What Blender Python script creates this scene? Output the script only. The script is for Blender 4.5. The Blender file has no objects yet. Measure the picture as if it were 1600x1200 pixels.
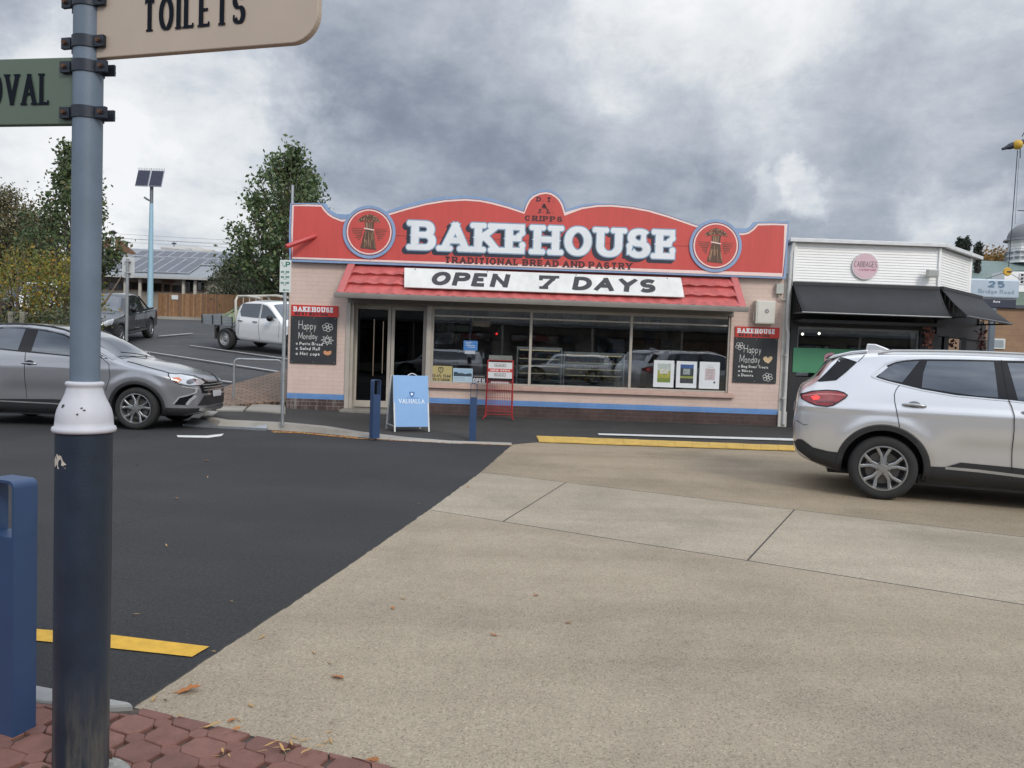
import bpy, bmesh, math, random
from mathutils import Vector, Matrix, Quaternion
R_ = math.radians
random.seed(7)
SC = bpy.context.scene
COL = SC.collection

# ---------------------------------------------------------------- camera
CAM_H, PITCH, ROLL, FPX = 1.5, R_(2.5), R_(2.0), 1200.0
_F = Vector((0, math.cos(PITCH), -math.sin(PITCH)))
_u0 = Vector((0, math.sin(PITCH), math.cos(PITCH)))
_r0 = Vector((1, 0, 0))
_R = math.cos(ROLL) * _r0 + math.sin(ROLL) * _u0
_U = -math.sin(ROLL) * _r0 + math.cos(ROLL) * _u0
_C = Vector((0, 0, CAM_H))
cd = bpy.data.cameras.new("camera")
cam = bpy.data.objects.new("camera", cd)
COL.objects.link(cam)
cd.sensor_fit = 'HORIZONTAL'
cd.sensor_width = 36.0
cd.lens = 36.0 * FPX / 1600.0
cd.clip_start = 0.05
cd.clip_end = 3000
m = Matrix((_R, _U, -_F)).transposed().to_4x4()
m.translation = _C
cam.matrix_world = m
SC.camera = cam

# ---------------------------------------------------------------- render / exposure
SC.render.engine = 'CYCLES'
SC.cycles.use_denoising = True
SC.cycles.max_bounces = 8
SC.cycles.transparent_max_bounces = 16
SC.cycles.sample_clamp_indirect = 6
SC.view_settings.view_transform = 'Standard'
SC.view_settings.look = 'None'
SC.view_settings.gamma = 1
SC.view_settings.exposure = 0.0

# ---------------------------------------------------------------- sun and sky
SUN_EL, SUN_AZ = R_(36), R_(148)      # azimuth measured from +Y towards +X
SUN_STRENGTH = 1.5
sd = bpy.data.lights.new("sun", 'SUN')
sd.energy = SUN_STRENGTH
sd.angle = R_(14)
sd.color = (1.0, 0.93, 0.84)
sun = bpy.data.objects.new("sun", sd)
COL.objects.link(sun)
to_sun = Vector((math.sin(SUN_AZ) * math.cos(SUN_EL), math.cos(SUN_AZ) * math.cos(SUN_EL), math.sin(SUN_EL)))
sun.rotation_euler = to_sun.to_track_quat('Z', 'Y').to_euler()
sun.location = to_sun * 60


def ray(px, py):
    return (_F * FPX + _R * (px - 800) - _U * (py - 600)).normalized()


W = bpy.data.worlds.new("World")
SC.world = W
W.use_nodes = True
nt = W.node_tree
nt.nodes.clear()
N = nt.nodes.new
L = nt.links.new


def wmath(op, a, b=None, clamp=False):
    n = N('ShaderNodeMath'); n.operation = op; n.use_clamp = clamp
    for i, s in enumerate((a, b)):
        if s is None: continue
        if isinstance(s, (int, float)): n.inputs[i].default_value = s
        else: L(s, n.inputs[i])
    return n.outputs[0]


tc = N('ShaderNodeTexCoord')
gen = tc.outputs['Generated']
sep = N('ShaderNodeSeparateXYZ'); L(gen, sep.inputs[0])
zc = wmath('MAXIMUM', sep.outputs[2], 0.0)
# flattened cloud deck mapping: direction / (height + k)
inv = wmath('DIVIDE', 1.0, wmath('ADD', zc, 0.42))
vm = N('ShaderNodeVectorMath'); vm.operation = 'SCALE'; L(gen, vm.inputs[0]); L(inv, vm.inputs['Scale'])
n1 = N('ShaderNodeTexNoise'); n1.inputs['Scale'].default_value = 1.5; n1.inputs['Detail'].default_value = 9
n1.inputs['Roughness'].default_value = 0.55; n1.inputs['Distortion'].default_value = 0.5; L(vm.outputs[0], n1.inputs['Vector'])
n2 = N('ShaderNodeTexNoise'); n2.inputs['Scale'].default_value = 4.6; n2.inputs['Detail'].default_value = 10
n2.inputs['Roughness'].default_value = 0.66; n2.inputs['Distortion'].default_value = 0.25; L(vm.outputs[0], n2.inputs['Vector'])
# banks and breaks in the cloud, fixed in the sky: (towards pixel, radius in deg, amount)
BLOBS = [((235, 235), 9, 0.36), ((60, 260), 6, 0.20), ((420, 300), 6, 0.14), ((560, 250), 4.0, 0.10), ((60, 60), 9, -0.06), ((330, 345), 5, -0.16),
         ((700, 175), 9, -0.20), ((430, 150), 7, -0.14), ((300, 60), 9, 0.05), ((950, 170), 7, 0.12), ((1000, 30), 9, 0.08),
         ((1250, 60), 12, 0.17), ((1150, 20), 5, 0.10), ((1180, 250), 9, -0.10), ((1450, 290), 8, -0.20), ((900, 270), 9, -0.08), ((1275, 312), 2.0, 0.30),
         ((1490, 368), 3.0, 0.26), ((1560, 90), 8, 0.04), ((320, 370), 5, -0.10), ((560, 60), 7, -0.05), ((1000, 300), 5, -0.08), ((1200, 325), 1.6, 0.16), ((1380, 345), 2.5, 0.10)]
dens = wmath('ADD', wmath('MULTIPLY', wmath('SUBTRACT', n1.outputs[0], 0.5), 0.85),
             wmath('MULTIPLY', wmath('SUBTRACT', n2.outputs[0], 0.5), 0.75))
n3 = N('ShaderNodeTexNoise'); n3.inputs['Scale'].default_value = 9.0; n3.inputs['Detail'].default_value = 8; n3.inputs['Roughness'].default_value = 0.62
L(gen, n3.inputs['Vector']); dens = wmath('ADD', dens, wmath('MULTIPLY', wmath('SUBTRACT', n3.outputs[0], 0.5), 0.34))
# warp the direction so that the banks get ragged edges
wn = N('ShaderNodeTexNoise'); wn.inputs['Scale'].default_value = 6.5; wn.inputs['Detail'].default_value = 9; wn.inputs['Roughness'].default_value = 0.62; L(gen, wn.inputs['Vector'])
wsub = N('ShaderNodeVectorMath'); wsub.operation = 'SUBTRACT'; L(wn.outputs['Color'], wsub.inputs[0]); wsub.inputs[1].default_value = (0.5, 0.5, 0.5)
wsc = N('ShaderNodeVectorMath'); wsc.operation = 'SCALE'; L(wsub.outputs[0], wsc.inputs[0]); wsc.inputs['Scale'].default_value = 0.22
wad = N('ShaderNodeVectorMath'); wad.operation = 'ADD'; L(gen, wad.inputs[0]); L(wsc.outputs[0], wad.inputs[1])
wno = N('ShaderNodeVectorMath'); wno.operation = 'NORMALIZE'; L(wad.outputs[0], wno.inputs[0])
for (p, rad, amt) in BLOBS:
    d = ray(*p)
    dp = N('ShaderNodeVectorMath'); dp.operation = 'DOT_PRODUCT'; L(wno.outputs[0], dp.inputs[0]); dp.inputs[1].default_value = d
    mr = N('ShaderNodeMapRange'); mr.interpolation_type = 'SMOOTHERSTEP'
    mr.inputs['From Min'].default_value = math.cos(R_(rad * 1.5)); mr.inputs['From Max'].default_value = 1.0
    mr.inputs['To Min'].default_value = 0; mr.inputs['To Max'].default_value = amt
    L(dp.outputs['Value'], mr.inputs['Value'])
    dens = wmath('ADD', dens, mr.outputs[0])
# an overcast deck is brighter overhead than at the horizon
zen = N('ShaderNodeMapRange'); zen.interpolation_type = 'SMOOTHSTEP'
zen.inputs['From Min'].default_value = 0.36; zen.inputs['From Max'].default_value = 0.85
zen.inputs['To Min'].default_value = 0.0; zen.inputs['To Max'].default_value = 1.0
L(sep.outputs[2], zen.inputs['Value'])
back = wmath('MULTIPLY', sep.outputs[1], -1.6, True)     # sky behind the camera, towards the sun, brightened to light the facades
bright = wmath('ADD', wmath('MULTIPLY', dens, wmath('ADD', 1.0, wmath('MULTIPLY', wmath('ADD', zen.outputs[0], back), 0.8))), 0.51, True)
cr = N('ShaderNodeValToRGB')
e = cr.color_ramp.elements
e[0].position = 0.0; e[0].color = (0.19, 0.215, 0.265, 1)
e[1].position = 1.0; e[1].color = (0.95, 0.96, 0.97, 1)
for pos, c in ((0.22, (0.27, 0.305, 0.375, 1)), (0.42, (0.41, 0.45, 0.52, 1)), (0.62, (0.58, 0.62, 0.68, 1)), (0.8, (0.80, 0.825, 0.85, 1))):
    q = cr.color_ramp.elements.new(pos); q.color = c
L(bright, cr.inputs[0])
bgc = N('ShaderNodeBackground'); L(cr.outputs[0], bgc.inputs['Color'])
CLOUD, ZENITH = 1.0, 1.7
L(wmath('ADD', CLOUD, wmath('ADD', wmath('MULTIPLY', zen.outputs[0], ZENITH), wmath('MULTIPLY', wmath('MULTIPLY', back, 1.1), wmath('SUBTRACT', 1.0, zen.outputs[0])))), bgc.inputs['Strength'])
sky = N('ShaderNodeTexSky'); sky.sky_type = 'NISHITA'; sky.sun_disc = False
sky.sun_elevation = SUN_EL; sky.sun_rotation = SUN_AZ
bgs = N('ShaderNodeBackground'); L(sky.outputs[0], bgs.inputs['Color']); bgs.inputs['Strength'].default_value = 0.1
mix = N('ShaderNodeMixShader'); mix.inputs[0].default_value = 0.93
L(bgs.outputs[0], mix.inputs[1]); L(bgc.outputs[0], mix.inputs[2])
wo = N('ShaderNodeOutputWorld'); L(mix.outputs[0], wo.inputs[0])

# ---------------------------------------------------------------- materials
MATS = {}


def newmat(name):
    mt = bpy.data.materials.new(name); mt.use_nodes = True
    return mt, mt.node_tree, mt.node_tree.nodes['Principled BSDF']


class NT:
    def __init__(s, t): s.t = t
    def n(s, typ, **k):
        n = s.t.nodes.new(typ)
        for a, b in k.items(): setattr(n, a, b)
        return n
    def l(s, a, b): s.t.links.new(a, b)
    def coord(s, kind='Object'):
        return s.n('ShaderNodeTexCoord').outputs[kind]
    def noise(s, scale, detail=4, rough=0.55, vec=None, dist=0.0):
        n = s.n('ShaderNodeTexNoise')
        n.inputs['Scale'].default_value = scale; n.inputs['Detail'].default_value = detail
        n.inputs['Roughness'].default_value = rough; n.inputs['Distortion'].default_value = dist
        s.l(vec if vec is not None else s.coord(), n.inputs['Vector'])
        return n.outputs[0]
    def ramp(s, fac, stops, interp='LINEAR'):
        r = s.n('ShaderNodeValToRGB'); r.color_ramp.interpolation = interp
        el = r.color_ramp.elements
        while len(el) > 1: el.remove(el[-1])
        el[0].position = stops[0][0]; el[0].color = c4(stops[0][1])
        for p, c in stops[1:]:
            q = el.new(p); q.color = c4(c)
        s.l(fac, r.inputs[0]); return r.outputs[0]
    def mixc(s, fac, a, b, typ='MIX'):
        m_ = s.n('ShaderNodeMix', data_type='RGBA', blend_type=typ)
        for sock, v in ((m_.inputs[0], fac), (m_.inputs[6], a), (m_.inputs[7], b)):
            if hasattr(v, 'is_linked'): s.l(v, sock)
            elif isinstance(v, (int, float)): sock.default_value = v
            else: sock.default_value = c4(v)
        return m_.outputs[2]
    def bump(s, h, strength=0.3, dist=0.01, normal=None):
        b = s.n('ShaderNodeBump'); b.inputs['Strength'].default_value = strength; b.inputs['Distance'].default_value = dist
        s.l(h, b.inputs['Height'])
        if normal is not None: s.l(normal, b.inputs['Normal'])
        return b.outputs[0]
    def math(s, op, a, b=None, clamp=False):
        n = s.n('ShaderNodeMath', operation=op, use_clamp=clamp)
        for i, v in enumerate((a, b)):
            if v is None: continue
            if isinstance(v, (int, float)): n.inputs[i].default_value = v
            else: s.l(v, n.inputs[i])
        return n.outputs[0]


def c4(c):
    return (c[0], c[1], c[2], 1) if len(c) == 3 else c


def shade(c, k): return tuple(max(0, min(1, v * k)) for v in c)


def mat(name, col, rough=0.6, metal=0.0, var=0.12, scale=6.0, bump=0.0, bscale=60.0, coat=0.0, spec=0.5, streak=0.0):
    """plain surface with gentle mottling and optional fine bump"""
    if name in MATS: return MATS[name]
    mt, t, b = newmat(name); g = NT(t)
    fac = g.noise(scale, 5, 0.6)
    colr = g.ramp(fac, [(0.25, shade(col, 1 - var)), (0.75, shade(col, 1 + var))])
    if streak:
        mp = g.n('ShaderNodeMapping'); mp.inputs['Scale'].default_value = (7, 7, 0.6); g.l(g.coord(), mp.inputs[0])
        st = g.ramp(g.noise(1.0, 7, .7, mp.outputs[0]), [(.40, (1, 1, 1)), (.75, (1 - streak, 1 - streak * 1.05, 1 - streak * 1.1))])
        colr = g.mixc(1.0, colr, st, 'MULTIPLY')
    g.l(colr, b.inputs['Base Color'])
    b.inputs['Roughness'].default_value = rough; b.inputs['Metallic'].default_value = metal
    b.inputs['Specular IOR Level'].default_value = spec
    if coat: b.inputs['Coat Weight'].default_value = coat; b.inputs['Coat Roughness'].default_value = 0.05
    if bump:
        g.l(g.bump(g.noise(bscale, 3, 0.6), bump, 0.01), b.inputs['Normal'])
    MATS[name] = mt
    return mt


def paint(name, col, metal=0.5, rough=0.28, dirt=0.15):
    """car paint"""
    if name in MATS: return MATS[name]
    mt, t, b = newmat(name); g = NT(t)
    fl = g.noise(900, 1, 0.5)
    base = g.ramp(fl, [(0.3, shade(col, 0.92)), (0.7, shade(col, 1.08))])
    geo = g.coord('Object'); sp = g.n('ShaderNodeSeparateXYZ'); g.l(geo, sp.inputs[0])
    low = g.n('ShaderNodeMapRange'); low.inputs['From Min'].default_value = 0.2; low.inputs['From Max'].default_value = 0.75
    low.inputs['To Min'].default_value = 1; low.inputs['To Max'].default_value = 0; g.l(sp.outputs[2], low.inputs['Value'])
    dm = g.math('MULTIPLY', g.math('MULTIPLY', low.outputs[0], g.noise(7, 6, 0.65)), dirt * 2.2, True)
    g.l(g.mixc(dm, base, (0.28, 0.25, 0.21)), b.inputs['Base Color'])
    b.inputs['Metallic'].default_value = metal; b.inputs['Roughness'].default_value = rough
    b.inputs['Coat Weight'].default_value = 1.0; b.inputs['Coat Roughness'].default_value = 0.03
    MATS[name] = mt
    return mt


def glassmat(name, tint, ior=1.5, rough=0.0):
    if name in MATS: return MATS[name]
    mt = bpy.data.materials.new(name); mt.use_nodes = True
    t = mt.node_tree; t.nodes.clear(); g = NT(t)
    fr = g.n('ShaderNodeFresnel'); fr.inputs['IOR'].default_value = ior
    tr = g.n('ShaderNodeBsdfTransparent'); tr.inputs[0].default_value = c4(tint)
    gl = g.n('ShaderNodeBsdfGlossy'); gl.inputs['Roughness'].default_value = rough; gl.inputs['Color'].default_value = (0.95, 0.97, 1, 1)
    wob = g.bump(g.noise(1.1, 2, 0.5), 0.05, 0.02)
    g.l(wob, gl.inputs['Normal'])
    mx = g.n('ShaderNodeMixShader'); g.l(fr.outputs[0], mx.inputs[0]); g.l(tr.outputs[0], mx.inputs[1]); g.l(gl.outputs[0], mx.inputs[2])
    o = g.n('ShaderNodeOutputMaterial'); g.l(mx.outputs[0], o.inputs[0])
    MATS[name] = mt
    return mt


def brickmat(name, c1, c2, mortar, bw=0.24, rh=0.085, ms=0.006, plane='xz', bumpk=0.5, rough=0.75, grime=0.25, offset=0.5, streak=0.0):
    if name in MATS: return MATS[name]
    mt, t, b = newmat(name); g = NT(t)
    sp = g.n('ShaderNodeSeparateXYZ'); g.l(g.coord(), sp.inputs[0])
    cb = g.n('ShaderNodeCombineXYZ')
    a, bb = {'xz': (0, 2), 'xy': (0, 1), 'yz': (1, 2)}[plane]
    g.l(sp.outputs[a], cb.inputs[0]); g.l(sp.outputs[bb], cb.inputs[1])
    br = g.n('ShaderNodeTexBrick'); br.offset = offset
    br.inputs['Scale'].default_value = 1; br.inputs['Brick Width'].default_value = bw; br.inputs['Row Height'].default_value = rh
    br.inputs['Mortar Size'].default_value = ms; br.inputs['Mortar Smooth'].default_value = 0.3
    br.inputs['Color1'].default_value = c4(c1); br.inputs['Color2'].default_value = c4(c2); br.inputs['Mortar'].default_value = c4(mortar)
    g.l(cb.outputs[0], br.inputs['Vector'])
    gr = g.ramp(g.noise(2.2, 8, 0.68), [(0.35, (1, 1, 1)), (0.72, (1 - grime,) * 3)])
    colr = g.mixc(1.0, br.outputs[0], gr, 'MULTIPLY')
    if streak:
        mp = g.n('ShaderNodeMapping'); mp.inputs['Scale'].default_value = (9, 9, 0.7); g.l(g.coord(), mp.inputs[0])
        st = g.ramp(g.noise(1.0, 5, 0.7, mp.outputs[0]), [(0.5, (0, 0, 0)), (0.75, (1, 1, 1))])
        colr = g.mixc(g.math('MULTIPLY', st, streak), colr, (0.34, 0.32, 0.30))
    g.l(colr, b.inputs['Base Color'])
    b.inputs['Roughness'].default_value = rough
    hh = g.math('SUBTRACT', g.math('MULTIPLY', g.noise(70, 4, 0.6), 0.25), br.outputs['Fac'])
    g.l(g.bump(hh, bumpk, 0.006), b.inputs['Normal'])
    MATS[name] = mt
    return mt


def asphalt(name, col, var=0.5, speck=1.0, patch=0.25):
    if name in MATS: return MATS[name]
    mt, t, b = newmat(name); g = NT(t)
    co = g.coord()
    fine = g.noise(95, 4, 0.8, co)
    big = g.noise(0.5, 6, 0.6, co)
    cc = g.ramp(big, [(0.3, shade(col, 1 - patch)), (0.7, shade(col, 1 + patch))])
    sp = g.ramp(fine, [(0.32, (1 - var,) * 3), (0.5, (.92, .92, .92)), (0.72, (1 + speck,) * 3)])
    sp = g.mixc(1.0, sp, g.ramp(g.noise(34, 3, .75, co), [(.35, (.78, .78, .78)), (.65, (1.2, 1.2, 1.2))]), 'MULTIPLY')
    r = g.mixc(1.0, cc, sp, 'MULTIPLY')
    vor = g.n('ShaderNodeTexVoronoi'); vor.inputs['Scale'].default_value = 60; g.l(co, vor.inputs['Vector'])
    dots = g.ramp(vor.outputs['Distance'], [(0.06, (1, 1, 1)), (0.12, (0, 0, 0))])
    lone = g.ramp(g.noise(11, 2, 0.5, co), [(0.55, (0, 0, 0)), (0.7, (1, 1, 1))])
    r = g.mixc(g.math('MULTIPLY', g.math('MULTIPLY', dots, lone), 0.5), r, (0.22, 0.21, 0.19))
    mp = g.n('ShaderNodeMapping'); mp.inputs['Scale'].default_value = (.3, 1.0, 1); mp.inputs['Rotation'].default_value = (0, 0, .5); g.l(co, mp.inputs[0])
    wear = g.ramp(g.noise(1.0, 6, .6, mp.outputs[0]), [(.36, (.90, .90, .90)), (.62, (1.08, 1.08, 1.07))])
    r = g.mixc(1.0, r, wear, 'MULTIPLY')
    v2 = g.n('ShaderNodeTexVoronoi'); v2.feature = 'DISTANCE_TO_EDGE'; v2.inputs['Scale'].default_value = .55; g.l(co, v2.inputs['Vector'])
    ck = g.ramp(v2.outputs['Distance'], [(.0, (1, 1, 1)), (.006, (0, 0, 0))]); cm = g.ramp(g.noise(.45, 3, .5, co), [(.52, (0, 0, 0)), (.6, (1, 1, 1))])
    r = g.mixc(g.math('MULTIPLY', g.math('MULTIPLY', ck, cm), .6), r, (.014, .014, .014))
    g.l(r, b.inputs['Base Color']); b.inputs['Roughness'].default_value = 0.85
    b.inputs['Specular IOR Level'].default_value = 0.35
    g.l(g.bump(g.noise(120, 4, 0.7, co), 0.6, 0.008), b.inputs['Normal'])
    MATS[name] = mt
    return mt


def concrete(name, col, speck=True, stains=0.3):
    if name in MATS: return MATS[name]
    mt, t, b = newmat(name); g = NT(t)
    co = g.coord()
    big = g.noise(0.55, 8, 0.62, co, 0.4)
    cc = g.ramp(big, [(0.3, shade(col, 1 - stains)), (0.5, col), (0.75, shade(col, 1.1))])
    mid = g.ramp(g.noise(3.5, 6, 0.65, co), [(0.35, (0.95, 0.945, 0.935)), (0.65, (1.03, 1.03, 1.03))])
    r = g.mixc(1.0, cc, mid, 'MULTIPLY')
    if speck:
        v = g.n('ShaderNodeTexVoronoi'); v.inputs['Scale'].default_value = 130; g.l(co, v.inputs['Vector'])
        tone = g.ramp(v.outputs['Color'], [(0.12, (0.60, 0.57, 0.53)), (0.35, (0.93, 0.92, 0.90)), (0.8, (1.06, 1.05, 1.03)), (0.95, (1.38, 1.36, 1.32))])
        r = g.mixc(0.8, r, g.mixc(1.0, r, tone, 'MULTIPLY'))
        f2 = g.ramp(g.noise(150, 3, 0.8, co), [(0.3, (0.72, 0.71, 0.69)), (0.7, (1.22, 1.22, 1.21))])
        r = g.mixc(1.0, r, f2, 'MULTIPLY')
    mp = g.n('ShaderNodeMapping'); mp.inputs['Rotation'].default_value = (0, 0, R_(24)); mp.inputs['Scale'].default_value = (.12, 1.1, 1); g.l(co, mp.inputs[0])
    r = g.mixc(1.0, r, g.ramp(g.noise(1.2, 6, .6, mp.outputs[0]), [(.40, (.91, .905, .89)), (.58, (1.03, 1.03, 1.03))]), 'MULTIPLY')
    v3 = g.n('ShaderNodeTexVoronoi'); v3.inputs['Scale'].default_value = 2.6; v3.inputs['Randomness'].default_value = 1; g.l(co, v3.inputs['Vector'])
    gum = g.ramp(v3.outputs['Distance'], [(.022, (1, 1, 1)), (.04, (0, 0, 0))]); r = g.mixc(g.math('MULTIPLY', gum, .45), r, shade(col, .35))
    dk = g.ramp(g.noise(1.3, 5, 0.7, co, 1.2), [(0.62, (0, 0, 0)), (0.74, (1, 1, 1))])
    r = g.mixc(g.math('MULTIPLY', dk, 0.28), r, shade(col, 0.55))
    g.l(r, b.inputs['Base Color']); b.inputs['Roughness'].default_value = 0.88
    b.inputs['Specular IOR Level'].default_value = 0.3
    g.l(g.bump(g.noise(150, 4, 0.7, co), 0.35, 0.006), b.inputs['Normal'])
    MATS[name] = mt
    return mt


def leafmat(name, stops, trans=0.25, rough=0.55):
    if name in MATS: return MATS[name]
    mt, t, b = newmat(name); g = NT(t)
    geo = g.n('ShaderNodeNewGeometry')
    c = g.ramp(geo.outputs['Random Per Island'], stops)
    cl = g.ramp(g.noise(0.9, 3, 0.5), [(0.3, (0.7, 0.7, 0.7)), (0.7, (1.25, 1.25, 1.25))])
    c = g.mixc(1.0, c, cl, 'MULTIPLY')
    g.l(c, b.inputs['Base Color']); b.inputs['Roughness'].default_value = rough
    tr = g.n('ShaderNodeBsdfTranslucent'); g.l(c, tr.inputs[0])
    mx = g.n('ShaderNodeMixShader'); mx.inputs[0].default_value = trans
    g.l(b.outputs[0], mx.inputs[1]); g.l(tr.outputs[0], mx.inputs[2])
    out = [n for n in t.nodes if n.type == 'OUTPUT_MATERIAL'][0]
    g.l(mx.outputs[0], out.inputs[0])
    MATS[name] = mt
    return mt


def emis(name, col, s):
    if name in MATS: return MATS[name]
    mt, t, b = newmat(name)
    b.inputs['Base Color'].default_value = c4(col)
    b.inputs['Emission Color'].default_value = c4(col); b.inputs['Emission Strength'].default_value = s
    MATS[name] = mt
    return mt


# ---------------------------------------------------------------- mesh builder
class MB:
    def __init__(s): s.v = []; s.f = []; s.m = []
    def add(s, vs, fs, mi=0):
        o = len(s.v); s.v.extend([tuple(p) for p in vs])
        for q in fs: s.f.append([i + o for i in q]); s.m.append(mi)
        return s
    def box(s, x0, x1, y0, y1, z0, z1, mi=0):
        vs = [(x, y, z) for z in (z0, z1) for y in (y0, y1) for x in (x0, x1)]
        return s.add(vs, [(0, 2, 3, 1), (4, 5, 7, 6), (0, 1, 5, 4), (2, 6, 7, 3), (0, 4, 6, 2), (1, 3, 7, 5)], mi)
    def bar(s, p, q, w, h, up=(0, 0, 1), mi=0):
        """box from p to q, w across and h along up"""
        p, q = Vector(p), Vector(q); d = (q - p).normalized(); up = Vector(up)
        a = d.cross(up)
        if a.length < 1e-4: a = d.cross(Vector((0, 1, 0)))
        a.normalize(); b = a.cross(d).normalized()
        vs = []
        for c in (p, q):
            for sa, sb in ((-1, -1), (1, -1), (1, 1), (-1, 1)): vs.append(c + a * sa * w / 2 + b * sb * h / 2)
        return s.add(vs, [(0, 1, 2, 3)[::-1], (4, 5, 6, 7), (0, 1, 5, 4), (1, 2, 6, 5), (2, 3, 7, 6), (3, 0, 4, 7)], mi)
    def tube(s, pts, r, n=10, mi=0, cap=True):
        pts = [Vector(p) for p in pts]; rs = r if isinstance(r, (list, tuple)) else [r] * len(pts)
        rings = []; a = None
        for i, p in enumerate(pts):
            d = (pts[min(i + 1, len(pts) - 1)] - pts[max(i - 1, 0)])
            if d.length < 1e-9: d = Vector((0, 0, 1))
            d.normalize()
            if a is None:
                a = d.orthogonal().normalized()
            else:
                a = (a - d * a.dot(d))
                a = a.normalized() if a.length > 1e-6 else d.orthogonal().normalized()
            b = d.cross(a)
            rings.append([p + (a * math.cos(t) + b * math.sin(t)) * rs[i] for t in [2 * math.pi * k / n for k in range(n)]])
        vs = [q for rg in rings for q in rg]; fs = []
        for i in range(len(pts) - 1):
            for k in range(n):
                fs.append((i * n + k, i * n + (k + 1) % n, (i + 1) * n + (k + 1) % n, (i + 1) * n + k))
        if cap:
            fs.append(tuple(range(n))[::-1]); fs.append(tuple(range((len(pts) - 1) * n, len(pts) * n)))
        return s.add(vs, fs, mi)
    def lathe(s, prof, n=24, o=(0, 0, 0), axis='z', mi=0, cap=True):
        vs = []; fs = []
        for (r, h) in prof:
            for k in range(n):
                t = 2 * math.pi * k / n; c, sn = r * math.cos(t), r * math.sin(t)
                if axis == 'z': p = (c, sn, h)
                elif axis == 'y': p = (c, h, -sn)
                else: p = (h, c, sn)
                vs.append((p[0] + o[0], p[1] + o[1], p[2] + o[2]))
        for i in range(len(prof) - 1):
            for k in range(n):
                fs.append((i * n + k, i * n + (k + 1) % n, (i + 1) * n + (k + 1) % n, (i + 1) * n + k))
        if cap:
            fs.append(tuple(range(n))[::-1]); fs.append(tuple(range((len(prof) - 1) * n, len(prof) * n)))
        return s.add(vs, fs, mi)
    def prism(s, poly, f0, f1, mi=0):
        """poly of 2-D points; f0 / f1 turn a 2-D point into the back and the front 3-D point"""
        n = len(poly)
        vs = [f0(p) for p in poly] + [f1(p) for p in poly]
        fs = [tuple(range(n)), tuple(range(n, 2 * n))[::-1]]
        for i in range(n):
            j = (i + 1) % n; fs.append((i, i + n, j + n, j))
        return s.add(vs, fs, mi)
    def slab(s, poly, y0, y1, mi=0):
        """prism of an (x, z) outline between two y values"""
        return s.prism(poly, lambda p: (p[0], y1, p[1]), lambda p: (p[0], y0, p[1]), mi)
    def build(s, name, mats, parent=None, origin=(0, 0, 0), smooth=None, bevel=0.0, recalc=True):
        me = bpy.data.meshes.new(name)
        ox, oy, oz = origin
        me.from_pydata([(x - ox, y - oy, z - oz) for x, y, z in s.v], [], s.f)
        if not isinstance(mats, (list, tuple)): mats = [mats]
        for mm in mats: me.materials.append(mm)
        if len(mats) > 1: me.polygons.foreach_set('material_index', s.m)
        if recalc:
            bm = bmesh.new(); bm.from_mesh(me)
            bmesh.ops.recalc_face_normals(bm, faces=bm.faces); bm.to_mesh(me); bm.free()
        if smooth:
            me.polygons.foreach_set('use_smooth', [True] * len(me.polygons))
            if smooth < 180: me.set_sharp_from_angle(angle=R_(smooth))
        me.update()
        o = bpy.data.objects.new(name, me); COL.objects.link(o)
        if parent is not None: o.parent = parent
        if bevel:
            bv = o.modifiers.new('bevel', 'BEVEL'); bv.width = bevel; bv.segments = 2; bv.limit_method = 'ANGLE'; bv.angle_limit = R_(40)
        return o


def tag(o, label=None, cat=None, group=None, kind=None):
    if label: o['label'] = label
    if cat: o['category'] = cat
    if group: o['group'] = group
    if kind: o['kind'] = kind
    return o


class Frame:
    """local frame: x along, y away from the viewer, z up"""
    def __init__(s, o, yaw): s.o = Vector(o); s.yaw = yaw; s.m = Matrix.Rotation(yaw, 3, 'Z'); s.mi = s.m.inverted()
    def W(s, p): return s.o + s.m @ Vector(p)
    def at(s, px, py, y=0.0):
        """where the sight line through a photo pixel meets the local plane at depth y"""
        d = s.mi @ ray(px, py); c = s.mi @ (_C - s.o)
        t = (y - c.y) / d.y; q = c + d * t
        return (q.x, q.z)
    def atx(s, px, py, x):
        d = s.mi @ ray(px, py); c = s.mi @ (_C - s.o)
        t = (x - c.x) / d.x; q = c + d * t
        return (q.y, q.z)


WORLD = Frame((0, 0, 0), 0)


class Thing:
    """an Empty at the thing's base that parents its parts; part meshes are given in frame coordinates"""
    def __init__(s, name, label, cat, base=(0, 0, 0), frame=WORLD, group=None):
        s.e = bpy.data.objects.new(name, None); COL.objects.link(s.e)
        s.e.empty_display_size = 0.2
        s.b = tuple(base); s.e.location = frame.W(base); s.e.rotation_euler = (0, 0, frame.yaw)
        tag(s.e, label, cat, group)
    def part(s, name, mb, mt, parent=None, label=None, kind=None, **k):
        o = mb.build(name, mt, parent or s.e, s.b, **k)
        if label: o['label'] = label
        if kind: o['kind'] = kind
        return o


def copy_tree(o, parent=None):
    c = o.copy(); COL.objects.link(c); c.parent = parent
    for ch in list(o.children): copy_tree(ch, c)
    return c


def struct(name, mb, mt, kind='structure', **k):
    return tag(mb.build(name, mt, **k), kind=kind)


def ground_z(x, y):
    t = max(0.0, y - 16.0)
    z = 0.105 * min(t, 22) + 0.055 * max(0.0, min(t - 22, 9)) + 0.02 * max(0.0, t - 31)
    s = min(1, max(0, (-4.80 - x) / 0.5)); s = s * s * (3 - 2 * s)
    return z * s


def onz(px, py, z=0.0):
    d = ray(px, py); t = (z - CAM_H) / d.z
    return _C + d * t


def hit(px, py, dz=0.0):
    d = ray(px, py); t = 1.0
    while t < 200:
        p = _C + d * t
        if p.z <= ground_z(p.x, p.y) + dz: return p
        t += 0.03
    return _C + d * 60


def at_depth(px, py, Y):
    d = ray(px, py); return _C + d * (Y / d.y)
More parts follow.
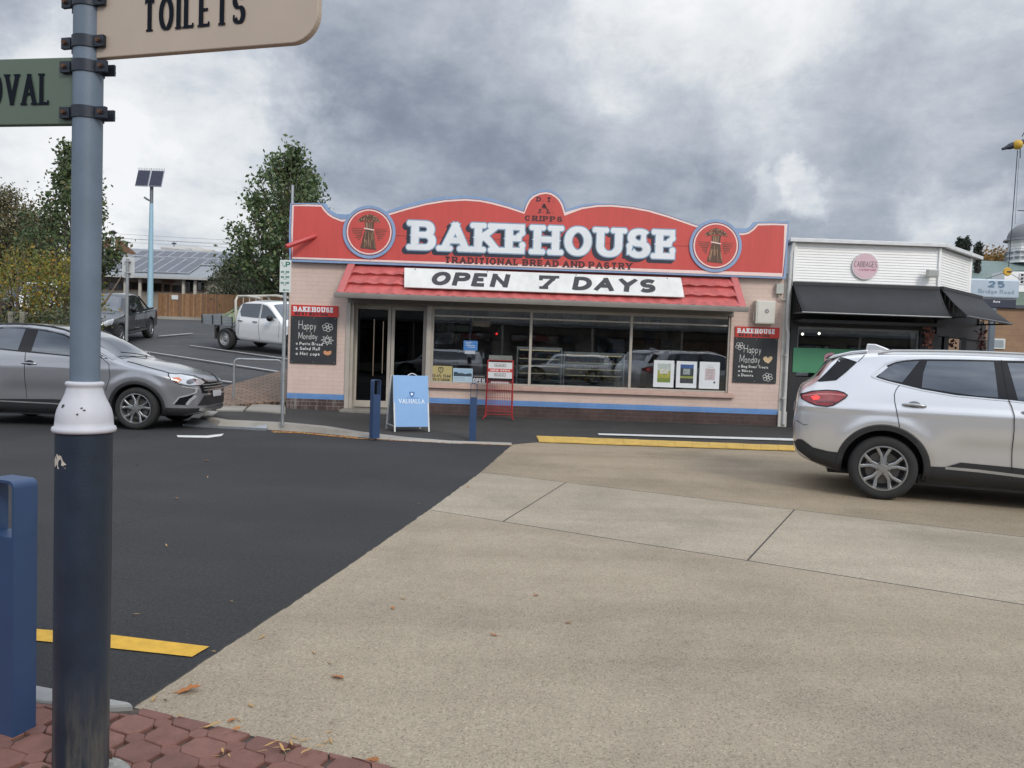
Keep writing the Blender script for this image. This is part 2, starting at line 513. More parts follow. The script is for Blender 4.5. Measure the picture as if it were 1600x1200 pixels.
# ---------------------------------------------------------------- lettering: a stroke alphabet drawn in code
def arc(cx, cy, rx, ry, a0, a1, n=14):
    return [(cx + rx * math.cos(R_(a0 + (a1 - a0) * i / n)), cy + ry * math.sin(R_(a0 + (a1 - a0) * i / n))) for i in range(n + 1)]


G = {
 'A': (.84, [[(0, 0), (.42, 1)], [(.42, 1), (.84, 0)], [(.15, .34), (.69, .34)]]),
 'B': (.70, [[(0, 0), (0, 1)], [(0, 1), (.36, 1)] + arc(.38, .765, .26, .235, 90, -90) + [(0, .53)], [(0, .53), (.38, .53)] + arc(.42, .265, .28, .265, 90, -90) + [(0, 0)]]),
 'C': (.76, [arc(.40, .5, .40, .5, 48, 312, 22)]),
 'D': (.76, [[(0, 0), (0, 1)], [(0, 1), (.26, 1)] + arc(.28, .5, .48, .5, 90, -90, 18) + [(0, 0)]]),
 'E': (.64, [[(0, 0), (0, 1)], [(0, 1), (.62, 1)], [(0, .52), (.5, .52)], [(0, 0), (.64, 0)]]),
 'F': (.60, [[(0, 0), (0, 1)], [(0, 1), (.6, 1)], [(0, .52), (.48, .52)]]),
 'G': (.80, [arc(.40, .5, .40, .5, 48, 350, 22), [(.44, .42), (.80, .42)], [(.79, .42), (.79, .05)]]),
 'H': (.74, [[(0, 0), (0, 1)], [(.74, 0), (.74, 1)], [(0, .52), (.74, .52)]]),
 'I': (.0, [[(0, 0), (0, 1)]]),
 'J': (.5, [[(.5, 1), (.5, .28)] + arc(.25, .27, .25, .27, 0, -150)]),
 'K': (.74, [[(0, 0), (0, 1)], [(.70, 1), (.04, .42)], [(.24, .6), (.74, 0)]]),
 'L': (.60, [[(0, 0), (0, 1)], [(0, 0), (.6, 0)]]),
 'M': (.90, [[(0, 0), (0, 1)], [(0, 1), (.45, .15)], [(.45, .15), (.9, 1)], [(.9, 1), (.9, 0)]]),
 'N': (.76, [[(0, 0), (0, 1)], [(0, 1), (.76, 0)], [(.76, 0), (.76, 1)]]),
 'O': (.80, [arc(.40, .5, .40, .5, 90, 450, 28)]),
 'P': (.66, [[(0, 0), (0, 1)], [(0, 1), (.36, 1)] + arc(.38, .735, .28, .265, 90, -90) + [(0, .47)]]),
 'R': (.70, [[(0, 0), (0, 1)], [(0, 1), (.36, 1)] + arc(.38, .745, .28, .255, 90, -90) + [(0, .49)], [(.34, .49), (.70, 0)]]),
 'S': (.64, [arc(.32, .745, .31, .255, 28, 270, 16) + arc(.32, .25, .32, .25, 90, -152, 16)[1:]]),
 'T': (.72, [[(.36, 0), (.36, 1)], [(0, 1), (.72, 1)]]),
 'U': (.74, [[(0, 1), (0, .34)] + arc(.37, .33, .37, .33, 180, 360, 16) + [(.74, 1)]]),
 'V': (.80, [[(0, 1), (.40, 0)], [(.40, 0), (.8, 1)]]),
 'W': (1.1, [[(0, 1), (.28, 0)], [(.28, 0), (.55, .9)], [(.55, .9), (.82, 0)], [(.82, 0), (1.1, 1)]]),
 'X': (.76, [[(0, 0), (.76, 1)], [(0, 1), (.76, 0)]]),
 'Y': (.76, [[(0, 1), (.38, .48)], [(.38, .48), (.76, 1)], [(.38, .48), (.38, 0)]]),
 '&': (.80, [[(.80, 0), (.22, .66)] + arc(.36, .80, .18, .20, 200, -20, 12) + [(.10, .38)] + arc(.30, .24, .28, .24, 150, 340, 14) + [(.74, .46)]]),
 '.': (.06, [[(.03, .05), (.03, .17)]]),
 '/': (.5, [[(0, 0), (.5, 1)]]),
 '-': (.4, [[(0, .45), (.4, .45)]]),
 '0': (.62, [arc(.31, .5, .31, .5, 90, 450, 24)]),
 '1': (.2, [[(0, .8), (.2, 1)], [(.2, 1), (.2, 0)]]),
 '2': (.62, [arc(.31, .70, .30, .30, 165, -35, 14) + [(.0, .0)], [(0, 0), (.64, 0)]]),
 '5': (.62, [[(.06, 1), (.58, 1)], [(.06, 1), (.03, .54)], [(.03, .54)] + arc(.30, .32, .31, .32, 120, -150, 16)]),
 '7': (.66, [[(0, 1), (.66, 1)], [(.66, 1), (.24, 0)]]),
 # lower case, used for chalk and small print
 'a': (.46, [arc(.23, .26, .22, .26, 0, 360, 16), [(.46, .54), (.46, 0)]]),
 'b': (.46, [[(0, 1), (0, 0)], arc(.23, .26, .23, .26, 0, 360, 16)]),
 'c': (.42, [arc(.24, .26, .23, .26, 50, 310, 14)]),
 'd': (.46, [arc(.23, .26, .22, .26, 0, 360, 16), [(.46, 1), (.46, 0)]]),
 'e': (.46, [[(.02, .28), (.45, .28)] + arc(.23, .27, .22, .27, 2, 310, 16)]),
 'g': (.46, [arc(.23, .27, .22, .26, 0, 360, 16), [(.46, .54), (.46, -.1)] + arc(.24, -.12, .22, .2, 0, -150, 10)]),
 'i': (.0, [[(0, 0), (0, .52)], [(0, .72), (0, .8)]]),
 'l': (.0, [[(0, 0), (0, 1)]]),
 'n': (.42, [[(0, 0), (0, .54)], [(0, .3)] + arc(.21, .32, .21, .22, 180, 0, 12) + [(.42, 0)]]),
 'o': (.46, [arc(.23, .27, .23, .27, 90, 450, 18)]),
 'p': (.46, [[(0, .54), (0, -.36)], arc(.23, .26, .23, .26, 0, 360, 16)]),
 'r': (.32, [[(0, 0), (0, .54)], [(0, .3)] + arc(.2, .34, .2, .2, 180, 50, 10)]),
 's': (.36, [arc(.18, .40, .17, .14, 30, 270, 10) + arc(.18, .13, .18, .13, 90, -150, 10)[1:]]),
 't': (.32, [[(.14, .85), (.14, .05), (.3, 0)], [(0, .56), (.32, .56)]]),
 'u': (.42, [[(0, .54), (0, .2)] + arc(.21, .2, .21, .2, 180, 360, 12) + [(.42, .54)]]),
 'y': (.44, [[(0, .54), (.22, 0)], [(.44, .54), (.12, -.34)]]),
}


def ribbon(pts, wfun, ext=0.0, closed=False):
    """polygons of a stroke along pts; wfun(dx, dy) is its full width for that direction"""
    P = [Vector(p) for p in pts]
    if closed: P = P[:-1]
    n = len(P)
    Lf, Rt = [], []
    for i in range(n):
        if closed: a, b = P[i - 1], P[(i + 1) % n]
        else: a, b = P[max(i - 1, 0)], P[min(i + 1, n - 1)]
        t = (b - a)
        if t.length < 1e-9: t = Vector((1, 0))
        t.normalize()
        p = P[i].copy()
        if not closed and ext:
            if i == 0: p -= t * ext
            if i == n - 1: p += t * ext
        nn = Vector((-t.y, t.x)); k = 1.0
        if 0 < i < n - 1 or closed:
            d1 = (P[i] - P[i - 1]).normalized(); k = 1 / max(0.5, abs(d1.dot(t)))
        w = wfun(t.x, t.y) * 0.5 * k
        Lf.append(p + nn * w); Rt.append(p - nn * w)
    out = []
    m_ = n if closed else n - 1
    for i in range(m_):
        j = (i + 1) % n
        out.append([Lf[i], Rt[i], Rt[j], Lf[j]])
    return out


def letters(text, H, stem, thin, serif=0.0, sh=None, wide=1.0, gap=0.12, slant=0.0, ext=0.0, space=0.45, knob=0.0, spur=0.0, jit=0.0):
    """strokes of a word at cap height H: list of strokes, each a list of polygons; and the word's width"""
    rnd = random.Random(len(text) * 13 + 5)
    strokes = []; x = 0.0
    sh = sh or thin
    for ch in text:
        if ch == ' ':
            x += space * H; continue
        w, st = G[ch]
        gw = w * H * wide
        half = stem / 2
        y0, y1 = thin / 2, H - thin / 2
        ox = x + half + serif * 0.5
        jy = rnd.uniform(-jit, jit) * H; js = rnd.uniform(-jit, jit) * 0.8
        def mp(p):
            yy = y0 + p[1] * (y1 - y0)
            return (ox + p[0] * H * wide + (slant + js) * yy, yy + jy)
        def wf(dx, dy):
            k = abs(dy); k = k * k * (3 - 2 * k) if k < 1 else 1
            return thin + (stem - thin) * k + 2 * ext
        for sidx, s_ in enumerate(st):
            closed = len(s_) > 8 and math.dist(s_[0], s_[-1]) < 1e-6
            pts = [mp(p) for p in s_]
            e0 = ext
            # extend vertical ends to the full cap height
            if not closed:
                pts2 = list(pts)
                for idx, nb in ((0, 1), (-1, -2)):
                    py = s_[idx][1]
                    dyy = s_[idx][1] - s_[nb][1]; dxx = s_[idx][0] - s_[nb][0]
                    ln = math.hypot(dxx, dyy)
                    if ln > 0 and abs(dyy) / ln > 0.6 and (abs(py) < 1e-6 or abs(py - 1) < 1e-6):
                        k = thin / 2 / (abs(dyy) / ln)
                        pts2[idx] = (pts[idx][0] + dxx / ln * k + slant * dyy / ln * k * 0, pts[idx][1] + dyy / ln * k)
                pts = pts2
            rb = ribbon(pts, wf, e0, closed)
            for pg in rb:
                for v in pg:
                    v.y = min(v.y, H + ext + jy) if ch.isupper() or ch.isdigit() else v.y
                    v.y = max(v.y, -ext + jy) if ch.isupper() or ch.isdigit() else v.y
            strokes.append(rb)
            if serif and not closed:
                for idx, nb in ((0, 1), (-1, -2)):
                    py = s_[idx][1]; dyy = s_[idx][1] - s_[nb][1]; dxx = s_[idx][0] - s_[nb][0]
                    ln = math.hypot(dxx, dyy)
                    if ln > 0 and abs(dyy) / ln > 0.6 and (abs(py) < 1e-6 or abs(py - 1) < 1e-6):
                        if ch in 'VAMN' and (ch, s_[idx]) in {('V', (.40, 0)), ('A', (.42, 1)), ('M', (.45, .15)), ('N', (.76, 0))}: continue
                        cx = mp(s_[idx])[0]; yb = (0 if py < .5 else H - sh) + jy
                        hw = stem / 2 + serif
                        q = [(cx - hw - ext, yb - ext), (cx + hw + ext, yb - ext), (cx + hw + ext, yb + sh + ext), (cx - hw - ext, yb + sh + ext)]
                        strokes.append([[Vector(a) for a in q]])
                        if knob:
                            for sx in (-1, 1):
                                c_ = [(cx + sx * hw * 0.94 + (knob + ext) * math.cos(t), yb + sh / 2 + (knob + ext) * math.sin(t)) for t in [2 * math.pi * i / 12 for i in range(12)]]
                                strokes.append([[Vector(a) for a in c_]])
                    elif ln > 0 and abs(dxx) / ln > 0.6 and ch in 'ELFTCGSZ7' and abs(dxx) > 0:
                        # small upright serif on the end of an arm
                        if idx == 0 and ch in 'ELF': continue
                        ex, ey = mp(s_[idx]); up = serif * (1.1 if ch != 'T' else 0.9)
                        dirn = -1 if s_[idx][1] > 0.75 else (1 if s_[idx][1] < 0.25 else 0)
                        ya, yb2 = (ey - thin / 2 - up, ey + thin / 2) if dirn < 0 else ((ey - thin / 2, ey + thin / 2 + up) if dirn > 0 else (ey - up * .8, ey + up * .8))
                        ww = thin * 0.9
                        q = [(ex - ww - ext, ya - ext), (ex + ext, ya - ext), (ex + ext, yb2 + ext), (ex - ww - ext, yb2 + ext)]
                        if ch == 'T' and idx == 0: q = [(a + ww, b) for a, b in q]
                        strokes.append([[Vector(a) for a in q]])
                        if knob:
                            c_ = [(ex - ww / 2 + (knob * 1.2 + ext) * math.cos(t), (ya if dirn < 0 else yb2) + (knob * 1.2 + ext) * math.sin(t)) for t in [2 * math.pi * i / 12 for i in range(12)]]
                            strokes.append([[Vector(a) for a in c_]])
            if spur and not closed and sidx <= 2 and abs(s_[0][0] - s_[-1][0]) < 1e-6 and abs(s_[0][1] - s_[-1][1]) > .8 and ch in 'BEHKU':
                cx, cy = mp((s_[0][0], .5))
                hw = stem / 2 + spur + ext; q = [(cx - hw, cy), (cx, cy - spur * 1.2 - stem * .4 - ext), (cx + hw, cy), (cx, cy + spur * 1.2 + stem * .4 + ext)]
                strokes.append([[Vector(a) for a in q]])
        x = ox + gw + half + serif * 0.5 + gap * H
    return strokes, x - gap * H


def write(mb, text, x0, x1, z0, z1, place, depth=0.0, mi=0, fit=True, dx=0.0, dz=0.0, **k):
    """lay a word between x0..x1 and z0..z1; place(u, z, d) returns the 3-D point d metres proud of the surface"""
    H = z1 - z0
    st, w = letters(text, H, **k)
    sx = (x1 - x0) / w if fit else 1.0
    for i, s_ in enumerate(st):
        d = depth + (i % 9) * 0.00018
        for poly in s_:
            mb.add([place(x0 + p.x * sx + dx, z0 + p.y + dz, d) for p in poly], [list(range(len(poly)))], mi)
    return mb


def flat(y=0.0):
    return lambda u, z, d: (u, y - d, z)


def offset_poly(P, d):
    """naive inset (d > 0 goes inward for a clockwise outline)"""
    n = len(P); out = []
    for i in range(n):
        a, b, c = Vector(P[i - 1]), Vector(P[i]), Vector(P[(i + 1) % n])
        e1 = (b - a).normalized(); e2 = (c - b).normalized()
        n1 = Vector((e1.y, -e1.x)); n2 = Vector((e2.y, -e2.x))
        v = n1 + n2
        if v.length < 1e-6: v = n1
        v.normalize(); k = d / max(0.4, v.dot(n1))
        out.append(tuple(b + v * k))
    return out


def smooth_pts(P, it=2):
    for _ in range(it):
        q = [P[0]]
        for a, b in zip(P[:-1], P[1:]):
            q += [(a[0] * .75 + b[0] * .25, a[1] * .75 + b[1] * .25), (a[0] * .25 + b[0] * .75, a[1] * .25 + b[1] * .75)]
        q.append(P[-1]); P = q
    return P


# ================================================================ THE GROUND
M_road = asphalt('fresh dark asphalt', (0.033, 0.033, 0.0345), patch=0.2)
M_path = asphalt('worn footpath asphalt', (0.045, 0.043, 0.041), patch=0.35)
M_park = asphalt('grey car park asphalt', (0.064, 0.065, 0.068), patch=0.22)
M_conc = concrete('exposed aggregate concrete', (0.335, 0.288, 0.222), stains=.2)
M_conc2 = concrete('paler aggregate concrete', (0.365, 0.322, 0.256), stains=.22)
M_conc3 = concrete('browner aggregate concrete', (0.315, 0.262, 0.193), stains=.25)
M_kerb = concrete('kerb concrete', (0.33, 0.31, 0.275), speck=False)
M_white = mat('white road paint', (0.62, 0.62, 0.60), 0.7, var=0.18, scale=9)
M_yellow = mat('yellow road paint', (0.62, 0.36, 0.035), 0.7, var=0.16, scale=14, bump=0.5, bscale=130)

# base terrain: flat under the street, climbing behind it towards the car park
xs = [-900, -300, -140, -90, -70] + [-60 + 2 * i for i in range(27)] + [-5.6, -5.3, -5.05, -4.8, -4, 0, 6, 12, 20, 40, 80, 160, 400, 900]
ys = [-400, -100, -30, -8, 0, 6, 12, 16] + [17 + 1.5 * i for i in range(28)] + [60, 65, 75, 90, 120, 200, 400, 1000]
b = MB()
vs = [(x, y, ground_z(x, y) - 0.05) for y in ys for x in xs]
nx = len(xs)
b.add(vs, [(j * nx + i, j * nx + i + 1, (j + 1) * nx + i + 1, (j + 1) * nx + i) for j in range(len(ys) - 1) for i in range(nx - 1)])
struct('ground', b, M_park, smooth=180)


def sheet(name, poly, z, mt, kind='structure', thick=0.0, label=None):
    b = MB(); n = len(poly)
    P = [(p[0], p[1], (p[2] if len(p) > 2 else 0) + z) for p in poly]
    if thick:
        b.prism(list(range(n)), lambda i: (P[i][0], P[i][1], P[i][2] - thick), lambda i: P[i])
    else:
        b.add(P, [list(range(n))])
    return struct(name, b, mt, kind)


KERB = [(-60, 17.5), (-30, 16.4), (-12, 15.5), (-8, 15.1), (-5.75, 14.7), (-5.55, 13.75), (-4.99, 13.2), (-3.92, 13.11), (-3.2, 12.92), (-2.49, 12.57), (-1.7, 12.27), (-0.98, 12.13), (0.03, 12.17)]
# road surface left of the crossing
road = [(-60, 0.2), (-2.1, 3.20), (-1.49, 3.04), (-1.1, 5.0), (-0.73, 7.04), (-0.35, 9.32), (0.03, 12.17)] + KERB[-2::-1]
sheet('road', road, 0.0, M_road, thick=0.04)

# concrete crossing, cut into slabs by open joints
bm = bmesh.new()
conc = [(-1.49, 3.04), (-0.5, 2.69), (0.8, 2.25), (2.4, 1.2), (9, -3.5), (30, -14), (60, -25), (60, 2.0), (24, 8.6), (12, 11.3), (4.79, 12.72), (0.47, 12.62), (0.03, 12.17), (-0.35, 9.32), (-0.73, 7.04), (-1.1, 5.0)]
rj = random.Random(8); cj = []
for i, p in enumerate(conc):
    q = conc[(i + 1) % len(conc)]; cj.append(p)
    if i >= 12:
        for k in range(1, 36): cj.append((p[0] + (q[0] - p[0]) * k / 36 + rj.gauss(0, .0035), p[1] + (q[1] - p[1]) * k / 36))
f = bm.faces.new([bm.verts.new((x, y, 0.004)) for x, y in cj])


def cutline(faces_sel, p, q):
    p, q = Vector((p[0], p[1], 0)), Vector((q[0], q[1], 0))
    n = (q - p).cross(Vector((0, 0, 1))).normalized()
    geom = list({e for f_ in faces_sel for e in f_.edges}) + list({v for f_ in faces_sel for v in f_.verts}) + list(faces_sel)
    bmesh.ops.bisect_plane(bm, geom=geom, plane_co=p, plane_no=n, dist=1e-5)


cutline(bm.faces[:], (-.35, 9.32), (4.59, 6.76))
cutline(bm.faces[:], (-.73, 7.04), (3.29, 4.81))


def between(f_):
    c = f_.calc_center_median()
    a = (c.y - 9.32) - (c.x + .35) * (6.76 - 9.32) / 4.94
    b_ = (c.y - 7.04) - (c.x + .73) * (4.81 - 7.04) / 4.02
    return a < 0 < b_
for p, q in (((.76, 9.09), (.03, 6.86)), ((2.91, 7.71), (1.84, 5.73)), ((6.6, 5.7), (5.2, 3.6)), ((10.5, 3.7), (9.1, 1.6))):
    cutline([f_ for f_ in bm.faces if between(f_)], p, q)
for f_ in bm.faces:
    c_ = f_.calc_center_median(); f_.material_index = 2 if between(f_) else (3 if (c_.y - 9.32) > (c_.x + .35) * (6.76 - 9.32) / 4.94 else 0)
r = bmesh.ops.inset_individual(bm, faces=bm.faces[:], thickness=0.010, depth=0)
for f_ in r['faces']: f_.material_index = 1
for v in {v for f_ in r['faces'] for v in f_.verts}: pass
me = bpy.data.meshes.new('concrete_crossing'); bm.to_mesh(me); bm.free()
me.materials.append(M_conc); me.materials.append(mat('joint filler', (0.05, 0.042, 0.034), 0.9, var=0.5, scale=20)); me.materials.append(M_conc2); me.materials.append(M_conc3)
o = bpy.data.objects.new('concrete_crossing', me); COL.objects.link(o); tag(o, kind='structure')

# footpath in front of the shops
path = [(-60, 17.5, .11), (-30, 16.4, .11), (-12, 15.5, .11), (-8, 15.1, .11), (-5.75, 14.7, .11), (-5.55, 13.75, .11), (-4.99, 13.2, .11), (-3.92, 13.11, .11), (-3.2, 12.92, .09), (-2.49, 12.57, .05), (-1.7, 12.27, .022), (-0.98, 12.13, .008), (0.03, 12.17, .004),
        (0.47, 12.62, .004), (4.79, 12.72, .004), (12, 11.3, .004), (24, 8.6, .004), (60, 2, .004), (60, 60, .004), (22, 40, .06), (13.2, 19.5, .10), (9.6, 16.4, .12), (5.63, 16.12, .125), (-4.72, 16.0, .125), (-5.2, 16.1, .125), (-12, 17.0, .12), (-30, 18.2, .12), (-60, 19.3, .12)]
b = MB()
cen = [(x, 15.0 if y < 16 or x < 0 else y, .10) for x, y, z in path]
n = len(path)
# fan of strips from the kerb side to the wall side, so that the cross-fall is smooth
front = path[:18]; back = [path[-1 - i] for i in range(len(path) - 18)]
def interp(pl, x):
    for a, c in zip(pl[:-1], pl[1:]):
        if a[0] <= x <= c[0]:
            t = (x - a[0]) / (c[0] - a[0]) if c[0] > a[0] else 0
            return tuple(a[k] + (c[k] - a[k]) * t for k in range(3))
    return pl[-1] if x > pl[-1][0] else pl[0]
fr = [(-60, 17.5, .11), (-30, 16.4, .11), (-12, 15.5, .11), (-8, 15.1, .11), (-5.75, 14.7, .11)] + front[5:]
bk = [(-60, 19.3, .12), (-30, 18.2, .12), (-12, 17.0, .12), (-5.2, 16.1, .125), (-4.72, 16.6, .125), (5.63, 16.9, .125), (9.6, 18, .12), (13.2, 30, .06), (22, 45, .02), (60, 60, .004)]
xx = sorted(set([p[0] for p in fr] + [p[0] for p in bk]))
A = [interp(fr, x) for x in xx]; Bk = [interp(bk, x) for x in xx]
A = [(x, a[1], a[2]) for x, a in zip(xx, A)]; Bk = [(x, a[1], a[2]) for x, a in zip(xx, Bk)]
K = 4
rows = [[tuple(a[k] + (c[k] - a[k]) * j / K for k in range(3)) for a, c in zip(A, Bk)] for j in range(K + 1)]
b.add([p for r_ in rows for p in r_], [(j * len(xx) + i, j * len(xx) + i + 1, (j + 1) * len(xx) + i + 1, (j + 1) * len(xx) + i) for j in range(K) for i in range(len(xx) - 1)])
struct('footpath', b, M_path)

# kerb along the far side: a real step that runs out at the crossing
b = MB()
kl = [(p[0], p[1], p[2]) for p in front[:13]]
sm = smooth_pts(kl[5:], 0)
pts3 = [(-60, 17.5, .11), (-30, 16.4, .11), (-12, 15.5, .11), (-8, 15.1, .11), (-5.75, 14.7, .11)] + kl[5:]
inner, outer = [], []
for i, p in enumerate(pts3):
    a = Vector(pts3[max(i - 1, 0)]).xy; c = Vector(pts3[min(i + 1, len(pts3) - 1)]).xy
    t = (c - a).normalized(); nrm = Vector((-t.y, t.x))
    inner.append((p[0] + nrm.x * .16, p[1] + nrm.y * .16, p[2] + .012)); outer.append((p[0] - nrm.x * .02, p[1] - nrm.y * .02, p[2] + .006))
n = len(pts3)
base = [(p[0] - (0.03 if p[2] > .02 else 0.0), p[1] - .05, 0.002) for p in outer]
basei = [(p[0], p[1], -0.05) for p in inner]
for i in range(n - 1):
    b.add([outer[i], outer[i + 1], inner[i + 1], inner[i]], [(0, 1, 2, 3)])
    b.add([base[i], base[i + 1], outer[i + 1], outer[i]], [(0, 1, 2, 3)])
    b.add([inner[i], inner[i + 1], basei[i + 1], basei[i]], [(0, 1, 2, 3)])
struct('kerb', b, M_kerb)

# steel plate bridging the gutter
t = Thing('gutter_plate', 'grey steel plate bridging the gutter in front of the dark grey hatchback', 'metal plate', (-4.95, 13.1, .02))
b = MB()
p = [onz(286, 664, .02), onz(417, 671, .02), onz(417, 662, .10), onz(300, 653, .10)]
b.prism([0, 1, 2, 3], lambda i: tuple(p[i] - Vector((0, 0, .025))), lambda i: tuple(p[i]))
t.part('plate', b, mat('galvanised steel', (0.38, 0.40, 0.41), 0.45, 0.75, var=0.2, scale=9))
b = MB(); b.bar(p[0] + Vector((0, -.01, -.01)), p[1] + Vector((0, -.01, -.01)), .02, .06)
t.part('edge_strip', b, MATS['galvanised steel'])

# painted markings
Z = 0.006
def quad_mark(name, pix, z, mt, h=None):
    b = MB(); P = [onz(x, y, z) if h is None else hit(x, y, h) for x, y in pix]
    b.add([tuple(p) for p in P], [list(range(len(P)))])
    return struct(name, b, mt)
quad_mark('road_marking', [(-200, 960), (62, 983), (178, 992), (327, 1010), (300, 1026), (170, 1012), (60, 1001), (-210, 978)], Z, M_yellow)
b = MB()
for pix in ([(276, 680), (322, 680.5), (350, 677.5), (346, 681), (326, 684), (278, 683)],):
    b.add([tuple(onz(x, y, Z)) for x, y in pix], [list(range(len(pix)))])
struct('road_marking', b, M_white)
quad_mark('road_marking', [(934, 677), (1240, 685), (1700, 698), (1700, 701.5), (1240, 688.5), (936, 679.5)], .052, M_white)
# white bay lines in the car park
for pix in ([(212, 546), (213, 546.9), (452, 583.6), (452, 582)], [(296, 539), (297, 539.8), (452, 561.4), (452, 560.3)], [(310, 589), (310, 590.6), (362, 597.4), (362, 595.8)], [(247, 524.6), (249, 525.4), (302, 520.8), (300, 520.2)]):
    quad_mark('road_marking', pix, 0, mat('worn white line', (0.36, 0.36, 0.36), .8, var=.3, scale=4), h=0.012)

# tactile strip: yellow plates with raised bars
b = MB()
A0, A1 = onz(838, 682, .02), onz(1243, 697.5, .02); B0, B1 = onz(842, 691, .012), onz(1243, 705, .012)
nseg = 15
for i in range(nseg):
    a, c = i / nseg, (i + .985) / nseg
    q = [B0.lerp(B1, a), B0.lerp(B1, c), A0.lerp(A1, c), A0.lerp(A1, a)]
    for v in q: v.z = .034 + (i % 3) * .0015
    b.prism([0, 1, 2, 3], lambda k: tuple(q[k] - Vector((0, 0, .02))), lambda k: tuple(q[k]))
    for j in range(7):
        tt = a + (c - a) * (j + .5) / 7
        p0, p1 = B0.lerp(B1, tt), A0.lerp(A1, tt); p0 = p0.lerp(p1, .08); p1 = p0.lerp(p1, .92)
        p0.z = p1.z = q[0].z + .003
        b.bar(p0, p1, .018, .008)
struct('tactile_paving', b, mat('yellow tactile plastic', (0.62, 0.42, 0.11), 0.65, var=0.22, scale=5, bump=.3, bscale=80))

# near kerb and red block paving at the viewer's feet
b = MB()
q = [(-40, 1.6), (-2.12, 3.20), (-1.50, 3.035), (-1.47, 3.015), (-1.62, 2.985), (-2.10, 3.06), (-40, 1.44)]
b.prism(q, lambda p: (p[0], p[1], -.04), lambda p: (p[0], p[1], .035))
struct('kerb', b, mat('blue grey kerb concrete', (0.27, 0.27, 0.265), 0.85, var=0.2, scale=5, bump=.3), bevel=.012)
M_pav = [mat('red paver %d' % i, c, 0.8, var=0.22, scale=13, bump=0.5, bscale=110) for i, c in enumerate([(0.175, 0.080, 0.062), (0.195, 0.093, 0.072), (0.155, 0.074, 0.060)])]
b = MB()
edge = [(-8, 1.15), (-2.10, 3.052), (-1.62, 2.975), (-1.47, 3.022), (-0.5, 2.685), (0.8, 2.245), (2.4, 1.19), (5.0, -1.0), (-8, -1.0)]
def inside(p):
    c = False; n = len(edge)
    for i in range(n):
        x0, y0 = edge[i]; x1, y1 = edge[i - 1]
        if (y0 > p[1]) != (y1 > p[1]) and p[0] < (x1 - x0) * (p[1] - y0) / (y1 - y0) + x0: c = not c
    return c
def clip_to(poly, edge_):
    out = poly
    for (ax, ay), (bx, by) in (((-2.10, 3.052), (-1.62, 2.975)), ((-1.47, 3.022), (-0.5, 2.685)), ((-.5, 2.685), (.8, 2.245)), ((.8, 2.245), (2.4, 1.19))):
        cx = sum(p[0] for p in poly) / len(poly)
        if not (ax - .2 <= cx <= bx + .2): continue
        nx_, ny_ = (by - ay), -(bx - ax)
        res = []
        for i in range(len(out)):
            p, q = out[i - 1], out[i]
            dp = (p[0] - ax) * nx_ + (p[1] - ay) * ny_; dq = (q[0] - ax) * nx_ + (q[1] - ay) * ny_
            if (dp >= 0) != (dq >= 0):
                t = dp / (dp - dq); res.append((p[0] + (q[0] - p[0]) * t, p[1] + (q[1] - p[1]) * t))
            if dq >= 0: res.append(q)
        out = res
        if len(out) < 3: return None
    return out
ang = R_(-24); ca, sa = math.cos(ang), math.sin(ang)
PX, PY = .182, .127
rp = random.Random(3)
for i in range(-40, 40):
    for j in range(-40, 40):
        for kind in (0, 1):
            u = i * PX + (0 if kind == 0 else PX / 2); v = j * PY + (0 if kind == 0 else PY / 2)
            # elongated octagon with a little block beside it
            if kind == 0: shp = [(-.085, -.034), (-.055, -.068), (.055, -.068), (.085, -.034), (.085, .034), (.055, .068), (-.055, .068), (-.085, .034)]
            else: shp = [(-.045, -.0), (-.018, -.033), (.018, -.033), (.045, 0), (.018, .033), (-.018, .033)]
            if kind == 1:
                shp = [(x * 1.05, y * 1.9) for x, y in shp]
                shp = [(-.047, 0), (-.02, -.036), (.02, -.036), (.047, 0), (.02, .036), (-.02, .036)]
            shp = [(x * .885, y * .885) for x, y in shp]
            P = []
            for (x, y) in shp:
                x, y = x + u + rp.uniform(-.003, .003), y + v + rp.uniform(-.003, .003)
                P.append((x * ca - y * sa - 1.0, x * sa + y * ca + 2.0))
            cx, cy = sum(p[0] for p in P) / len(P), sum(p[1] for p in P) / len(P)
            if math.hypot(cx, cy) < .5 or cx > 3 or cx < -4.5 or cy < .2: continue
            P = clip_to(P, edge)
            if not P or len(P) < 3 or not (inside((cx, cy)) or len(P) != len(shp)): continue
            if sum(1 for p in P if inside(p)) == 0 and not inside((cx, cy)): continue
            z = .022 + rp.uniform(-.002, .003)
            cc = (sum(p[0] for p in P) / len(P), sum(p[1] for p in P) / len(P))
            inn = [(p[0] + (cc[0] - p[0]) * .04, p[1] + (cc[1] - p[1]) * .04) for p in P]
            n = len(P); mi = rp.choice((0, 0, 1, 2))
            b.add([(p[0], p[1], -.03) for p in P] + [(p[0], p[1], z - .004) for p in P] + [(p[0], p[1], z) for p in inn],
                  [tuple(range(2 * n, 3 * n))] + [(k, (k + 1) % n, n + (k + 1) % n, n + k) for k in range(n)] + [(n + k, n + (k + 1) % n, 2 * n + (k + 1) % n, 2 * n + k) for k in range(n)], mi)
struct('paving', b, M_pav)
sheet('paving_bed', [(-8, -1, 0), (5, -1, 0), (2.4, 1.18, 0), (.8, 2.24, 0), (-.5, 2.68, 0), (-1.47, 3.03, 0), (-2.10, 3.05, 0), (-8, 1.14, 0)], .006, mat('paving sand', (0.075, 0.058, 0.048), 0.95, var=.4, scale=20))

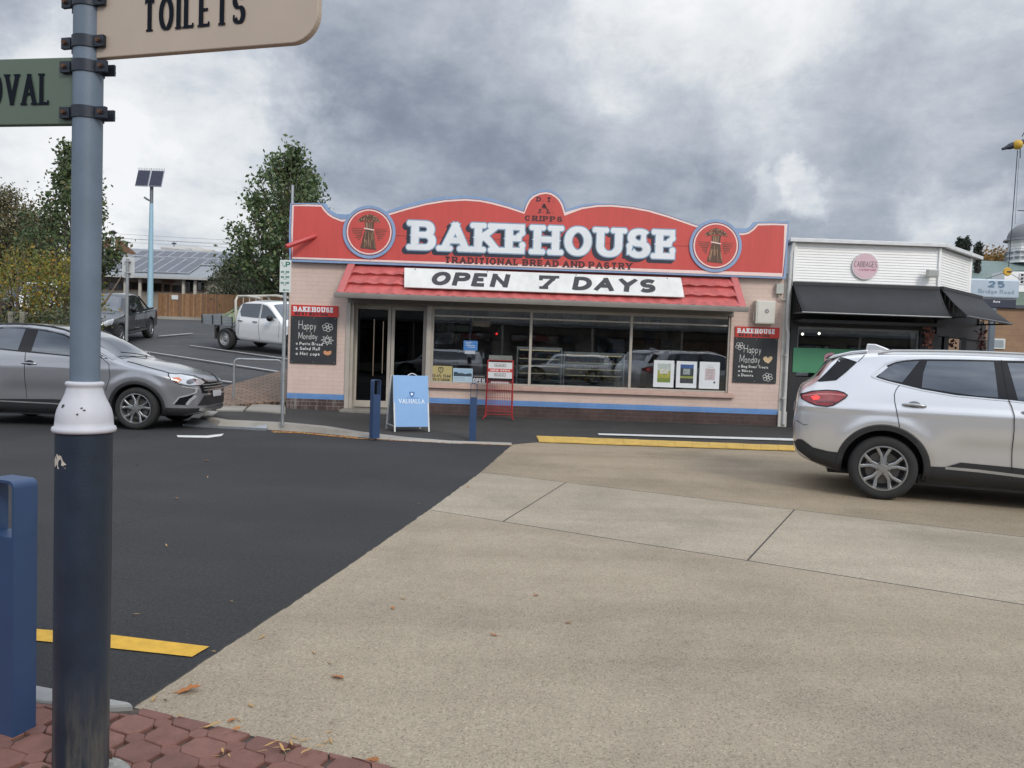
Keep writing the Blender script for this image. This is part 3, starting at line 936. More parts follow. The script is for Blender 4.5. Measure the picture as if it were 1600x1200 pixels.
# brick crossover beside the shop and the slivers of kerb in front of it
M_herr = brickmat('brown crossover pavers', (0.20, 0.135, 0.095), (0.27, 0.185, 0.13), (0.06, 0.045, 0.035), 0.30, 0.15, 0.016, 'xy', 0.5, 0.85)
b = MB()
pix = [(330, 637), (336, 612), (362, 601), (452, 576), (452, 628), (400, 630)]
P = [hit(x, y, .13) for x, y in pix]
P = [(p.x, p.y, ground_z(p.x, p.y) + .14) for p in P]
b.prism(list(range(len(P))), lambda i: (P[i][0], P[i][1], P[i][2] - .35), lambda i: P[i])
o = struct('brick_paving', b, M_herr)
for pix in ([(338, 641), (338, 633), (386, 636), (380, 642)], [(383, 641.5), (395, 631.5), (446, 634.5), (446, 646)]):
    b = MB(); P = [onz(x, y, .135) for x, y in pix]
    b.prism([0, 1, 2, 3], lambda i: (P[i].x, P[i].y, .08), lambda i: (P[i].x, P[i].y, .15))
    struct('kerb', b, M_kerb, bevel=.01)
# ================================================================ THE BAKERY
BK = Frame((-4.68, 15.99, 0), math.atan2(0.12, 10.31))
at = BK.at
PINK, PINK2 = (0.62, 0.475, 0.405), (0.645, 0.495, 0.425)
M_pink = brickmat('pink painted brick', PINK, PINK2, (0.55, 0.415, 0.352), 0.24, 0.086, 0.0045, 'xz', 0.4, 0.7, 0.14, streak=.05)
M_band = brickmat('blue painted brick', (0.12, 0.27, 0.55), (0.14, 0.29, 0.58), (0.10, 0.23, 0.47), 0.24, 0.086, 0.005, 'xz', 0.5, 0.6, 0.2, streak=.25)
M_plinth = brickmat('brown plinth brick', (0.075, 0.045, 0.04), (0.09, 0.052, 0.046), (0.10, 0.085, 0.078), 0.24, 0.086, 0.007, 'xz', 0.7, 0.8, 0.5)
M_plinthw = brickmat('flaking plinth brick', (0.08, 0.05, 0.045), (0.115, 0.07, 0.06), (0.22, 0.20, 0.18), 0.24, 0.086, 0.008, 'xz', 0.7, 0.85, 0.5, streak=.85)
M_cream = mat('grey cream window paint', (0.40, 0.365, 0.315), 0.45, var=0.10, scale=5)
M_gut = mat('gutter paint', (0.20, 0.185, 0.165), 0.5, var=0.15, scale=3)
M_dark = mat('dark interior paint', (0.035, 0.033, 0.034), 0.7, var=0.3, scale=2)
M_black = mat('black', (0.012, 0.012, 0.013), 0.55, var=0.2)
M_tile = mat('red roof tile glaze', (0.50, 0.105, 0.098), 0.45, var=0.24, scale=7, bump=.2, bscale=30, streak=.3)
M_red = mat('red sign paint', (0.55, 0.072, 0.060), 0.55, var=0.07, scale=1.2, streak=.14)
M_blue = mat('blue sign border paint', (0.23, 0.335, 0.52), 0.5, var=0.09, scale=2.0, streak=.15)
M_pinkline = mat('pale pink sign line', (0.78, 0.60, 0.56), 0.5, var=0.06)
M_maroon = mat('maroon sign paint', (0.13, 0.028, 0.032), 0.5, var=0.1)
M_navy = mat('navy sign paint', (0.018, 0.024, 0.042), 0.5, var=0.2)
M_signwhite = mat('white sign paint', (0.72, 0.75, 0.77), 0.5, var=0.06, scale=2.5)
M_glass = glassmat('shop window glass', (0.92, 0.94, 0.94), 1.95)
M_brown = mat('brown straw paint', (0.10, 0.055, 0.035), 0.6, var=0.3, scale=30)
M_tan = mat('tan straw paint', (0.42, 0.25, 0.15), 0.6, var=0.2, scale=30)

bake = Thing('bakery_shop', 'single storey pink brick bakery with red tiled awning and curved red parapet sign', 'shop building', (0, 0, .12), BK)
U1 = 10.31
UD0 = at(541, 560)[0]; UD1 = at(669, 560)[0]
UW0 = at(672, 560)[0]; UW1 = at(1140, 560)[0]
ZW0, ZW1 = 0.765, 2.37
ZB0, ZB1 = 0.345, 0.455
ZTOP = 3.30
T = .24
# walls: plinth, band and field stacked, piers each side and the dwarf wall under the window
b = MB()
for u0, u1, zt in ((0, UD0, ZTOP), (UW1, U1, ZTOP), (UD1, UW1, ZW0 - .10)):
    b.box(u0, u1, 0, T, ZB1, zt)
b.box(UD0, UW1, 0, T, ZW1 + .12, ZTOP)
b.box(0, .2, T, 8.5, .0, ZTOP); b.box(U1 - .2, U1, T, 8.5, .0, ZTOP)
wall = bake.part('wall', b, M_pink)
b = MB()
for u0, u1 in ((0, UD0), (UD1, U1)): b.box(u0 - (.004 if u0 == 0 else 0), u1, -.006, T, ZB0, ZB1)
bake.part('painted_band', b, M_band)
b = MB(); b.box(UD1, U1, -.012, T, -.1, ZB0)
bake.part('plinth', b, M_plinth)
b = MB(); b.box(-.008, UD0, -.012, T, -.1, ZB0)
bake.part('plinth', b, M_plinthw, label='flaking brown brick plinth with white drips')
b = MB(); b.box(.0, U1, T, 8.5, ZTOP - .08, ZTOP); bake.part('roof', b, mat('grey roof sheet', (0.2, 0.21, 0.22), 0.6))
# interior
b = MB(); b.box(.2, U1 - .2, 8.2, 8.3, 0, ZTOP - .08); b.box(.2, U1 - .2, 5.0, 5.06, .16, 2.9)
bake.part('interior_wall', b, mat('interior wall paint', (0.36, 0.30, 0.25), 0.7, var=.3))
b = MB(); b.box(.2, U1 - .2, T, 5.0, 2.75, 2.8); bake.part('ceiling', b, mat('interior ceiling', (0.5, 0.49, 0.47), 0.7))
b = MB(); b.box(.2, U1 - .2, T, 8.2, .0, .15); bake.part('interior_floor', b, mat('interior floor', (0.26, 0.22, 0.19), 0.4))
# brick sill
b = MB(); b.box(UD1 + .02, UW1 + .12, -.085, T, ZW0 - .10, ZW0 - .02); b.box(UD1 + .02, UW1 + .1, -.05, T, ZW0 - .02, ZW0 + .0)
bake.part('sill', b, mat('pink painted sill', (0.50, 0.345, 0.285), 0.6, var=.15), bevel=.008)

# shop windows: three panes in one painted frame
bars = [UW0 + .03, at(829, 540)[0], at(986, 545)[0], UW1 - .03]
for i in range(3):
    u0, u1 = bars[i], bars[i + 1]
    w = .028
    b = MB(); z0, z1 = ZW0, ZW1
    b.box(u0 - w, u0 + w, .03, .11, z0, z1)
    b.box(u1 - w * .4, u1 + (.05 if i == 2 else -.4 * w + .001 - .0), .03, .11, z0, z1) if i == 2 else None
    b.box(u0 + w, u1 - w, .035, .105, z0, z0 + .04); b.box(u0 + w, u1 - w, .035, .105, z1 - .06, z1)
    b.box(u0 + w, u1 - w, .05, .09, z1 - .215, z1 - .180)
    fr = bake.part('window', b, M_cream, bevel=.004)
    b = MB(); b.box(u0 + w, u1 - w, .062, .070, z0 + .04, z1 - .06)
    bake.part('pane', b, M_glass, parent=fr)
b = MB(); b.box(UD0, UW1 + .04, -.03, .12, ZW1, ZW1 + .10)
bake.part('head_beam', b, M_gut, bevel=.006)

# entrance: recessed pair of leaves
DZ0, DZ1 = .19, ZW1 - .02
RY = .30
dx0, dxm, dx1 = at(552, 560, RY)[0], at(610, 560, RY)[0], at(671, 560, RY)[0]
for q_ in ((UD0 - .02, UD0 + .07, -.03, T, .1, ZW1), (UD1 - .05, UD1 + .05, -.02, .3, .15, ZW1), (UD0 + .07, UD0 + .13, .02, RY + .05, .13, ZW1)):
    b = MB(); b.box(*q_); bake.part('door_jamb', b, M_cream, bevel=.005)
b = MB(); b.box(UD0 - .05, UD1 - .02, -.35, .8, .0, .175); bake.part('threshold', b, mat('threshold concrete', (0.2, 0.185, 0.16), 0.85, var=.25, scale=4), bevel=.02)
b = MB(); b.box(dx0 - .12, dx0, RY - .02, RY + .06, DZ0, DZ1 + .06); b.box(UD0, UD1, RY - .02, RY + .06, DZ1, DZ1 + .08)
bake.part('door_frame', b, M_cream, bevel=.004)
for (u0, u1) in ((dx0 + .005, dxm - .005), (dxm + .005, dx1 - .08)):
    b = MB(); s = .07
    b.box(u0, u0 + s, RY, RY + .05, DZ0, DZ1); b.box(u1 - s, u1, RY, RY + .05, DZ0, DZ1)
    b.box(u0 + s, u1 - s, RY, RY + .05, DZ0, DZ0 + .14); b.box(u0 + s, u1 - s, RY, RY + .05, DZ1 - .08, DZ1)
    d = bake.part('door', b, M_cream, bevel=.005)
    b = MB(); b.box(u0 + s, u1 - s, RY + .02, RY + .03, DZ0 + .14, DZ1 - .08)
    bake.part('pane', b, glassmat('door glass', (0.16, 0.16, 0.17)), parent=d)
    if u0 < dxm:
        for k, zz in ((.55, (.86, 2.06)), (.80, (.92, 2.02))):
            b = MB(); uu = u0 + (u1 - u0) * k
            b.tube([(uu, RY - .05, zz[0]), (uu, RY - .05, zz[1])], .012, 8)
            b.tube([(uu, RY - .05, zz[0] + .1), (uu, RY + .02, zz[0] + .1)], .008, 6); b.tube([(uu, RY - .05, zz[1] - .1), (uu, RY + .02, zz[1] - .1)], .008, 6)
            bake.part('handle', b, mat('bronze handle', (0.32, 0.26, 0.2), 0.3, .8), parent=d, smooth=50)
b = MB(); b.box(UD0, UD1, 1.6, 1.64, .15, 2.6); bake.part('inner_screen', b, M_dark)

# tiled awning
AD = .62                       # projection of the eaves
zE = 2.515
zT = 3.16
uE0, uE1 = at(527, 465, -AD)[0], at(1164, 482, -AD)[0]
uT0, uT1 = at(546, 414, -.04)[0], at(1150, 434, -.04)[0]
aw = bake
def slope(u, t, lift):         # t 0 at the eaves, 1 at the wall
    nrm = Vector((0, -(zT - zE), -(AD - .04))).normalized() * -1
    y = -AD + (AD - .04) * t; z = zE + (zT - zE) * t
    return (u, y - (zT - zE) * lift / .9, z + (AD - .04) * lift / .9)
b = MB()
NC = 3; nu = 260
for c in range(NC):
    t0, t1 = c / NC - (.03 if c == 0 else 0.02), (c + 1) / NC
    rows_ = []
    for (t, lf) in ((t0, -.03), (t0, .040), (t0 + .02, .046), (t1 + .0, -.004)):
        row = []
        for i in range(nu + 1):
            ee0 = uE0 + (uT0 - uE0) * max(t, 0) + .10; ee1 = uE1 + (uT1 - uE1) * max(t, 0) - .10
            u = ee0 + (ee1 - ee0) * i / nu
            uu = uE0 + .10 + (uE1 - uE0 - .2) * i / nu
            ph = (uu / .30) % 1.0
            wv = .034 * math.sin(ph * math.pi) ** 2
            if lf < 0: wv = 0
            row.append(slope(u, t, lf + wv))
        rows_.append(row)
    w_ = nu + 1
    b.add([p for r_ in rows_ for p in r_], [(j * w_ + i, j * w_ + i + 1, (j + 1) * w_ + i + 1, (j + 1) * w_ + i) for j in range(3) for i in range(nu)])
bake.part('awning_tiles', b, M_tile, smooth=40)
b = MB()
for (ue, ut) in ((uE0, uT0), (uE1, uT1)):
    sg = 1 if ue == uE0 else -1
    p0 = Vector(slope(ue + sg * .06, -.04, .04)); p1 = Vector(slope(ut + sg * .06, 1.0, .04))
    b.bar(p0, p1, .15, .07, up=(0, -.7, .7)); bake.part('awning_barge', b, mat('barge tile', (0.46, 0.12, 0.115), 0.45, var=.12), bevel=.02); b = MB()
b = MB()
for (ue, ut) in ((uE0, uT0), (uE1, uT1)):
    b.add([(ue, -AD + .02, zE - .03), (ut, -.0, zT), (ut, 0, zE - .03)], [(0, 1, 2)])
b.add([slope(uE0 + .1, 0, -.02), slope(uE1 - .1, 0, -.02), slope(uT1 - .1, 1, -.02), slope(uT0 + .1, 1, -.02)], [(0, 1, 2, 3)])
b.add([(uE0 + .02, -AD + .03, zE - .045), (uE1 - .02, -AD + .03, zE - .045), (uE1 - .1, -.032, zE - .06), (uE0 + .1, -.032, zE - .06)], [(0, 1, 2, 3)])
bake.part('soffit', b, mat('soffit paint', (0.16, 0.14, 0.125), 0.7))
b = MB()
prof = [(-AD - .09, zE + .02), (-AD - .10, zE - .03), (-AD - .085, zE - .085), (-AD - .0, zE - .085), (-AD + .01, zE - .01), (-AD - .0, zE - .01), (-AD - .01, zE - .07), (-AD - .07, zE - .07), (-AD - .078, zE + .02)]
b.prism(prof, lambda p: (uE0 - .05, p[0], p[1]), lambda p: (uE1 + .05, p[0], p[1]))
bake.part('gutter', b, M_gut, smooth=30)
# downpipes and boxes at the right-hand corner
b = MB(); u = at(1226, 560)[0]
b.tube([(U1 + .12, -.07, 3.98), (U1 + .10, -.07, 3.9), (U1 + .06, -.07, 3.7), (U1 + .05, -.07, 2.2), (U1 + .08, -.07, 2.05), (U1 + .08, -.07, .15)], .038, 10)
for z in (.7, 1.6, 2.5, 3.2): b.tube([(U1 + .06, -.07, z - .02), (U1 + .06, -.07, z + .02)], .046, 10)
bake.part('downpipe', b, mat('grey downpipe paint', (0.50, 0.50, 0.48), 0.45, var=.15), smooth=40)
b = MB(); b.box(U1 - .02, U1 + .13, -.02, .1, .1, ZTOP); b.box(U1 - .03, U1 + .15, -.05, .1, .08, .42)
bake.part('corner_board', b, mat('cream corner board', (0.52, 0.50, 0.455), 0.55, var=.15), bevel=.005)

# electrical boxes are fixed to the wall and still things of their own
(ux0, zx1), (ux1, zx0) = at(1178, 470), at(1206, 507)
t = Thing('meter_box', 'large cream meter box on the pink wall above the right blackboard', 'meter box', ((ux0 + ux1) / 2, 0, zx0), BK)
b = MB(); b.box(ux0, ux1, -.17, 0, zx0, zx1); t.part('case', b, mat('cream metal', (0.60, 0.585, 0.52), 0.45, var=.06), bevel=.008)
b = MB(); b.box(ux0 + .03, ux1 - .02, -.180, -.171, zx0 + .02, zx1 - .02); d = t.part('door', b, MATS['cream metal'], bevel=.004)
b = MB(); cx, cz = (ux0 + ux1) / 2 + .02, (zx0 + zx1) / 2 + .02
b.add([(cx + .045 * math.cos(a), -.182, cz + .045 * math.sin(a)) for a in [i * math.pi / 8 for i in range(16)]], [list(range(16))])
t.part('emblem', b, mat('grey emblem', (0.15, 0.15, 0.15), 0.5), parent=d)
b = MB()
for k in (-1, 0, 1): b.add([(cx + k * .02 - .004, -.1835, cz - .025), (cx + k * .02 + .004, -.1835, cz - .025), (cx + k * .02 + .004, -.1835, cz + .025), (cx + k * .02 - .004, -.1835, cz + .025)], [(0, 1, 2, 3)])
t.part('emblem_bars', b, mat('pale emblem', (0.6, 0.6, 0.55), 0.5), parent=d)
b = MB(); b.tube([(ux0 - .02, -.09, zx0 + .05), (ux0 - .02, -.09, zx0 + .25)], .012, 8); t.part('hinge', b, MATS['cream metal'])
(ux0, zx1), (ux1, zx0) = at(1211, 444), at(1222, 460)
t = Thing('junction_box', 'small grey junction box high on the pink wall under the red sign', 'junction box', ((ux0 + ux1) / 2, 0, zx0), BK)
b = MB(); b.box(ux0, ux1, -.10, 0, zx0, zx1); t.part('case', b, mat('grey box plastic', (0.42, 0.42, 0.38), 0.5), bevel=.01)
b = MB(); b.tube([((ux0 + ux1) / 2, -.05, zx0), ((ux0 + ux1) / 2, -.05, zx0 - .07), ((ux0 + ux1) / 2 + .04, -.05, zx0 - .11), (ux1 + .12, -.05, zx0 - .12)], .016, 8)
t.part('conduit', b, MATS['grey box plastic'], smooth=50)

# ---------------------------------------------------------------- parapet sign
SY = -.14      # face of the board
def S(px, py): return at(px, py, SY)
sign = Thing('parapet_sign', 'long curved red sign reading BAKEHOUSE across the top of the bakery', 'shop sign', (5.15, 0, 3.2), BK)
outline = [S(452, 408.5), S(451.5, 362), S(453.5, 317.5), S(480, 317.2), S(508, 317.5), S(512, 323.5), S(519, 330), S(527, 334), S(539, 335), S(602, 330.5)]
outline += [S(x, y) for x, y in ((630, 321), (661, 312), (695, 307), (727, 305.5), (750, 307.2), (771, 311), (795, 318), (818, 326.5), (820, 316), (826, 306.5), (834, 300), (843, 296.8), (852, 295.6), (861, 297), (869, 301), (876, 307), (881, 315), (885.5, 327), (909, 319.3), (933, 317.4), (956, 318), (985, 321.5), (1014, 327), (1040, 334.5), (1066, 343), (1088, 350.5), (1150, 356.3), (1160, 357), (1168.6, 356), (1174.5, 352), (1179, 346.5), (1205, 345.7), (1233, 345.6), (1230.5, 390), (1227.6, 435.5))]
b = MB(); b.slab(outline, SY, -.02); board = sign.part('board', b, M_blue)
line = [S(456.8, 403), S(456.6, 362), S(458, 321.2), S(480, 321.0), S(502, 321.6), S(508, 329.5), S(514, 335.5), S(521, 340), S(534, 345), S(608, 335)]
line += [S(x, y) for x, y in ((635, 327), (666, 319), (697, 314), (727, 312.3), (750, 314), (768, 317.5), (794, 324.5), (819, 332.8), (823.7, 320.5), (828, 312.5), (834, 307.2), (843, 303), (853, 301.6), (861, 303), (868, 307.2), (873.5, 312.5), (878, 320), (882.5, 334.5), (909, 325.6), (933, 322), (956, 321.6), (985, 324.5), (1014, 329.8), (1045, 339), (1087, 353.5), (1153, 366), (1161, 366), (1169, 364.2), (1177, 358.5), (1184, 351), (1206, 350.5), (1227.8, 351.2), (1225.5, 390), (1222, 429.8))]
b = MB(); P = offset_poly(line, -.027)
b.add([(p[0], SY - .004, p[1]) for p in P], [list(range(len(P)))]); sign.part('dark_line', b, M_maroon)
b = MB(); P = offset_poly(line, -.017)
b.add([(p[0], SY - .007, p[1]) for p in P], [list(range(len(P)))]); sign.part('red_field', b, M_red)
b = MB()
for poly in ribbon(line + [line[0]], lambda dx, dy: .036, 0, True): b.add([(p.x, SY - .010, p.y) for p in poly], [(0, 1, 2, 3)])
sign.part('white_line', b, M_pinkline)
# panel seams
b = MB()
(sx0, sz0), (sx1, sz1) = S(616, 368), S(1078, 386)
b.box(sx0, sx1, SY - .0115, SY - .0112, sz0 - .002, sz0 + .003)
for px in (578, 848):
    (su, sz) = S(px, 404); b.box(su, su + .005, SY - .0115, SY - .0112, 3.22, 3.30)
sign.part('panel_seam', b, mat('seam shadow grey', (0.10, 0.03, 0.03), 0.8))
# the big word: navy drop shadow, grey-blue outline, white face
(bu0, bz0), (bu1, bz1) = S(640, 394.5), S(1061, 408)
(_, bzt), _ = S(640, 347), 0
zb = (bz0 + bz1) / 2 + .045; Hh = .595
kw = dict(stem=.165, thin=.115, serif=.052, sh=.105, wide=.92, gap=.10, knob=.056, spur=.022)
b = MB()
for k in range(1, 6): write(b, 'BAKEHOUSE', bu0, bu1, zb, zb + Hh, flat(SY), .0108 + k * .0001, dx=-.0145 * k, dz=-.0135 * k, ext=.022, **kw)
sign.part('lettering', b, M_navy, label='navy drop shadow of the big white word', recalc=False)
b = MB(); write(b, 'BAKEHOUSE', bu0, bu1, zb, zb + Hh, flat(SY), .0140, ext=.024, **kw); sign.part('lettering', b, mat('steel blue sign outline', (0.23, 0.33, 0.44), 0.5), label='steel blue outline of the big white word', recalc=False)
b = MB(); write(b, 'BAKEHOUSE', bu0, bu1, zb, zb + Hh, flat(SY), .0170, **kw); sign.part('lettering', b, M_signwhite, label='big white word BAKEHOUSE', recalc=False)
small = dict(stem=.046, thin=.028, serif=.018, sh=.022, wide=1.12, gap=.16)
(a0, az), (a1, bz) = S(694, 411.5), S(988, 421.3)
b = MB(); write(b, 'TRADITIONAL BREAD AND PASTRY', a0, a1, (az + bz) / 2 - .00, (az + bz) / 2 + .138, flat(SY), .0108, **small)
for txt, x0, x1, y0, y1 in (('D. T.', 838, 866, 307.5, 316), ('&', 846, 855, 318.5, 326), ('J. L.', 839, 866, 326.5, 334), ('CRIPPS', 819.5, 879, 336.5, 347)):
    (a0, z1), (a1, z0) = S(x0, y0), S(x1, y1)
    write(b, txt, a0, a1, z0, z1, flat(SY), .0108, stem=.034, thin=.02, serif=.016, sh=.018, wide=1.15, gap=.2)
sign.part('lettering', b, mat('oxblood lettering', (0.055, 0.018, 0.02), 0.5), label='small dark serif words', recalc=False)

# wheat-sheaf roundels
for idx, (px, py, rr) in enumerate(((577.3, 363, 40.8), (1117.5, 384.3, 40.8))):
    (cx, cz) = S(px, py); Rr = rr * (15.87 / FPX) * 1.0
    n = 56
    circ = lambda r: [(cx + r * math.cos(2 * math.pi * i / n), cz + r * math.sin(2 * math.pi * i / n)) for i in range(n)]
    b = MB(); b.slab(circ(Rr), SY - .035, -.02); rd = sign.part('roundel', b, M_blue)
    yy = SY - .035
    def disc(name, r0, r1, d, mt):
        b = MB()
        if r0 == 0: b.add([(x, yy - d, z) for x, z in circ(r1)], [list(range(n))])
        else:
            b.add([(x, yy - d, z) for x, z in circ(r0)] + [(x, yy - d, z) for x, z in circ(r1)], [(i, (i + 1) % n, n + (i + 1) % n, n + i) for i in range(n)])
        return sign.part(name, b, mt, parent=rd)
    disc('dark_line', 0, Rr * .885, .003, M_maroon); disc('red_field', 0, Rr * .86, .005, M_red); disc('white_ring', Rr * .80, Rr * .85, .007, M_pinkline)
    b = MB(); s = Rr / 45.0
    def pt(x, y, d=.008): return (cx + x * s, yy - d, cz + y * s)
    rq = random.Random(11 + idx)
    # sheaf: stalks flaring to the foot, the tie, the neck, the ears
    b.add([pt(-14.5, -28), pt(13, -30), pt(7.5, 3), pt(-7, 4)], [(0, 1, 2, 3)], 0)
    b.add([pt(-7, 5, .0082), pt(7, 4, .0082), pt(8.5, 17, .0082), pt(-8, 17, .0082)], [(0, 1, 2, 3)], 0)
    for k in range(16):
        f0 = rq.uniform(-.95, .95); f1 = f0 + rq.uniform(-.12, .12)
        y0 = rq.uniform(-27, -12); y1 = y0 + rq.uniform(8, 20); y1 = min(y1, 2)
        wa = lambda y: 7 + (2 - y) / 30 * 6.8
        x0, x1 = f0 * wa(y0) * .92, f1 * wa(y1) * .9
        b.add([pt(x0 - .3, y0, .0095), pt(x0 + .35, y0, .0095), pt(x1 + .3, y1, .0095), pt(x1 - .2, y1, .0095)], [(0, 1, 2, 3)], 1)
    for k in range(8):
        x0 = rq.uniform(-6, 6); b.add([pt(x0, 6, .0095), pt(x0 + .6, 6, .0095), pt(x0 * 1.15 + .5, 16, .0095), pt(x0 * 1.15, 16, .0095)], [(0, 1, 2, 3)], 1)
    for k in range(280):
        a = rq.uniform(0, math.pi); r = math.sqrt(rq.random())
        x, y = 18.5 * r * math.cos(a), 19 + 10.5 * r * math.sin(a) - 2.5 * abs(math.cos(a)) * r
        t0 = rq.uniform(0, 3.1); l = rq.uniform(1.1, 2.0); w_ = .75
        dx, dy = math.cos(t0), math.sin(t0); dd = .0084 + k * .000007
        b.add([pt(x - dx * l, y - dy * l, dd), pt(x + dy * w_, y - dx * w_, dd), pt(x + dx * l, y + dy * l, dd), pt(x - dy * w_, y + dx * w_, dd)], [(0, 1, 2, 3)], 1 if rq.random() < .22 else 0)
    for sx in (-1, 1):
        for k in range(9):
            y = 5.5 - k * 3.1; x0, x1 = 9 + k * 1.0 + rq.uniform(-1, 1), 31 - k * 1.6 - (k > 5) * (k - 5) * 1.5 + rq.uniform(-1.5, 1.5)
            if x1 < x0 + 2: continue
            h_ = .45 if k == 0 else .75
            b.add([pt(sx * x0, y - h_), pt(sx * x1, y - h_ * .6), pt(sx * x1, y + h_ * .6), pt(sx * x0, y + h_)], [(0, 1, 2, 3)], 0)
    b.add([pt(-9, 5.2, .0102), pt(8, 2.6, .0102), pt(9, 4.4, .0102), pt(-8.5, 7, .0102)], [(0, 1, 2, 3)], 2)
    sign.part('wheat_sheaf', b, [M_brown, M_tan, M_pinkline], parent=rd, recalc=False)
# red tube standing out of the left end
(tu, tz) = S(493, 368.5); (eu, ez) = at(447, 385.5, -.55)
b = MB(); b.tube([(tu, SY, tz), (tu + (eu - tu) * .98, -.54, tz + (ez - tz) * .98), (eu, -.55, ez)], [.048, .048, .040], 14)
sign.part('red_tube', b, mat('red tube paint', (0.46, 0.05, 0.05), 0.35, var=.08), smooth=50)
b = MB(); b.box(.55, 9.8, .0, .12, ZTOP, 3.62); bake.part('parapet_back', b, M_blue)

# OPEN 7 DAYS board lying against the tiles
OY = -.44
q = [at(632, 420.5, -.30), at(1063.5, 436.5, -.30), at(1068.5, 466, -.56), at(632, 451.5, -.56)]
q = [(q[0][0], -.27, q[0][1]), (q[1][0], -.27, q[1][1]), (q[2][0], -.56, q[2][1]), (q[3][0], -.56, q[3][1])]
zt_ = (q[0][2] + q[1][2]) / 2; zb_ = (q[2][2] + q[3][2]) / 2
q = [(q[0][0], -.27, zt_), (q[1][0], -.27, zt_), (q[2][0], -.56, zb_), (q[3][0], -.56, zb_)]
op = Thing('awning_sign', 'long white board with OPEN 7 DAYS in black on the tiled awning', 'sign', ((q[2][0] + q[3][0]) / 2, -.56, zb_), BK)
up = Vector((0, q[0][1] - q[3][1], q[0][2] - q[3][2])); upl = up.length; upn = up.normalized(); nrm = Vector((0, -upn.z, upn.y))
Q = [Vector(p) + nrm * .05 for p in q]
b = MB(); b.prism([0, 1, 2, 3], lambda i: tuple(Q[i] - nrm * .025), lambda i: tuple(Q[i]))
op.part('board', b, mat('weathered white board', (0.66, 0.665, 0.64), 0.6, var=.10, scale=3, streak=.12))
def oplace(u, z, d): return tuple(Vector((u, 0, 0)) + Vector((0, Q[3].y, Q[3].z)) + upn * z + nrm * d)
b = MB(); k1 = dict(stem=.115, thin=.090, serif=.03, sh=.07, wide=1.12, gap=.22, slant=.28, space=.75)
k2 = dict(stem=.125, thin=.095, serif=0, wide=1.15, gap=.20, slant=.28)
u0 = at(672, 440, -.42)[0]; u1 = at(792, 447, -.42)[0]; hz0 = upl * .15; hz1 = upl * .86
write(b, 'OPEN', u0, u1, hz0, hz1, oplace, .003, **k2)
write(b, '7', at(836, 444, -.42)[0], at(866, 446, -.42)[0], hz0, hz1, oplace, .003, **dict(k1, serif=.04))
write(b, 'DAYS', at(892, 447, -.42)[0], at(1021, 451, -.42)[0], hz0, hz1, oplace, .003, **k2)
op.part('lettering', b, mat('charcoal lettering', (0.035, 0.037, 0.042), 0.6, var=.3, scale=12), recalc=False)
b = MB()
for f_ in (.04, .3, .62, .95):
    p = Q[0].lerp(Q[1], f_) - upn * .03; b.lathe([(.012, -.004), (.012, .004)], 8, tuple(p + nrm * .003), 'y')
op.part('screw', b, M_black)

# ---------------------------------------------------------------- blackboards
M_board = mat('blackboard', (0.028, 0.031, 0.034), 0.75, var=.25, scale=5)
M_chalk = mat('chalk', (0.66, 0.66, 0.63), 0.9, var=.25, scale=40)
M_bred = mat('board red', (0.50, 0.03, 0.022), 0.5, var=.08)


def blackboard(label, pts, lines, draw):
    (x0, y0), (x1, y1), (xb, yb), (xa, ya) = pts
    a, b_, c, d = at(x0, y0, -.03), at(x1, y1, -.03), at(xb, yb, -.03), at(xa, ya, -.03)
    u0 = (a[0] + d[0]) / 2; u1 = (b_[0] + c[0]) / 2; z1 = (a[1] + b_[1]) / 2; z0 = (c[1] + d[1]) / 2
    t = Thing('blackboard', label, 'blackboard', ((u0 + u1) / 2, 0, z0), BK)
    w, h = u1 - u0, z1 - z0
    m1 = MB(); m1.box(u0, u1, -.03, 0, z0, z1 - h * .192); t.part('board', m1, M_board)
    m1 = MB(); m1.box(u0 + .004, u1 + .02, -.033, 0, z1 - h * .192 + .002, z1); hd = t.part('header', m1, M_bred)
    m1 = MB(); write(m1, 'BAKEHOUSE', u0 + w * .05, u0 + w * .93, z1 - h * .115, z1 - h * .030, flat(-.033), .002, stem=.036, thin=.020, serif=.014, sh=.02, wide=.95, gap=.14)
    t.part('lettering', m1, M_signwhite, parent=hd, recalc=False)
    m1 = MB(); write(m1, 'BEST BUYING', u0 + w * .08, u0 + w * .80, z1 - h * .176, z1 - h * .125, flat(-.033), .002, stem=.030, thin=.022, wide=1.1, gap=.22, slant=.15)
    t.part('lettering', m1, mat('oxblood lettering', (0.055, 0.018, 0.02), 0.5), parent=hd, recalc=False)
    pl = flat(-.030)
    m1 = MB()
    for txt, fx0, fx1, fy0, fy1 in lines:
        write(m1, txt, u0 + w * fx0, u0 + w * fx1, z1 - h * fy1, z1 - h * fy0, pl, .002, stem=.0115, thin=.0115, wide=.9, gap=.16, slant=.05, jit=.06)
    def stroke(pts_, wd=.008, m=m1):
        for poly in ribbon([(u0 + w * x, z1 - h * y) for x, y in pts_], lambda dx, dy: wd, 0): m.add([(p.x, -.0325, p.y) for p in poly], [(0, 1, 2, 3)])
    orange = MB()
    draw(stroke, orange, u0, z1, w, h)
    t.part('chalk_writing', m1, M_chalk, recalc=False)
    if orange.v: t.part('chalk_drawing', orange, mat('orange chalk', (0.62, 0.30, 0.15), 0.9, var=.2) if 'left' in label else mat('straw chalk', (0.62, 0.46, 0.28), 0.9, var=.2), recalc=False)
    m1 = MB()
    for fx in (.04, .5, .96):
        for fy in (.22, .97): m1.lathe([(.010, -.036), (.010, -.030)], 8, (u0 + w * fx, 0, z1 - h * fy), 'y')
    t.part('screw', m1, M_gut)
    return t


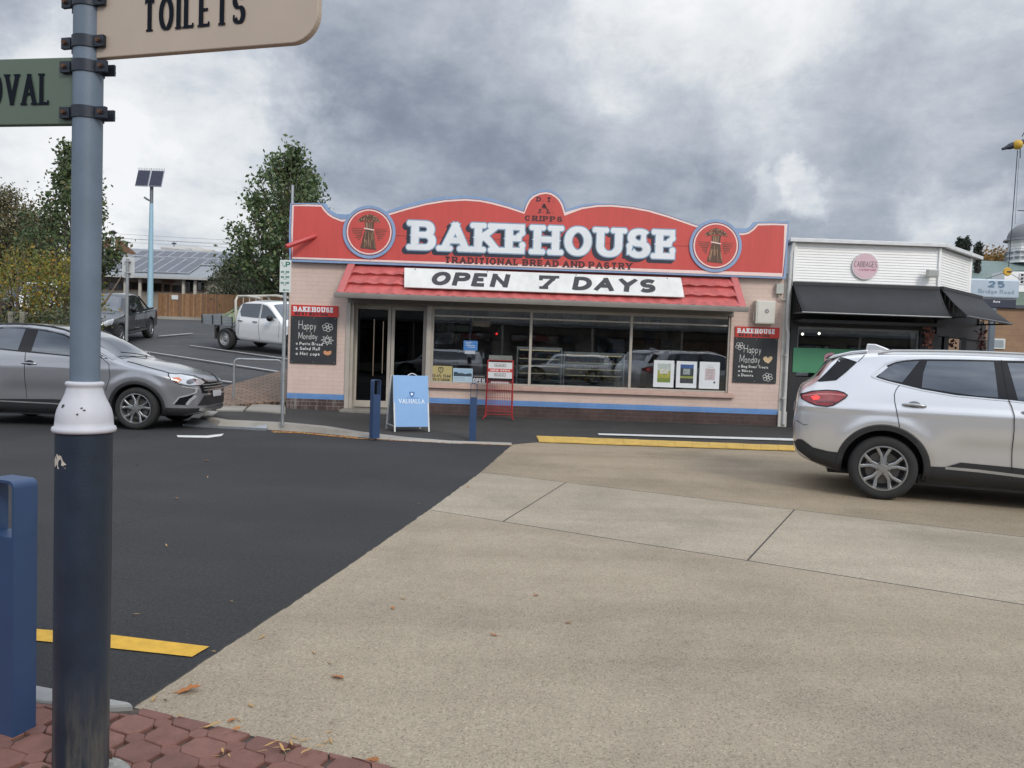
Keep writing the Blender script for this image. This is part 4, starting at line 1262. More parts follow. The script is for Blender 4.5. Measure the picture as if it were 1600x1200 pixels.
def flower(stroke, cx, cy, r, n, ar):
    for k in range(n):
        a = 2 * math.pi * k / n + .3
        px, py = cx + r * .62 * math.cos(a), cy + r * .62 * math.sin(a) * ar
        stroke([(px + r * .36 * math.cos(t), py + r * .36 * math.sin(t) * ar) for t in [2 * math.pi * i / 12 for i in range(13)]])
    stroke([(cx + r * .22 * math.cos(t), cy + r * .22 * math.sin(t) * ar) for t in [2 * math.pi * i / 10 for i in range(11)]])


def draw_left(stroke, orange, u0, z1, w, h):
    flower(stroke, .80, .37, .12, 6, .62)
    for k in range(8):
        a = 2 * math.pi * k / 8
        c_, s_ = math.cos(a), math.sin(a); p_ = (math.cos(a + .3), math.sin(a + .3)); m_ = (math.cos(a - .3), math.sin(a - .3))
        X = lambda v, r: (.80 + v[0] * r, .59 + v[1] * r * .62)
        stroke([X((c_, s_), .04), X(m_, .085), X((c_, s_), .135), X(p_, .085), X((c_, s_), .04)])
    stroke([(.80 + .05 * math.cos(t), .59 + .03 * math.sin(t)) for t in [i * .6 for i in range(12)]])
    o_ = [(.72, .785), (.76, .765), (.80, .785), (.85, .775), (.88, .765), (.90, .79), (.88, .83), (.82, .85), (.76, .84), (.73, .82)]
    orange.add([(u0 + w * x, -.0325, z1 - h * y) for x, y in o_], [list(range(len(o_)))])


def draw_right(stroke, orange, u0, z1, w, h):
    flower(stroke, .12, .35, .10, 5, .7)
    flower(stroke, .80, .89, .12, 6, .62)
    o_ = [(.67, .565), (.70, .525), (.75, .52), (.785, .55), (.83, .515), (.88, .52), (.89, .555), (.86, .60), (.80, .645), (.72, .615)]
    orange.add([(u0 + w * x, -.0325, z1 - h * y) for x, y in o_], [list(range(len(o_)))])


blackboard('left blackboard with HAPPY MONDAY in chalk and an orange bun drawing, beside the door', [(455, 476), (527, 478), (525, 569.5), (453, 567)],
           [('Happy', .17, .55, .275, .42), ('Monday', .17, .58, .465, .58), ('o Pasta Bread', .12, .70, .632, .685), ('o Salad Roll', .12, .64, .715, .77), ('o Hot cops', .12, .64, .80, .86)], draw_left)
blackboard('right blackboard with HAPPY MONDAY in chalk and a yellow heart, under the meter box', [(1149, 510), (1217, 512), (1212, 599.5), (1145, 597)],
           [('Happy', .22, .62, .33, .47), ('Monday', .13, .60, .50, .64), ('o Bing Grant Treats', .11, .80, .685, .735), ('o Slices', .11, .44, .765, .81), ('o Donuts', .11, .46, .84, .89)], draw_right)

# ---------------------------------------------------------------- things in the window
def poster(name, label, cat, pix, base, build, y=.05, parent=None):
    (x0, y0), (x1, y1) = pix
    (u0, z1), (u1, z0) = at(x0, y0, y), at(x1, y1, y)
    t = Thing(name, label, cat, ((u0 + u1) / 2, y, z0), BK)
    b = MB(); b.box(u0, u1, y - .006, y, z0, z1); p = t.part('sheet', b, base)
    build(t, p, u0, u1, z0, z1, y - .006)
    return t
M_paper = mat('white poster paper', (0.66, 0.69, 0.71), 0.6, var=.05)
M_ink = mat('black ink', (0.03, 0.03, 0.032), 0.6)
def rect(t, u0, u1, z0, z1, y, d, mt, name='picture', parent=None):
    b = MB(); b.add([(u0, y - d, z0), (u1, y - d, z0), (u1, y - d, z1), (u0, y - d, z1)], [(0, 1, 2, 3)]); return t.part(name, b, mt, parent=parent)
def lines_(t, txts, y, mt, **k):
    b = MB()
    for txt, u0, u1, z0, z1 in txts: write(b, txt, u0, u1, z0, z1, flat(y), .003, **k)
    return t.part('lettering', b, mt, recalc=False)


def p_gold(t, p, u0, u1, z0, z1, y):
    w, h = u1 - u0, z1 - z0
    sh_ = [(.40, .90), (.5, .93), (.61, .90), (.62, .74), (.57, .62), (.5, .55), (.44, .62), (.385, .74)]
    b = MB(); b.add([(u0 + w * x, y - .002, z0 + h * z) for x, z in sh_], [list(range(8))]); t.part('shield', b, M_ink)
    b = MB(); b.add([(u0 + w * (.5 + (x - .5) * .7), y - .003, z0 + h * (.75 + (z - .75) * .7)) for x, z in sh_], [list(range(8))]); t.part('shield_field', b, M_gold)
    b = MB(); write(b, 'T', u0 + w * .46, u0 + w * .54, z0 + h * .66, z0 + h * .84, flat(y), .004, stem=.012, thin=.012); t.part('lettering', b, M_ink)
    lines_(t, [('YES AFL TEAM', u0 + w * .05, u0 + w * .93, z0 + h * .31, z0 + h * .48), ('YES STADIUM', u0 + w * .10, u0 + w * .90, z0 + h * .08, z0 + h * .25)], y, M_ink, stem=.016, thin=.014, wide=1, gap=.2, slant=.1)
M_gold = mat('mustard card', (0.44, 0.37, 0.16), 0.6, var=.05)
poster('poster', 'mustard yellow poster with YES AFL TEAM YES STADIUM in the bakery window', 'poster', ((671, 571), (706, 598)), M_gold, p_gold)


def p_lake(t, p, u0, u1, z0, z1, y):
    w, h = u1 - u0, z1 - z0
    rect(t, u0 + w * .04, u1 - w * .04, z0 + h * .46, z1 - h * .06, y, .001, mat('poster sky blue', (0.32, 0.47, 0.62), 0.5))
    b = MB(); hill = [(.04, .46), (.96, .46), (.96, .66), (.8, .68), (.62, .62), (.45, .68), (.3, .66), (.18, .76), (.04, .74)]
    b.add([(u0 + w * x, y - .002, z0 + h * z) for x, z in hill], [list(range(len(hill)))]); t.part('picture', b, mat('poster hill blue', (0.035, 0.06, 0.085), 0.5))
    b = MB()
    for zz in (.36, .27, .18): b.add([(u0 + w * .06, y - .0015, z0 + h * zz), (u0 + w * .62, y - .0015, z0 + h * zz), (u0 + w * .62, y - .0015, z0 + h * (zz + .02)), (u0 + w * .06, y - .0015, z0 + h * (zz + .02))], [(0, 1, 2, 3)])
    t.part('print_lines', b, mat('poster mid blue', (0.15, 0.25, 0.36), 0.5))
poster('poster', 'landscape poster of dark hills over blue water, next to the mustard poster', 'poster', ((708, 575), (738, 599)), mat('pale blue paper', (0.42, 0.55, 0.64), 0.5, var=.05), p_lake)


def p_open(t, p, u0, u1, z0, z1, y):
    w, h = u1 - u0, z1 - z0
    lines_(t, [('OPEN', u0 + w * .04, u0 + w * .97, z0 + h * .06, z0 + h * .60)], y, mat('open sign white', (0.62, 0.64, 0.66), 0.5), stem=.036, thin=.026, wide=.8, gap=.14)
    b = MB(); b.add([(u0 + w * .05, y - .002, z0 + h * .76), (u1 - w * .05, y - .002, z0 + h * .76), (u1 - w * .05, y - .002, z0 + h * .86), (u0 + w * .05, y - .002, z0 + h * .86)], [(0, 1, 2, 3)]); t.part('print_line', b, M_gut)
poster('open_sign', 'small dark sign reading OPEN in the bottom of the bakery window', 'sign', ((738.5, 585), (758, 599.5)), M_ink, p_open)


def p_blue(t, p, u0, u1, z0, z1, y):
    w, h = u1 - u0, z1 - z0
    b = MB()
    for k, (f0, f1) in enumerate(((.1, .62), (.16, .5), (.16, .8), (.3, .85))):
        zz = .80 - k * .16; b.add([(u0 + w * f0, y - .002, z0 + h * zz), (u0 + w * f1, y - .002, z0 + h * zz), (u0 + w * f1, y - .002, z0 + h * (zz + .055)), (u0 + w * f0, y - .002, z0 + h * (zz + .055))], [(0, 1, 2, 3)])
    t.part('print_lines', b, mat('notice pale print', (0.5, 0.6, 0.7), 0.5))
    rect(t, u0 + w * .1, u1 - w * .15, z0 - h * .36, z0 - h * .01, y + .004, .0, mat('notice paper', (0.42, 0.46, 0.5), 0.6), 'lower_slip')
poster('notice', 'blue notice with a white slip below it hung in the bakery window', 'notice', ((724.5, 532), (746, 548)), mat('notice blue', (0.06, 0.20, 0.50), 0.5), p_blue)


def p_a(t, p, u0, u1, z0, z1, y):
    w, h = u1 - u0, z1 - z0
    rect(t, u0 + w * .19, u1 - w * .17, z0 + h * .18, z1 - h * .12, y, .001, mat('poster olive', (0.30, 0.30, 0.055), 0.6, var=.5, scale=25))
    rect(t, u0 + w * .19, u1 - w * .17, z0 + h * .62, z1 - h * .12, y, .002, mat('poster pale sky', (0.40, 0.46, 0.43), 0.6, var=.3, scale=25))
    rect(t, u0 + w * .3, u1 - w * .28, z0 + h * .5, z0 + h * .68, y, .003, mat('poster house white', (0.52, 0.52, 0.46), 0.6, var=.4, scale=40))
    rect(t, u0 + w * .19, u1 - w * .17, z0 + h * .18, z0 + h * .34, y, .002, mat('poster green', (0.16, 0.22, 0.04), 0.6, var=.3, scale=30))
def p_b(t, p, u0, u1, z0, z1, y):
    w, h = u1 - u0, z1 - z0
    rect(t, u0 + w * .19, u1 - w * .16, z0 + h * .17, z1 - h * .12, y, .001, mat('poster charcoal', (0.035, 0.04, 0.045), 0.6, var=.4, scale=25))
    rect(t, u0 + w * .19, u1 - w * .16, z1 - h * .26, z1 - h * .12, y, .002, mat('poster royal blue', (0.04, 0.09, 0.26), 0.6))
    rect(t, u0 + w * .33, u1 - w * .33, z0 + h * .5, z1 - h * .28, y, .002, mat('poster grey figure', (0.25, 0.28, 0.28), 0.6, var=.6, scale=50))
    rect(t, u0 + w * .19, u1 - w * .16, z0 + h * .36, z0 + h * .44, y, .002, mat('poster lime band', (0.24, 0.27, 0.07), 0.6))
def p_c(t, p, u0, u1, z0, z1, y):
    w, h = u1 - u0, z1 - z0
    rect(t, u0 + w * .28, u1 - w * .22, z0 + h * .32, z1 - h * .25, y, .001, mat('poster faint pink', (0.50, 0.42, 0.44), 0.6, var=.25, scale=30))
    b = MB()
    for k in range(9):
        zz = z1 - h * (.14 + .06 * k); b.add([(u0 + w * .36, y - .002, zz), (u1 - w * .3, y - .002, zz), (u1 - w * .3, y - .002, zz - .005), (u0 + w * .36, y - .002, zz - .005)], [(0, 1, 2, 3)])
    t.part('print_lines', b, M_gut)
    cx, cz = u1 - w * .24, z0 + h * .24; b = MB(); b.add([(cx + .022 * math.cos(i * .52), y - .002, cz + .022 * math.sin(i * .52)) for i in range(12)], [list(range(12))]); t.part('dot', b, M_navy)
poster('poster', 'white bordered poster with an olive green country picture, left of three in the window', 'poster', ((1022, 562.5), (1052, 605.5)), M_paper, p_a)
poster('poster', 'white bordered poster with a black and blue picture, middle of three in the window', 'poster', ((1057.5, 564), (1087.5, 606.5)), M_paper, p_b)
poster('poster', 'white poster with faint pink print and a dark dot, right of three in the window', 'poster', ((1093.5, 565), (1123, 608)), M_paper, p_c)

# display cabinets and shelves inside
M_chrome = mat('cabinet metal', (0.50, 0.50, 0.48), 0.35, .7, var=.1)
M_bread = [mat('bread crust %d' % i, c, 0.7, var=.3, scale=20) for i, c in enumerate([(0.36, 0.19, 0.07), (0.45, 0.30, 0.13), (0.50, 0.42, 0.30), (0.34, 0.08, 0.05)])]
def cabinet(label, p0, p1, y, dep, nshelf):
    (u0, z1), (u1, z0) = at(p0[0], p0[1], y), at(p1[0], p1[1], y)
    z0 = .15
    t = Thing('display_cabinet', label, 'cabinet', ((u0 + u1) / 2, y, .15), BK)
    b = MB(); s = .03
    for u in (u0, u1 - s):
        for yy in (y, y + dep - s): b.box(u, u + s, yy, yy + s, z0, z1)
    b.box(u0 + s, u1 - s, y, y + dep, z1 - .06, z1); t.part('frame', b, M_chrome, bevel=.004)
    b = MB(); b.box(u0 + s, u1 - s, y + .01, y + dep - .01, z0, .80); t.part('base', b, mat('cabinet base', (0.16, 0.17, 0.175), 0.4))
    shelves = []
    for k in range(nshelf):
        zz = .86 + (z1 - .1 - .86) * k / nshelf
        b = MB(); b.box(u0 + s, u1 - s, y + .02, y + dep - .04, zz, zz + .015); t.part('shelf', b, M_chrome); shelves.append(zz + .015)
        if k: b = MB(); b.box(u0 + .06, u1 - .06, y + .05, y + .07, zz - .014, zz - .004); t.part('light_strip', b, emis('warm cabinet strip', (1, .78, .48), .5))
    b = MB(); b.box(u0 + s, u1 - s, y + .004, y + .010, .82, z1 - .07); b2 = MB(); b2.box(u0 + .06, u1 - .06, y + .06, y + .10, z1 - .085, z1 - .065); t.part('light_strip', b2, emis('warm cabinet strip', (1, .78, .48), .5))
    t.part('glass', b, glassmat('cabinet glass', (0.8, 0.85, 0.84)))
    return u0 + .06, u1 - .06, shelves, y + .12
loaf = []
for label, p0, p1, y, dep, ns in (('tall display cabinet with pastries behind the middle pane of the bakery window', (808, 541), (877, 600), .9, .6, 4), ('wide glass display cabinet with pastries, right of the tall cabinet', (881, 549), (975, 600), 1.1, .7, 4)):
    u0, u1, shs, yy = cabinet(label, p0, p1, y, dep, ns)
    for k, zz in enumerate(shs):
        n = int((u1 - u0) / .13)
        for i in range(n):
            m_ = (k + (0 if ns < 4 else i // 4)) % 4
            if (i * 7 + k * 3) % 5 == 0: continue
            if not loaf:
                loaf = []
                for q_ in range(4):
                    b = MB(); b.lathe([(.002, .0), (.05, .004), (.056, .03), (.04, .055), (.012, .065), (.002, .066)], 10)
                    o_ = b.build('pastry', M_bread[q_], smooth=180); loaf.append([o_, 0])
            o_, used = loaf[m_]
            if used: o_ = o_.copy(); COL.objects.link(o_)
            loaf[m_][1] += 1
            o_.location = BK.W((u0 + (i + .5) * (u1 - u0) / n, yy + random.uniform(0, .1), zz)); o_.rotation_euler = (0, 0, random.uniform(0, 6)); o_.scale = (1.15, .9, random.uniform(.8, 1.2))
            tag(o_, ['golden brown pastry on a shelf of a display cabinet', 'pale golden bun on a shelf of a display cabinet', 'cream coloured bun on a shelf of a display cabinet', 'dark red tart on a shelf of a display cabinet'][m_], 'pastry', 'pastries on the cabinet shelves')
# back-of-shop shelving with boxes and a small red lamp
t = Thing('wall_shelves', 'dark shelving with boxes along the back of the bakery interior', 'shelves', (4.5, 4.7, .15), BK)
b = MB()
for zz in (1.25, 1.75, 2.2): b.box(3.2, 9.0, 4.6, 4.95, zz, zz + .03)
for uu in (3.2, 5.1, 7.0, 8.97): b.box(uu, uu + .03, 4.6, 4.95, .15, 2.4)
t.part('shelf', b, mat('shelf grey', (0.22, 0.20, 0.18), 0.5))
b = MB(); rq = random.Random(4)
for zz in (1.28, 1.78, 2.23):
    u = 3.3
    while u < 8.8:
        w_ = rq.uniform(.12, .4); h_ = rq.uniform(.1, .36)
        b.box(u, u + w_, 4.62, 4.85, zz, zz + h_, rq.choice((0, 0, 1, 2))); u += w_ + rq.uniform(.03, .3)
t.part('box_row', b, [mat('box brown', (0.16, 0.10, 0.06), 0.7), mat('box grey', (0.28, 0.28, 0.28), 0.7), mat('box blue', (0.05, 0.08, 0.22), 0.7)], kind='stuff')
(lu, lz) = at(776, 522, 2.4)
t = Thing('red_lamp', 'small glowing red lamp inside the bakery behind the left pane', 'lamp', (lu, 2.4, lz), BK)
b = MB(); b.lathe([(.005, -.02), (.024, -.015), (.026, .01), (.015, .03), (.003, .035)], 12, (lu, 2.4, lz)); t.part('shade', b, emis('red lamp glow', (0.8, 0.03, 0.03), 1.5), smooth=180)
b = MB(); b.tube([(lu, 2.4, lz + .06), (lu, 2.4, 2.75)], .006, 6); t.part('cord', b, M_black)
t = Thing('counter', 'long dark serving counter inside the bakery behind the left pane', 'counter', (4.2, 2.6, .15), BK)
b = MB(); b.box(3.3, 4.9, 2.4, 2.95, .15, 1.10); t.part('body', b, mat('counter front', (0.12, 0.10, 0.09), 0.5)); b = MB(); b.box(3.25, 4.95, 2.35, 3.0, 1.10, 1.14); t.part('top', b, M_chrome)
(pu, pz) = at(692, 520, 2.2)
t = Thing('wall_picture', 'framed picture hanging on a dark screen inside the bakery', 'picture', (pu, 2.2, pz - .3), BK)
b = MB(); b.box(pu - .33, pu + .33, 2.2, 2.24, pz - .33, pz + .33); t.part('frame', b, M_black)
b = MB(); b.box(pu - .26, pu + .26, 2.19, 2.2, pz - .26, pz + .26); t.part('picture', b, mat('grey picture', (0.3, 0.32, 0.33), 0.6, var=.8, scale=9))
# ================================================================ THE FLOWER SHOP
M_wb = mat('white weatherboard paint', (0.80, 0.80, 0.785), 0.55, var=.06, scale=1.5)
M_awn = mat('charcoal awning canvas', (0.030, 0.032, 0.036), 0.85, var=.14, scale=3, bump=.15, bscale=300)
M_awf = mat('black awning frame', (0.018, 0.018, 0.02), 0.5)
flo = Thing('flower_shop', 'white weatherboard flower shop with charcoal awnings beside the bakery', 'shop building', (12.1, 0, .12), BK)
FU0 = at(1237, 470)[0]; FUC = at(1466, 430)[0]
zt0 = at(1237, 380)[1]; zt1 = at(1466, 387)[1]; FZ = (zt0 + zt1) / 2
FZB = (at(1240, 443)[1] + at(1466, 451)[1]) / 2
FL3 = 0
F2 = Frame(BK.W((FUC, 0, 0)), BK.yaw + math.atan2(1.37, 1.47)); FL2 = 2.02; FL3 = F2.at(1538, 520, 0)[0]
CZ = Vector((FUC, 0, 0)); DIR2 = Vector((1.47, 1.37, 0)).normalized()
def f2(u, y, z):   # F2 local -> BK frame
    p = CZ + DIR2 * u + Vector((-DIR2.y, DIR2.x, 0)) * y
    return (p.x, p.y, z)
# weatherboards with real laps
b = MB(); n = int((FZ - FZB) / .056); h = (FZ - FZB) / n
for i in range(n):
    z = FZB + i * h
    b.add([(FU0, -.018, z), (FUC, -.018, z), (FUC, -.004, z + h + .012), (FU0, -.004, z + h + .012), (FU0, .0, z), (FUC, .0, z)], [(0, 1, 2, 3), (0, 4, 5, 1)])
    b.add([f2(0, -.018, z), f2(FL2, -.018, z), f2(FL2, -.004, z + h + .012), f2(0, -.004, z + h + .012), f2(0, 0, z), f2(FL2, 0, z)], [(0, 1, 2, 3), (0, 4, 5, 1)])
flo.part('weatherboard_wall', b, M_wb, recalc=False)
b = MB(); b.box(FUC - .03, FUC + .02, -.05, .0, FZB - .05, FZ); p = Vector(f2(FL2, 0, 0)); b.box(p.x - .03, p.x + .03, p.y - .05, p.y + .02, FZB - .3, FZ + .02); b.box(FU0 - .02, FU0 + .04, -.05, 0, FZB - .05, FZ)
flo.part('corner_board', b, M_wb, bevel=.004)
b = MB()
pl = [(FU0 - .12, -.10), (FUC + .05, -.10), (f2(FL2 + .42, -.10, 0)[0], f2(FL2 + .42, -.10, 0)[1]), (f2(FL2 + .42, 5, 0)[0], f2(FL2 + .42, 5, 0)[1]), (FU0 - .12, 8)]
b.prism(pl, lambda p: (p[0], p[1], FZ + .06 - .0 * p[1]), lambda p: (p[0], p[1], FZ + .02)); 
flo.part('roof', b, mat('pale grey roof', (0.42, 0.43, 0.44), 0.5, var=.1))
b = MB(); b.bar((FU0 - .14, -.12, FZ + .045), (FUC + .05, -.12, FZ + .045), .05, .08); e1 = f2(FL2 + .42, -.13, FZ + .045); b.bar((FUC + .05, -.12, FZ + .045), e1, .05, .08)
flo.part('gutter', b, mat('white gutter', (0.60, 0.61, 0.61), 0.4), bevel=.01)
# body behind: side walls, interior
b = MB(); b.box(FU0, FU0 + .1, 0.01, 8, 0, FZ); b.box(FU0, 14, 7.9, 8, 0, FZ)
e = f2(FL2, 0, 0); b.box(e[0] - .1, e[0], e[1] + .02, 8, 0, FZ)
b.box(FU0 + .1, FUC, .04, .09, FZB - .15, FZ)
flo.part('side_wall', b, M_wb)
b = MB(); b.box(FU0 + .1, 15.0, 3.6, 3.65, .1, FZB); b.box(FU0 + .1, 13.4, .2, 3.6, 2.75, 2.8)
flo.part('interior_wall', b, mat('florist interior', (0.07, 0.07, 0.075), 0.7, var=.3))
# black fascia, shopfront posts, stall riser
WB0 = at(1245, 587)[1]; WT0 = at(1245, 511)[1]
b = MB(); b.box(FU0, FUC - .05, -.03, .12, WT0 + .02, FZB)
b.add([f2(0.02, -.03, 2.12), f2(FL3, -.03, 2.12), f2(FL3, -.03, 2.5), f2(.02, -.03, FZB), f2(.02, .1, 2.12), f2(FL3, .1, 2.12), f2(FL3, .1, 2.5), f2(.02, .1, FZB)], [(0, 1, 2, 3), (0, 4, 5, 1), (4, 5, 6, 7), (1, 5, 6, 2), (0, 4, 7, 3)])
flo.part('fascia', b, M_awf)
FPX0 = at(1245, 540)[0]; FPX1 = at(1436, 540)[0]
b = MB(); b.box(FU0, FPX0, -.03, .1, .1, WT0 + .02); b.box(FPX1, FUC - .02, -.03, .1, .1, WT0 + .02)
b.box(FPX0, FPX1, -.02, .1, .1, WB0 - .02)
DU0, DU1 = F2.at(1478, 535, 0)[0], F2.at(1503, 535, 0)[0]
for u in (0.0, DU0 - .10, DU1, FL3 - .10): 
    p0, p1 = f2(u, 0, .1), f2(u + .10, 0, .1); b.bar(f2(u + .05, 0, .1), f2(u + .05, 0, 2.15), .10, .10, up=(0, 1, 0))
b.add([f2(DU1 + .1, .0, .1), f2(FL3, .0, .1), f2(FL3, 0, 1.35), f2(DU1 + .1, 0, 1.35)], [(0, 1, 2, 3)])
b.add([f2(DU1 + .1, .03, .1), f2(FL3, .03, .1), f2(FL3, .03, 2.2), f2(DU1 + .1, .03, 2.2)], [(0, 1, 2, 3)]); b.add([f2(FL3, 0, .1), f2(FL3, 2, .1), f2(FL3, 2, 2.4), f2(FL3, 0, 2.4)], [(0, 1, 2, 3)])
flo.part('shopfront', b, mat('black shopfront paint', (0.016, 0.016, 0.018), 0.5, var=.2))
b = MB(); b.box(FPX0, FPX1, .03, .06, WT0 - .03, WT0 + .02); b.box(FPX1 - .03, FPX1, .03, .06, WB0, WT0 - .03)
b.box(FPX0 + .01, FPX0 + .04, .03, .06, WB0, WT0 - .03)
fw = flo.part('window', b, mat('grey window frame', (0.22, 0.23, 0.235), 0.4), bevel=.004)
b = MB(); b.box(FPX0 + .04, FPX1 - .03, .042, .048, WB0, WT0 - .03); flo.part('pane', b, M_glass, parent=fw)
# florist's window goods
b = MB(); rq = random.Random(9)
for k in range(16):
    u = FPX0 + .1 + k * (FPX1 - FPX0 - .3) / 16; z = 1.55 + rq.uniform(0, .1); 
    y_ = rq.uniform(.8, 1.8); b.box(u, u + rq.uniform(.03, .10), y_, y_ + .1, 1.5, 1.5 + rq.uniform(.05, .36), rq.choice((0, 1, 2, 2)))
b.box(FPX0 + .1, FPX1 - .1, .7, 2.0, 1.46, 1.5, 1)
flo.part('window_goods', b, [mat('goods white', (0.4, 0.42, 0.42), 0.6), mat('goods wood', (0.08, 0.055, 0.04), 0.6), mat('goods slate', (0.05, 0.055, 0.065), 0.6)], kind='stuff')
for px, py in ((1254, 522), (1280, 521)):
    (u, z) = at(px, py, .8); t = Thing('globe_light', 'small round lit lamp in the flower shop window, %s' % ('nearer the bakery' if px < 1270 else 'further from the bakery'), 'lamp', (u, .8, z), BK)
    b = MB(); b.lathe([(.002, -.03), (.022, -.02), (.03, 0), (.022, .02), (.002, .03)], 12, (u, .8, z)); t.part('globe', b, emis('warm globe', (1, .93, .8), 3), smooth=180)
    b = MB(); b.tube([(u, .8, z + .03), (u, .8, 2.75)], .004, 6); t.part('cord', b, M_black)
# green infill with the rose
G0, G1 = at(1240, 543, -.04), at(1400, 587, -.04)
b = MB(); b.box(G0[0], G1[0] + .5, -.045, -.031, G1[1], G0[1]); gp = flo.part('green_panel', b, mat('green panel paint', (0.055, 0.225, 0.115), 0.55, var=.06))
(cx, cz) = at(1297.5, 561, -.05)
b = MB(); b.add([(cx + .135 * math.cos(i * math.pi / 16) * (1 + .04 * math.cos(5 * i * math.pi / 16)), -.048, cz + .135 * math.sin(i * math.pi / 16) * (1 + .04 * math.cos(5 * i * math.pi / 16))) for i in range(32)], [list(range(32))], 0)
for k in range(7):
    a = k * .9; r = .055 * (1 - k / 9); b.add([(cx + r * math.cos(a) + (.062 - k * .006) * math.cos(i * math.pi / 8), -.050 - k * .0004, cz + r * .8 * math.sin(a) + (.058 - k * .006) * math.sin(i * math.pi / 8)) for i in range(16)], [list(range(16))], 1 + k % 2)
flo.part('rose_sticker', b, [mat('rose pale pink', (0.55, 0.25, 0.33), 0.5), mat('rose red', (0.45, 0.02, 0.07), 0.5), mat('rose crimson', (0.56, 0.06, 0.15), 0.5)], parent=gp, recalc=False)
# door in the splayed corner
b = MB(); b.add([f2(DU0, .0, .12), f2(DU1, .0, .12), f2(DU1, .0, 2.1), f2(DU0, .0, 2.1)], [(0, 1, 2, 3)]); d = flo.part('door', b, M_glass)
b = MB(); q = [f2(DU0 + .02, .03, 1.0), f2(DU1 - .02, .03, 1.0), f2(DU1 - .02, .03, 2.02), f2(DU0 + .02, .03, 2.02)]; b.add(q, [(0, 1, 2, 3)])
flo.part('bright_doorway', b, mat('pale interior wall', (0.6, 0.6, 0.52), 0.6))


def awning(label, fr, u0t, u1t, zt, u0b, u1b, zb, proj, bkts):
    t = Thing('awning', label, 'awning', ((u0t + u1t) / 2, 0, zb), fr)
    b = MB(); n = 24
    top = [(u0t + (u1t - u0t) * i / n, -.06, zt) for i in range(n + 1)]
    mid = [((u0t + u0b) / 2 + ((u1t + u1b) / 2 - (u0t + u0b) / 2) * i / n, -.06 - (proj - .06) * .5, (zt + zb) / 2 - .035 - .006 * math.sin(i * 1.7)) for i in range(n + 1)]
    bot = [(u0b + (u1b - u0b) * i / n, -proj, zb) for i in range(n + 1)]
    w = n + 1
    b.add(top + mid + bot, [(j * w + i, j * w + i + 1, (j + 1) * w + i + 1, (j + 1) * w + i) for j in range(2) for i in range(n)])
    o = t.part('canvas', b, M_awn, smooth=60)
    so = o.modifiers.new('solid', 'SOLIDIFY'); so.thickness = .006
    b = MB(); b.box(u0t, u1t, -.10, .02, zt - .03, zt + .05); t.part('roller_box', b, M_awf, bevel=.01)
    b = MB(); b.tube([(u0b - .01, -proj, zb - .01), (u1b + .01, -proj, zb - .01)], .020, 10); t.part('front_bar', b, mat('awning grey bar', (0.15, 0.155, 0.16), 0.35, .6), smooth=60)
    for u_t, u_b in ((u0t + .04, u0b + .02), (u1t - .04, u1b - .02)):
        b = MB(); b.bar((u_t, -.04, zb + .02), (u_b, -proj, zb - .01), .035, .035)
        b.bar((u_t, -.05, zt), (u_t, -.05, zb), .04, .04)
        t.part('side_arm', b, M_awf)
        if bkts:
            for k in range(1, 6):
                b = MB(); f_ = k / 6; b.bar((u_t + (u_b - u_t) * f_, -.05 - (proj - .05) * f_, zb), (u_t + (u_b - u_t) * f_, -.05 - (proj - .05) * f_, zt - (zt - zb) * f_ - .02), .02, .02, up=(0, 1, 0))
                t.part('side_slat', b, M_awf)
P1 = 1.0
a0, a1 = at(1239, 443, -.06), at(1467, 452, -.06); c0, c1 = at(1254, 488, -P1), at(1486, 494.5, -P1)
awning('long charcoal canvas awning over the flower shop window', BK, a0[0], a1[0], (a0[1] + a1[1]) / 2, c0[0], c1[0], (c0[1] + c1[1]) / 2, P1, True)
a0, a1 = F2.at(1471, 454, -.06), F2.at(1533, 463, -.06); c0, c1 = F2.at(1512, 496, -.95), F2.at(1581, 503.5, -.95)
awning('shorter charcoal canvas awning over the splayed corner door of the flower shop', F2, a0[0], a1[0], (a0[1] + a1[1]) / 2, c0[0], c1[0], (c0[1] + c1[1]) / 2, .95, True)
b = MB(); b.box(FU0 + .05, FUC - .1, -.6, -.02, 2.28, 2.34); flo.part('soffit', b, M_awf)

(cx, cz) = at(1352, 416, -.05); Rr = .275
t = Thing('round_sign', 'round pale pink sign reading CABBAGES on the white weatherboards', 'shop sign', (cx, -.05, cz - Rr), BK)
b = MB(); b.slab([(cx + Rr * math.cos(i * math.pi / 24), cz + Rr * math.sin(i * math.pi / 24)) for i in range(48)], -.055, -.012); t.part('rim', b, mat('sign rim white', (0.6, 0.56, 0.57), 0.5))
b = MB(); b.add([(cx + Rr * .93 * math.cos(i * math.pi / 24), -.057, cz + Rr * .93 * math.sin(i * math.pi / 24)) for i in range(48)], [list(range(48))]); t.part('disc', b, mat('sign pale pink', (0.60, 0.42, 0.46), 0.5, var=.04))
b = MB(); write(b, 'CABBAGES', cx - .235, cx + .235, cz - .02, cz + .10, flat(-.057), .002, stem=.011, thin=.011, wide=.62, gap=.14); t.part('lettering', b, mat('sign dark letters', (0.10, 0.05, 0.07), 0.5), recalc=False)
b = MB(); write(b, 'A FLOWER SHOP', cx - .14, cx + .22, cz - .095, cz - .055, flat(-.057), .002, stem=.008, thin=.008, wide=.8, gap=.2); t.part('lettering', b, mat('sign magenta letters', (0.42, 0.10, 0.22), 0.5), recalc=False, label='small magenta words')
(u0, z1), (u1, z0) = at(1450, 421, -.2), at(1465, 433, -.2)
t = Thing('flood_light', 'small pale flood lamp on the weatherboards at the corner of the flower shop', 'lamp', (u0, -.1, z0), BK)
b = MB(); b.box(u0, u1, -.26, -.12, z0, z1); t.part('housing', b, mat('pale lamp plastic', (0.5, 0.5, 0.47), 0.5), bevel=.01)
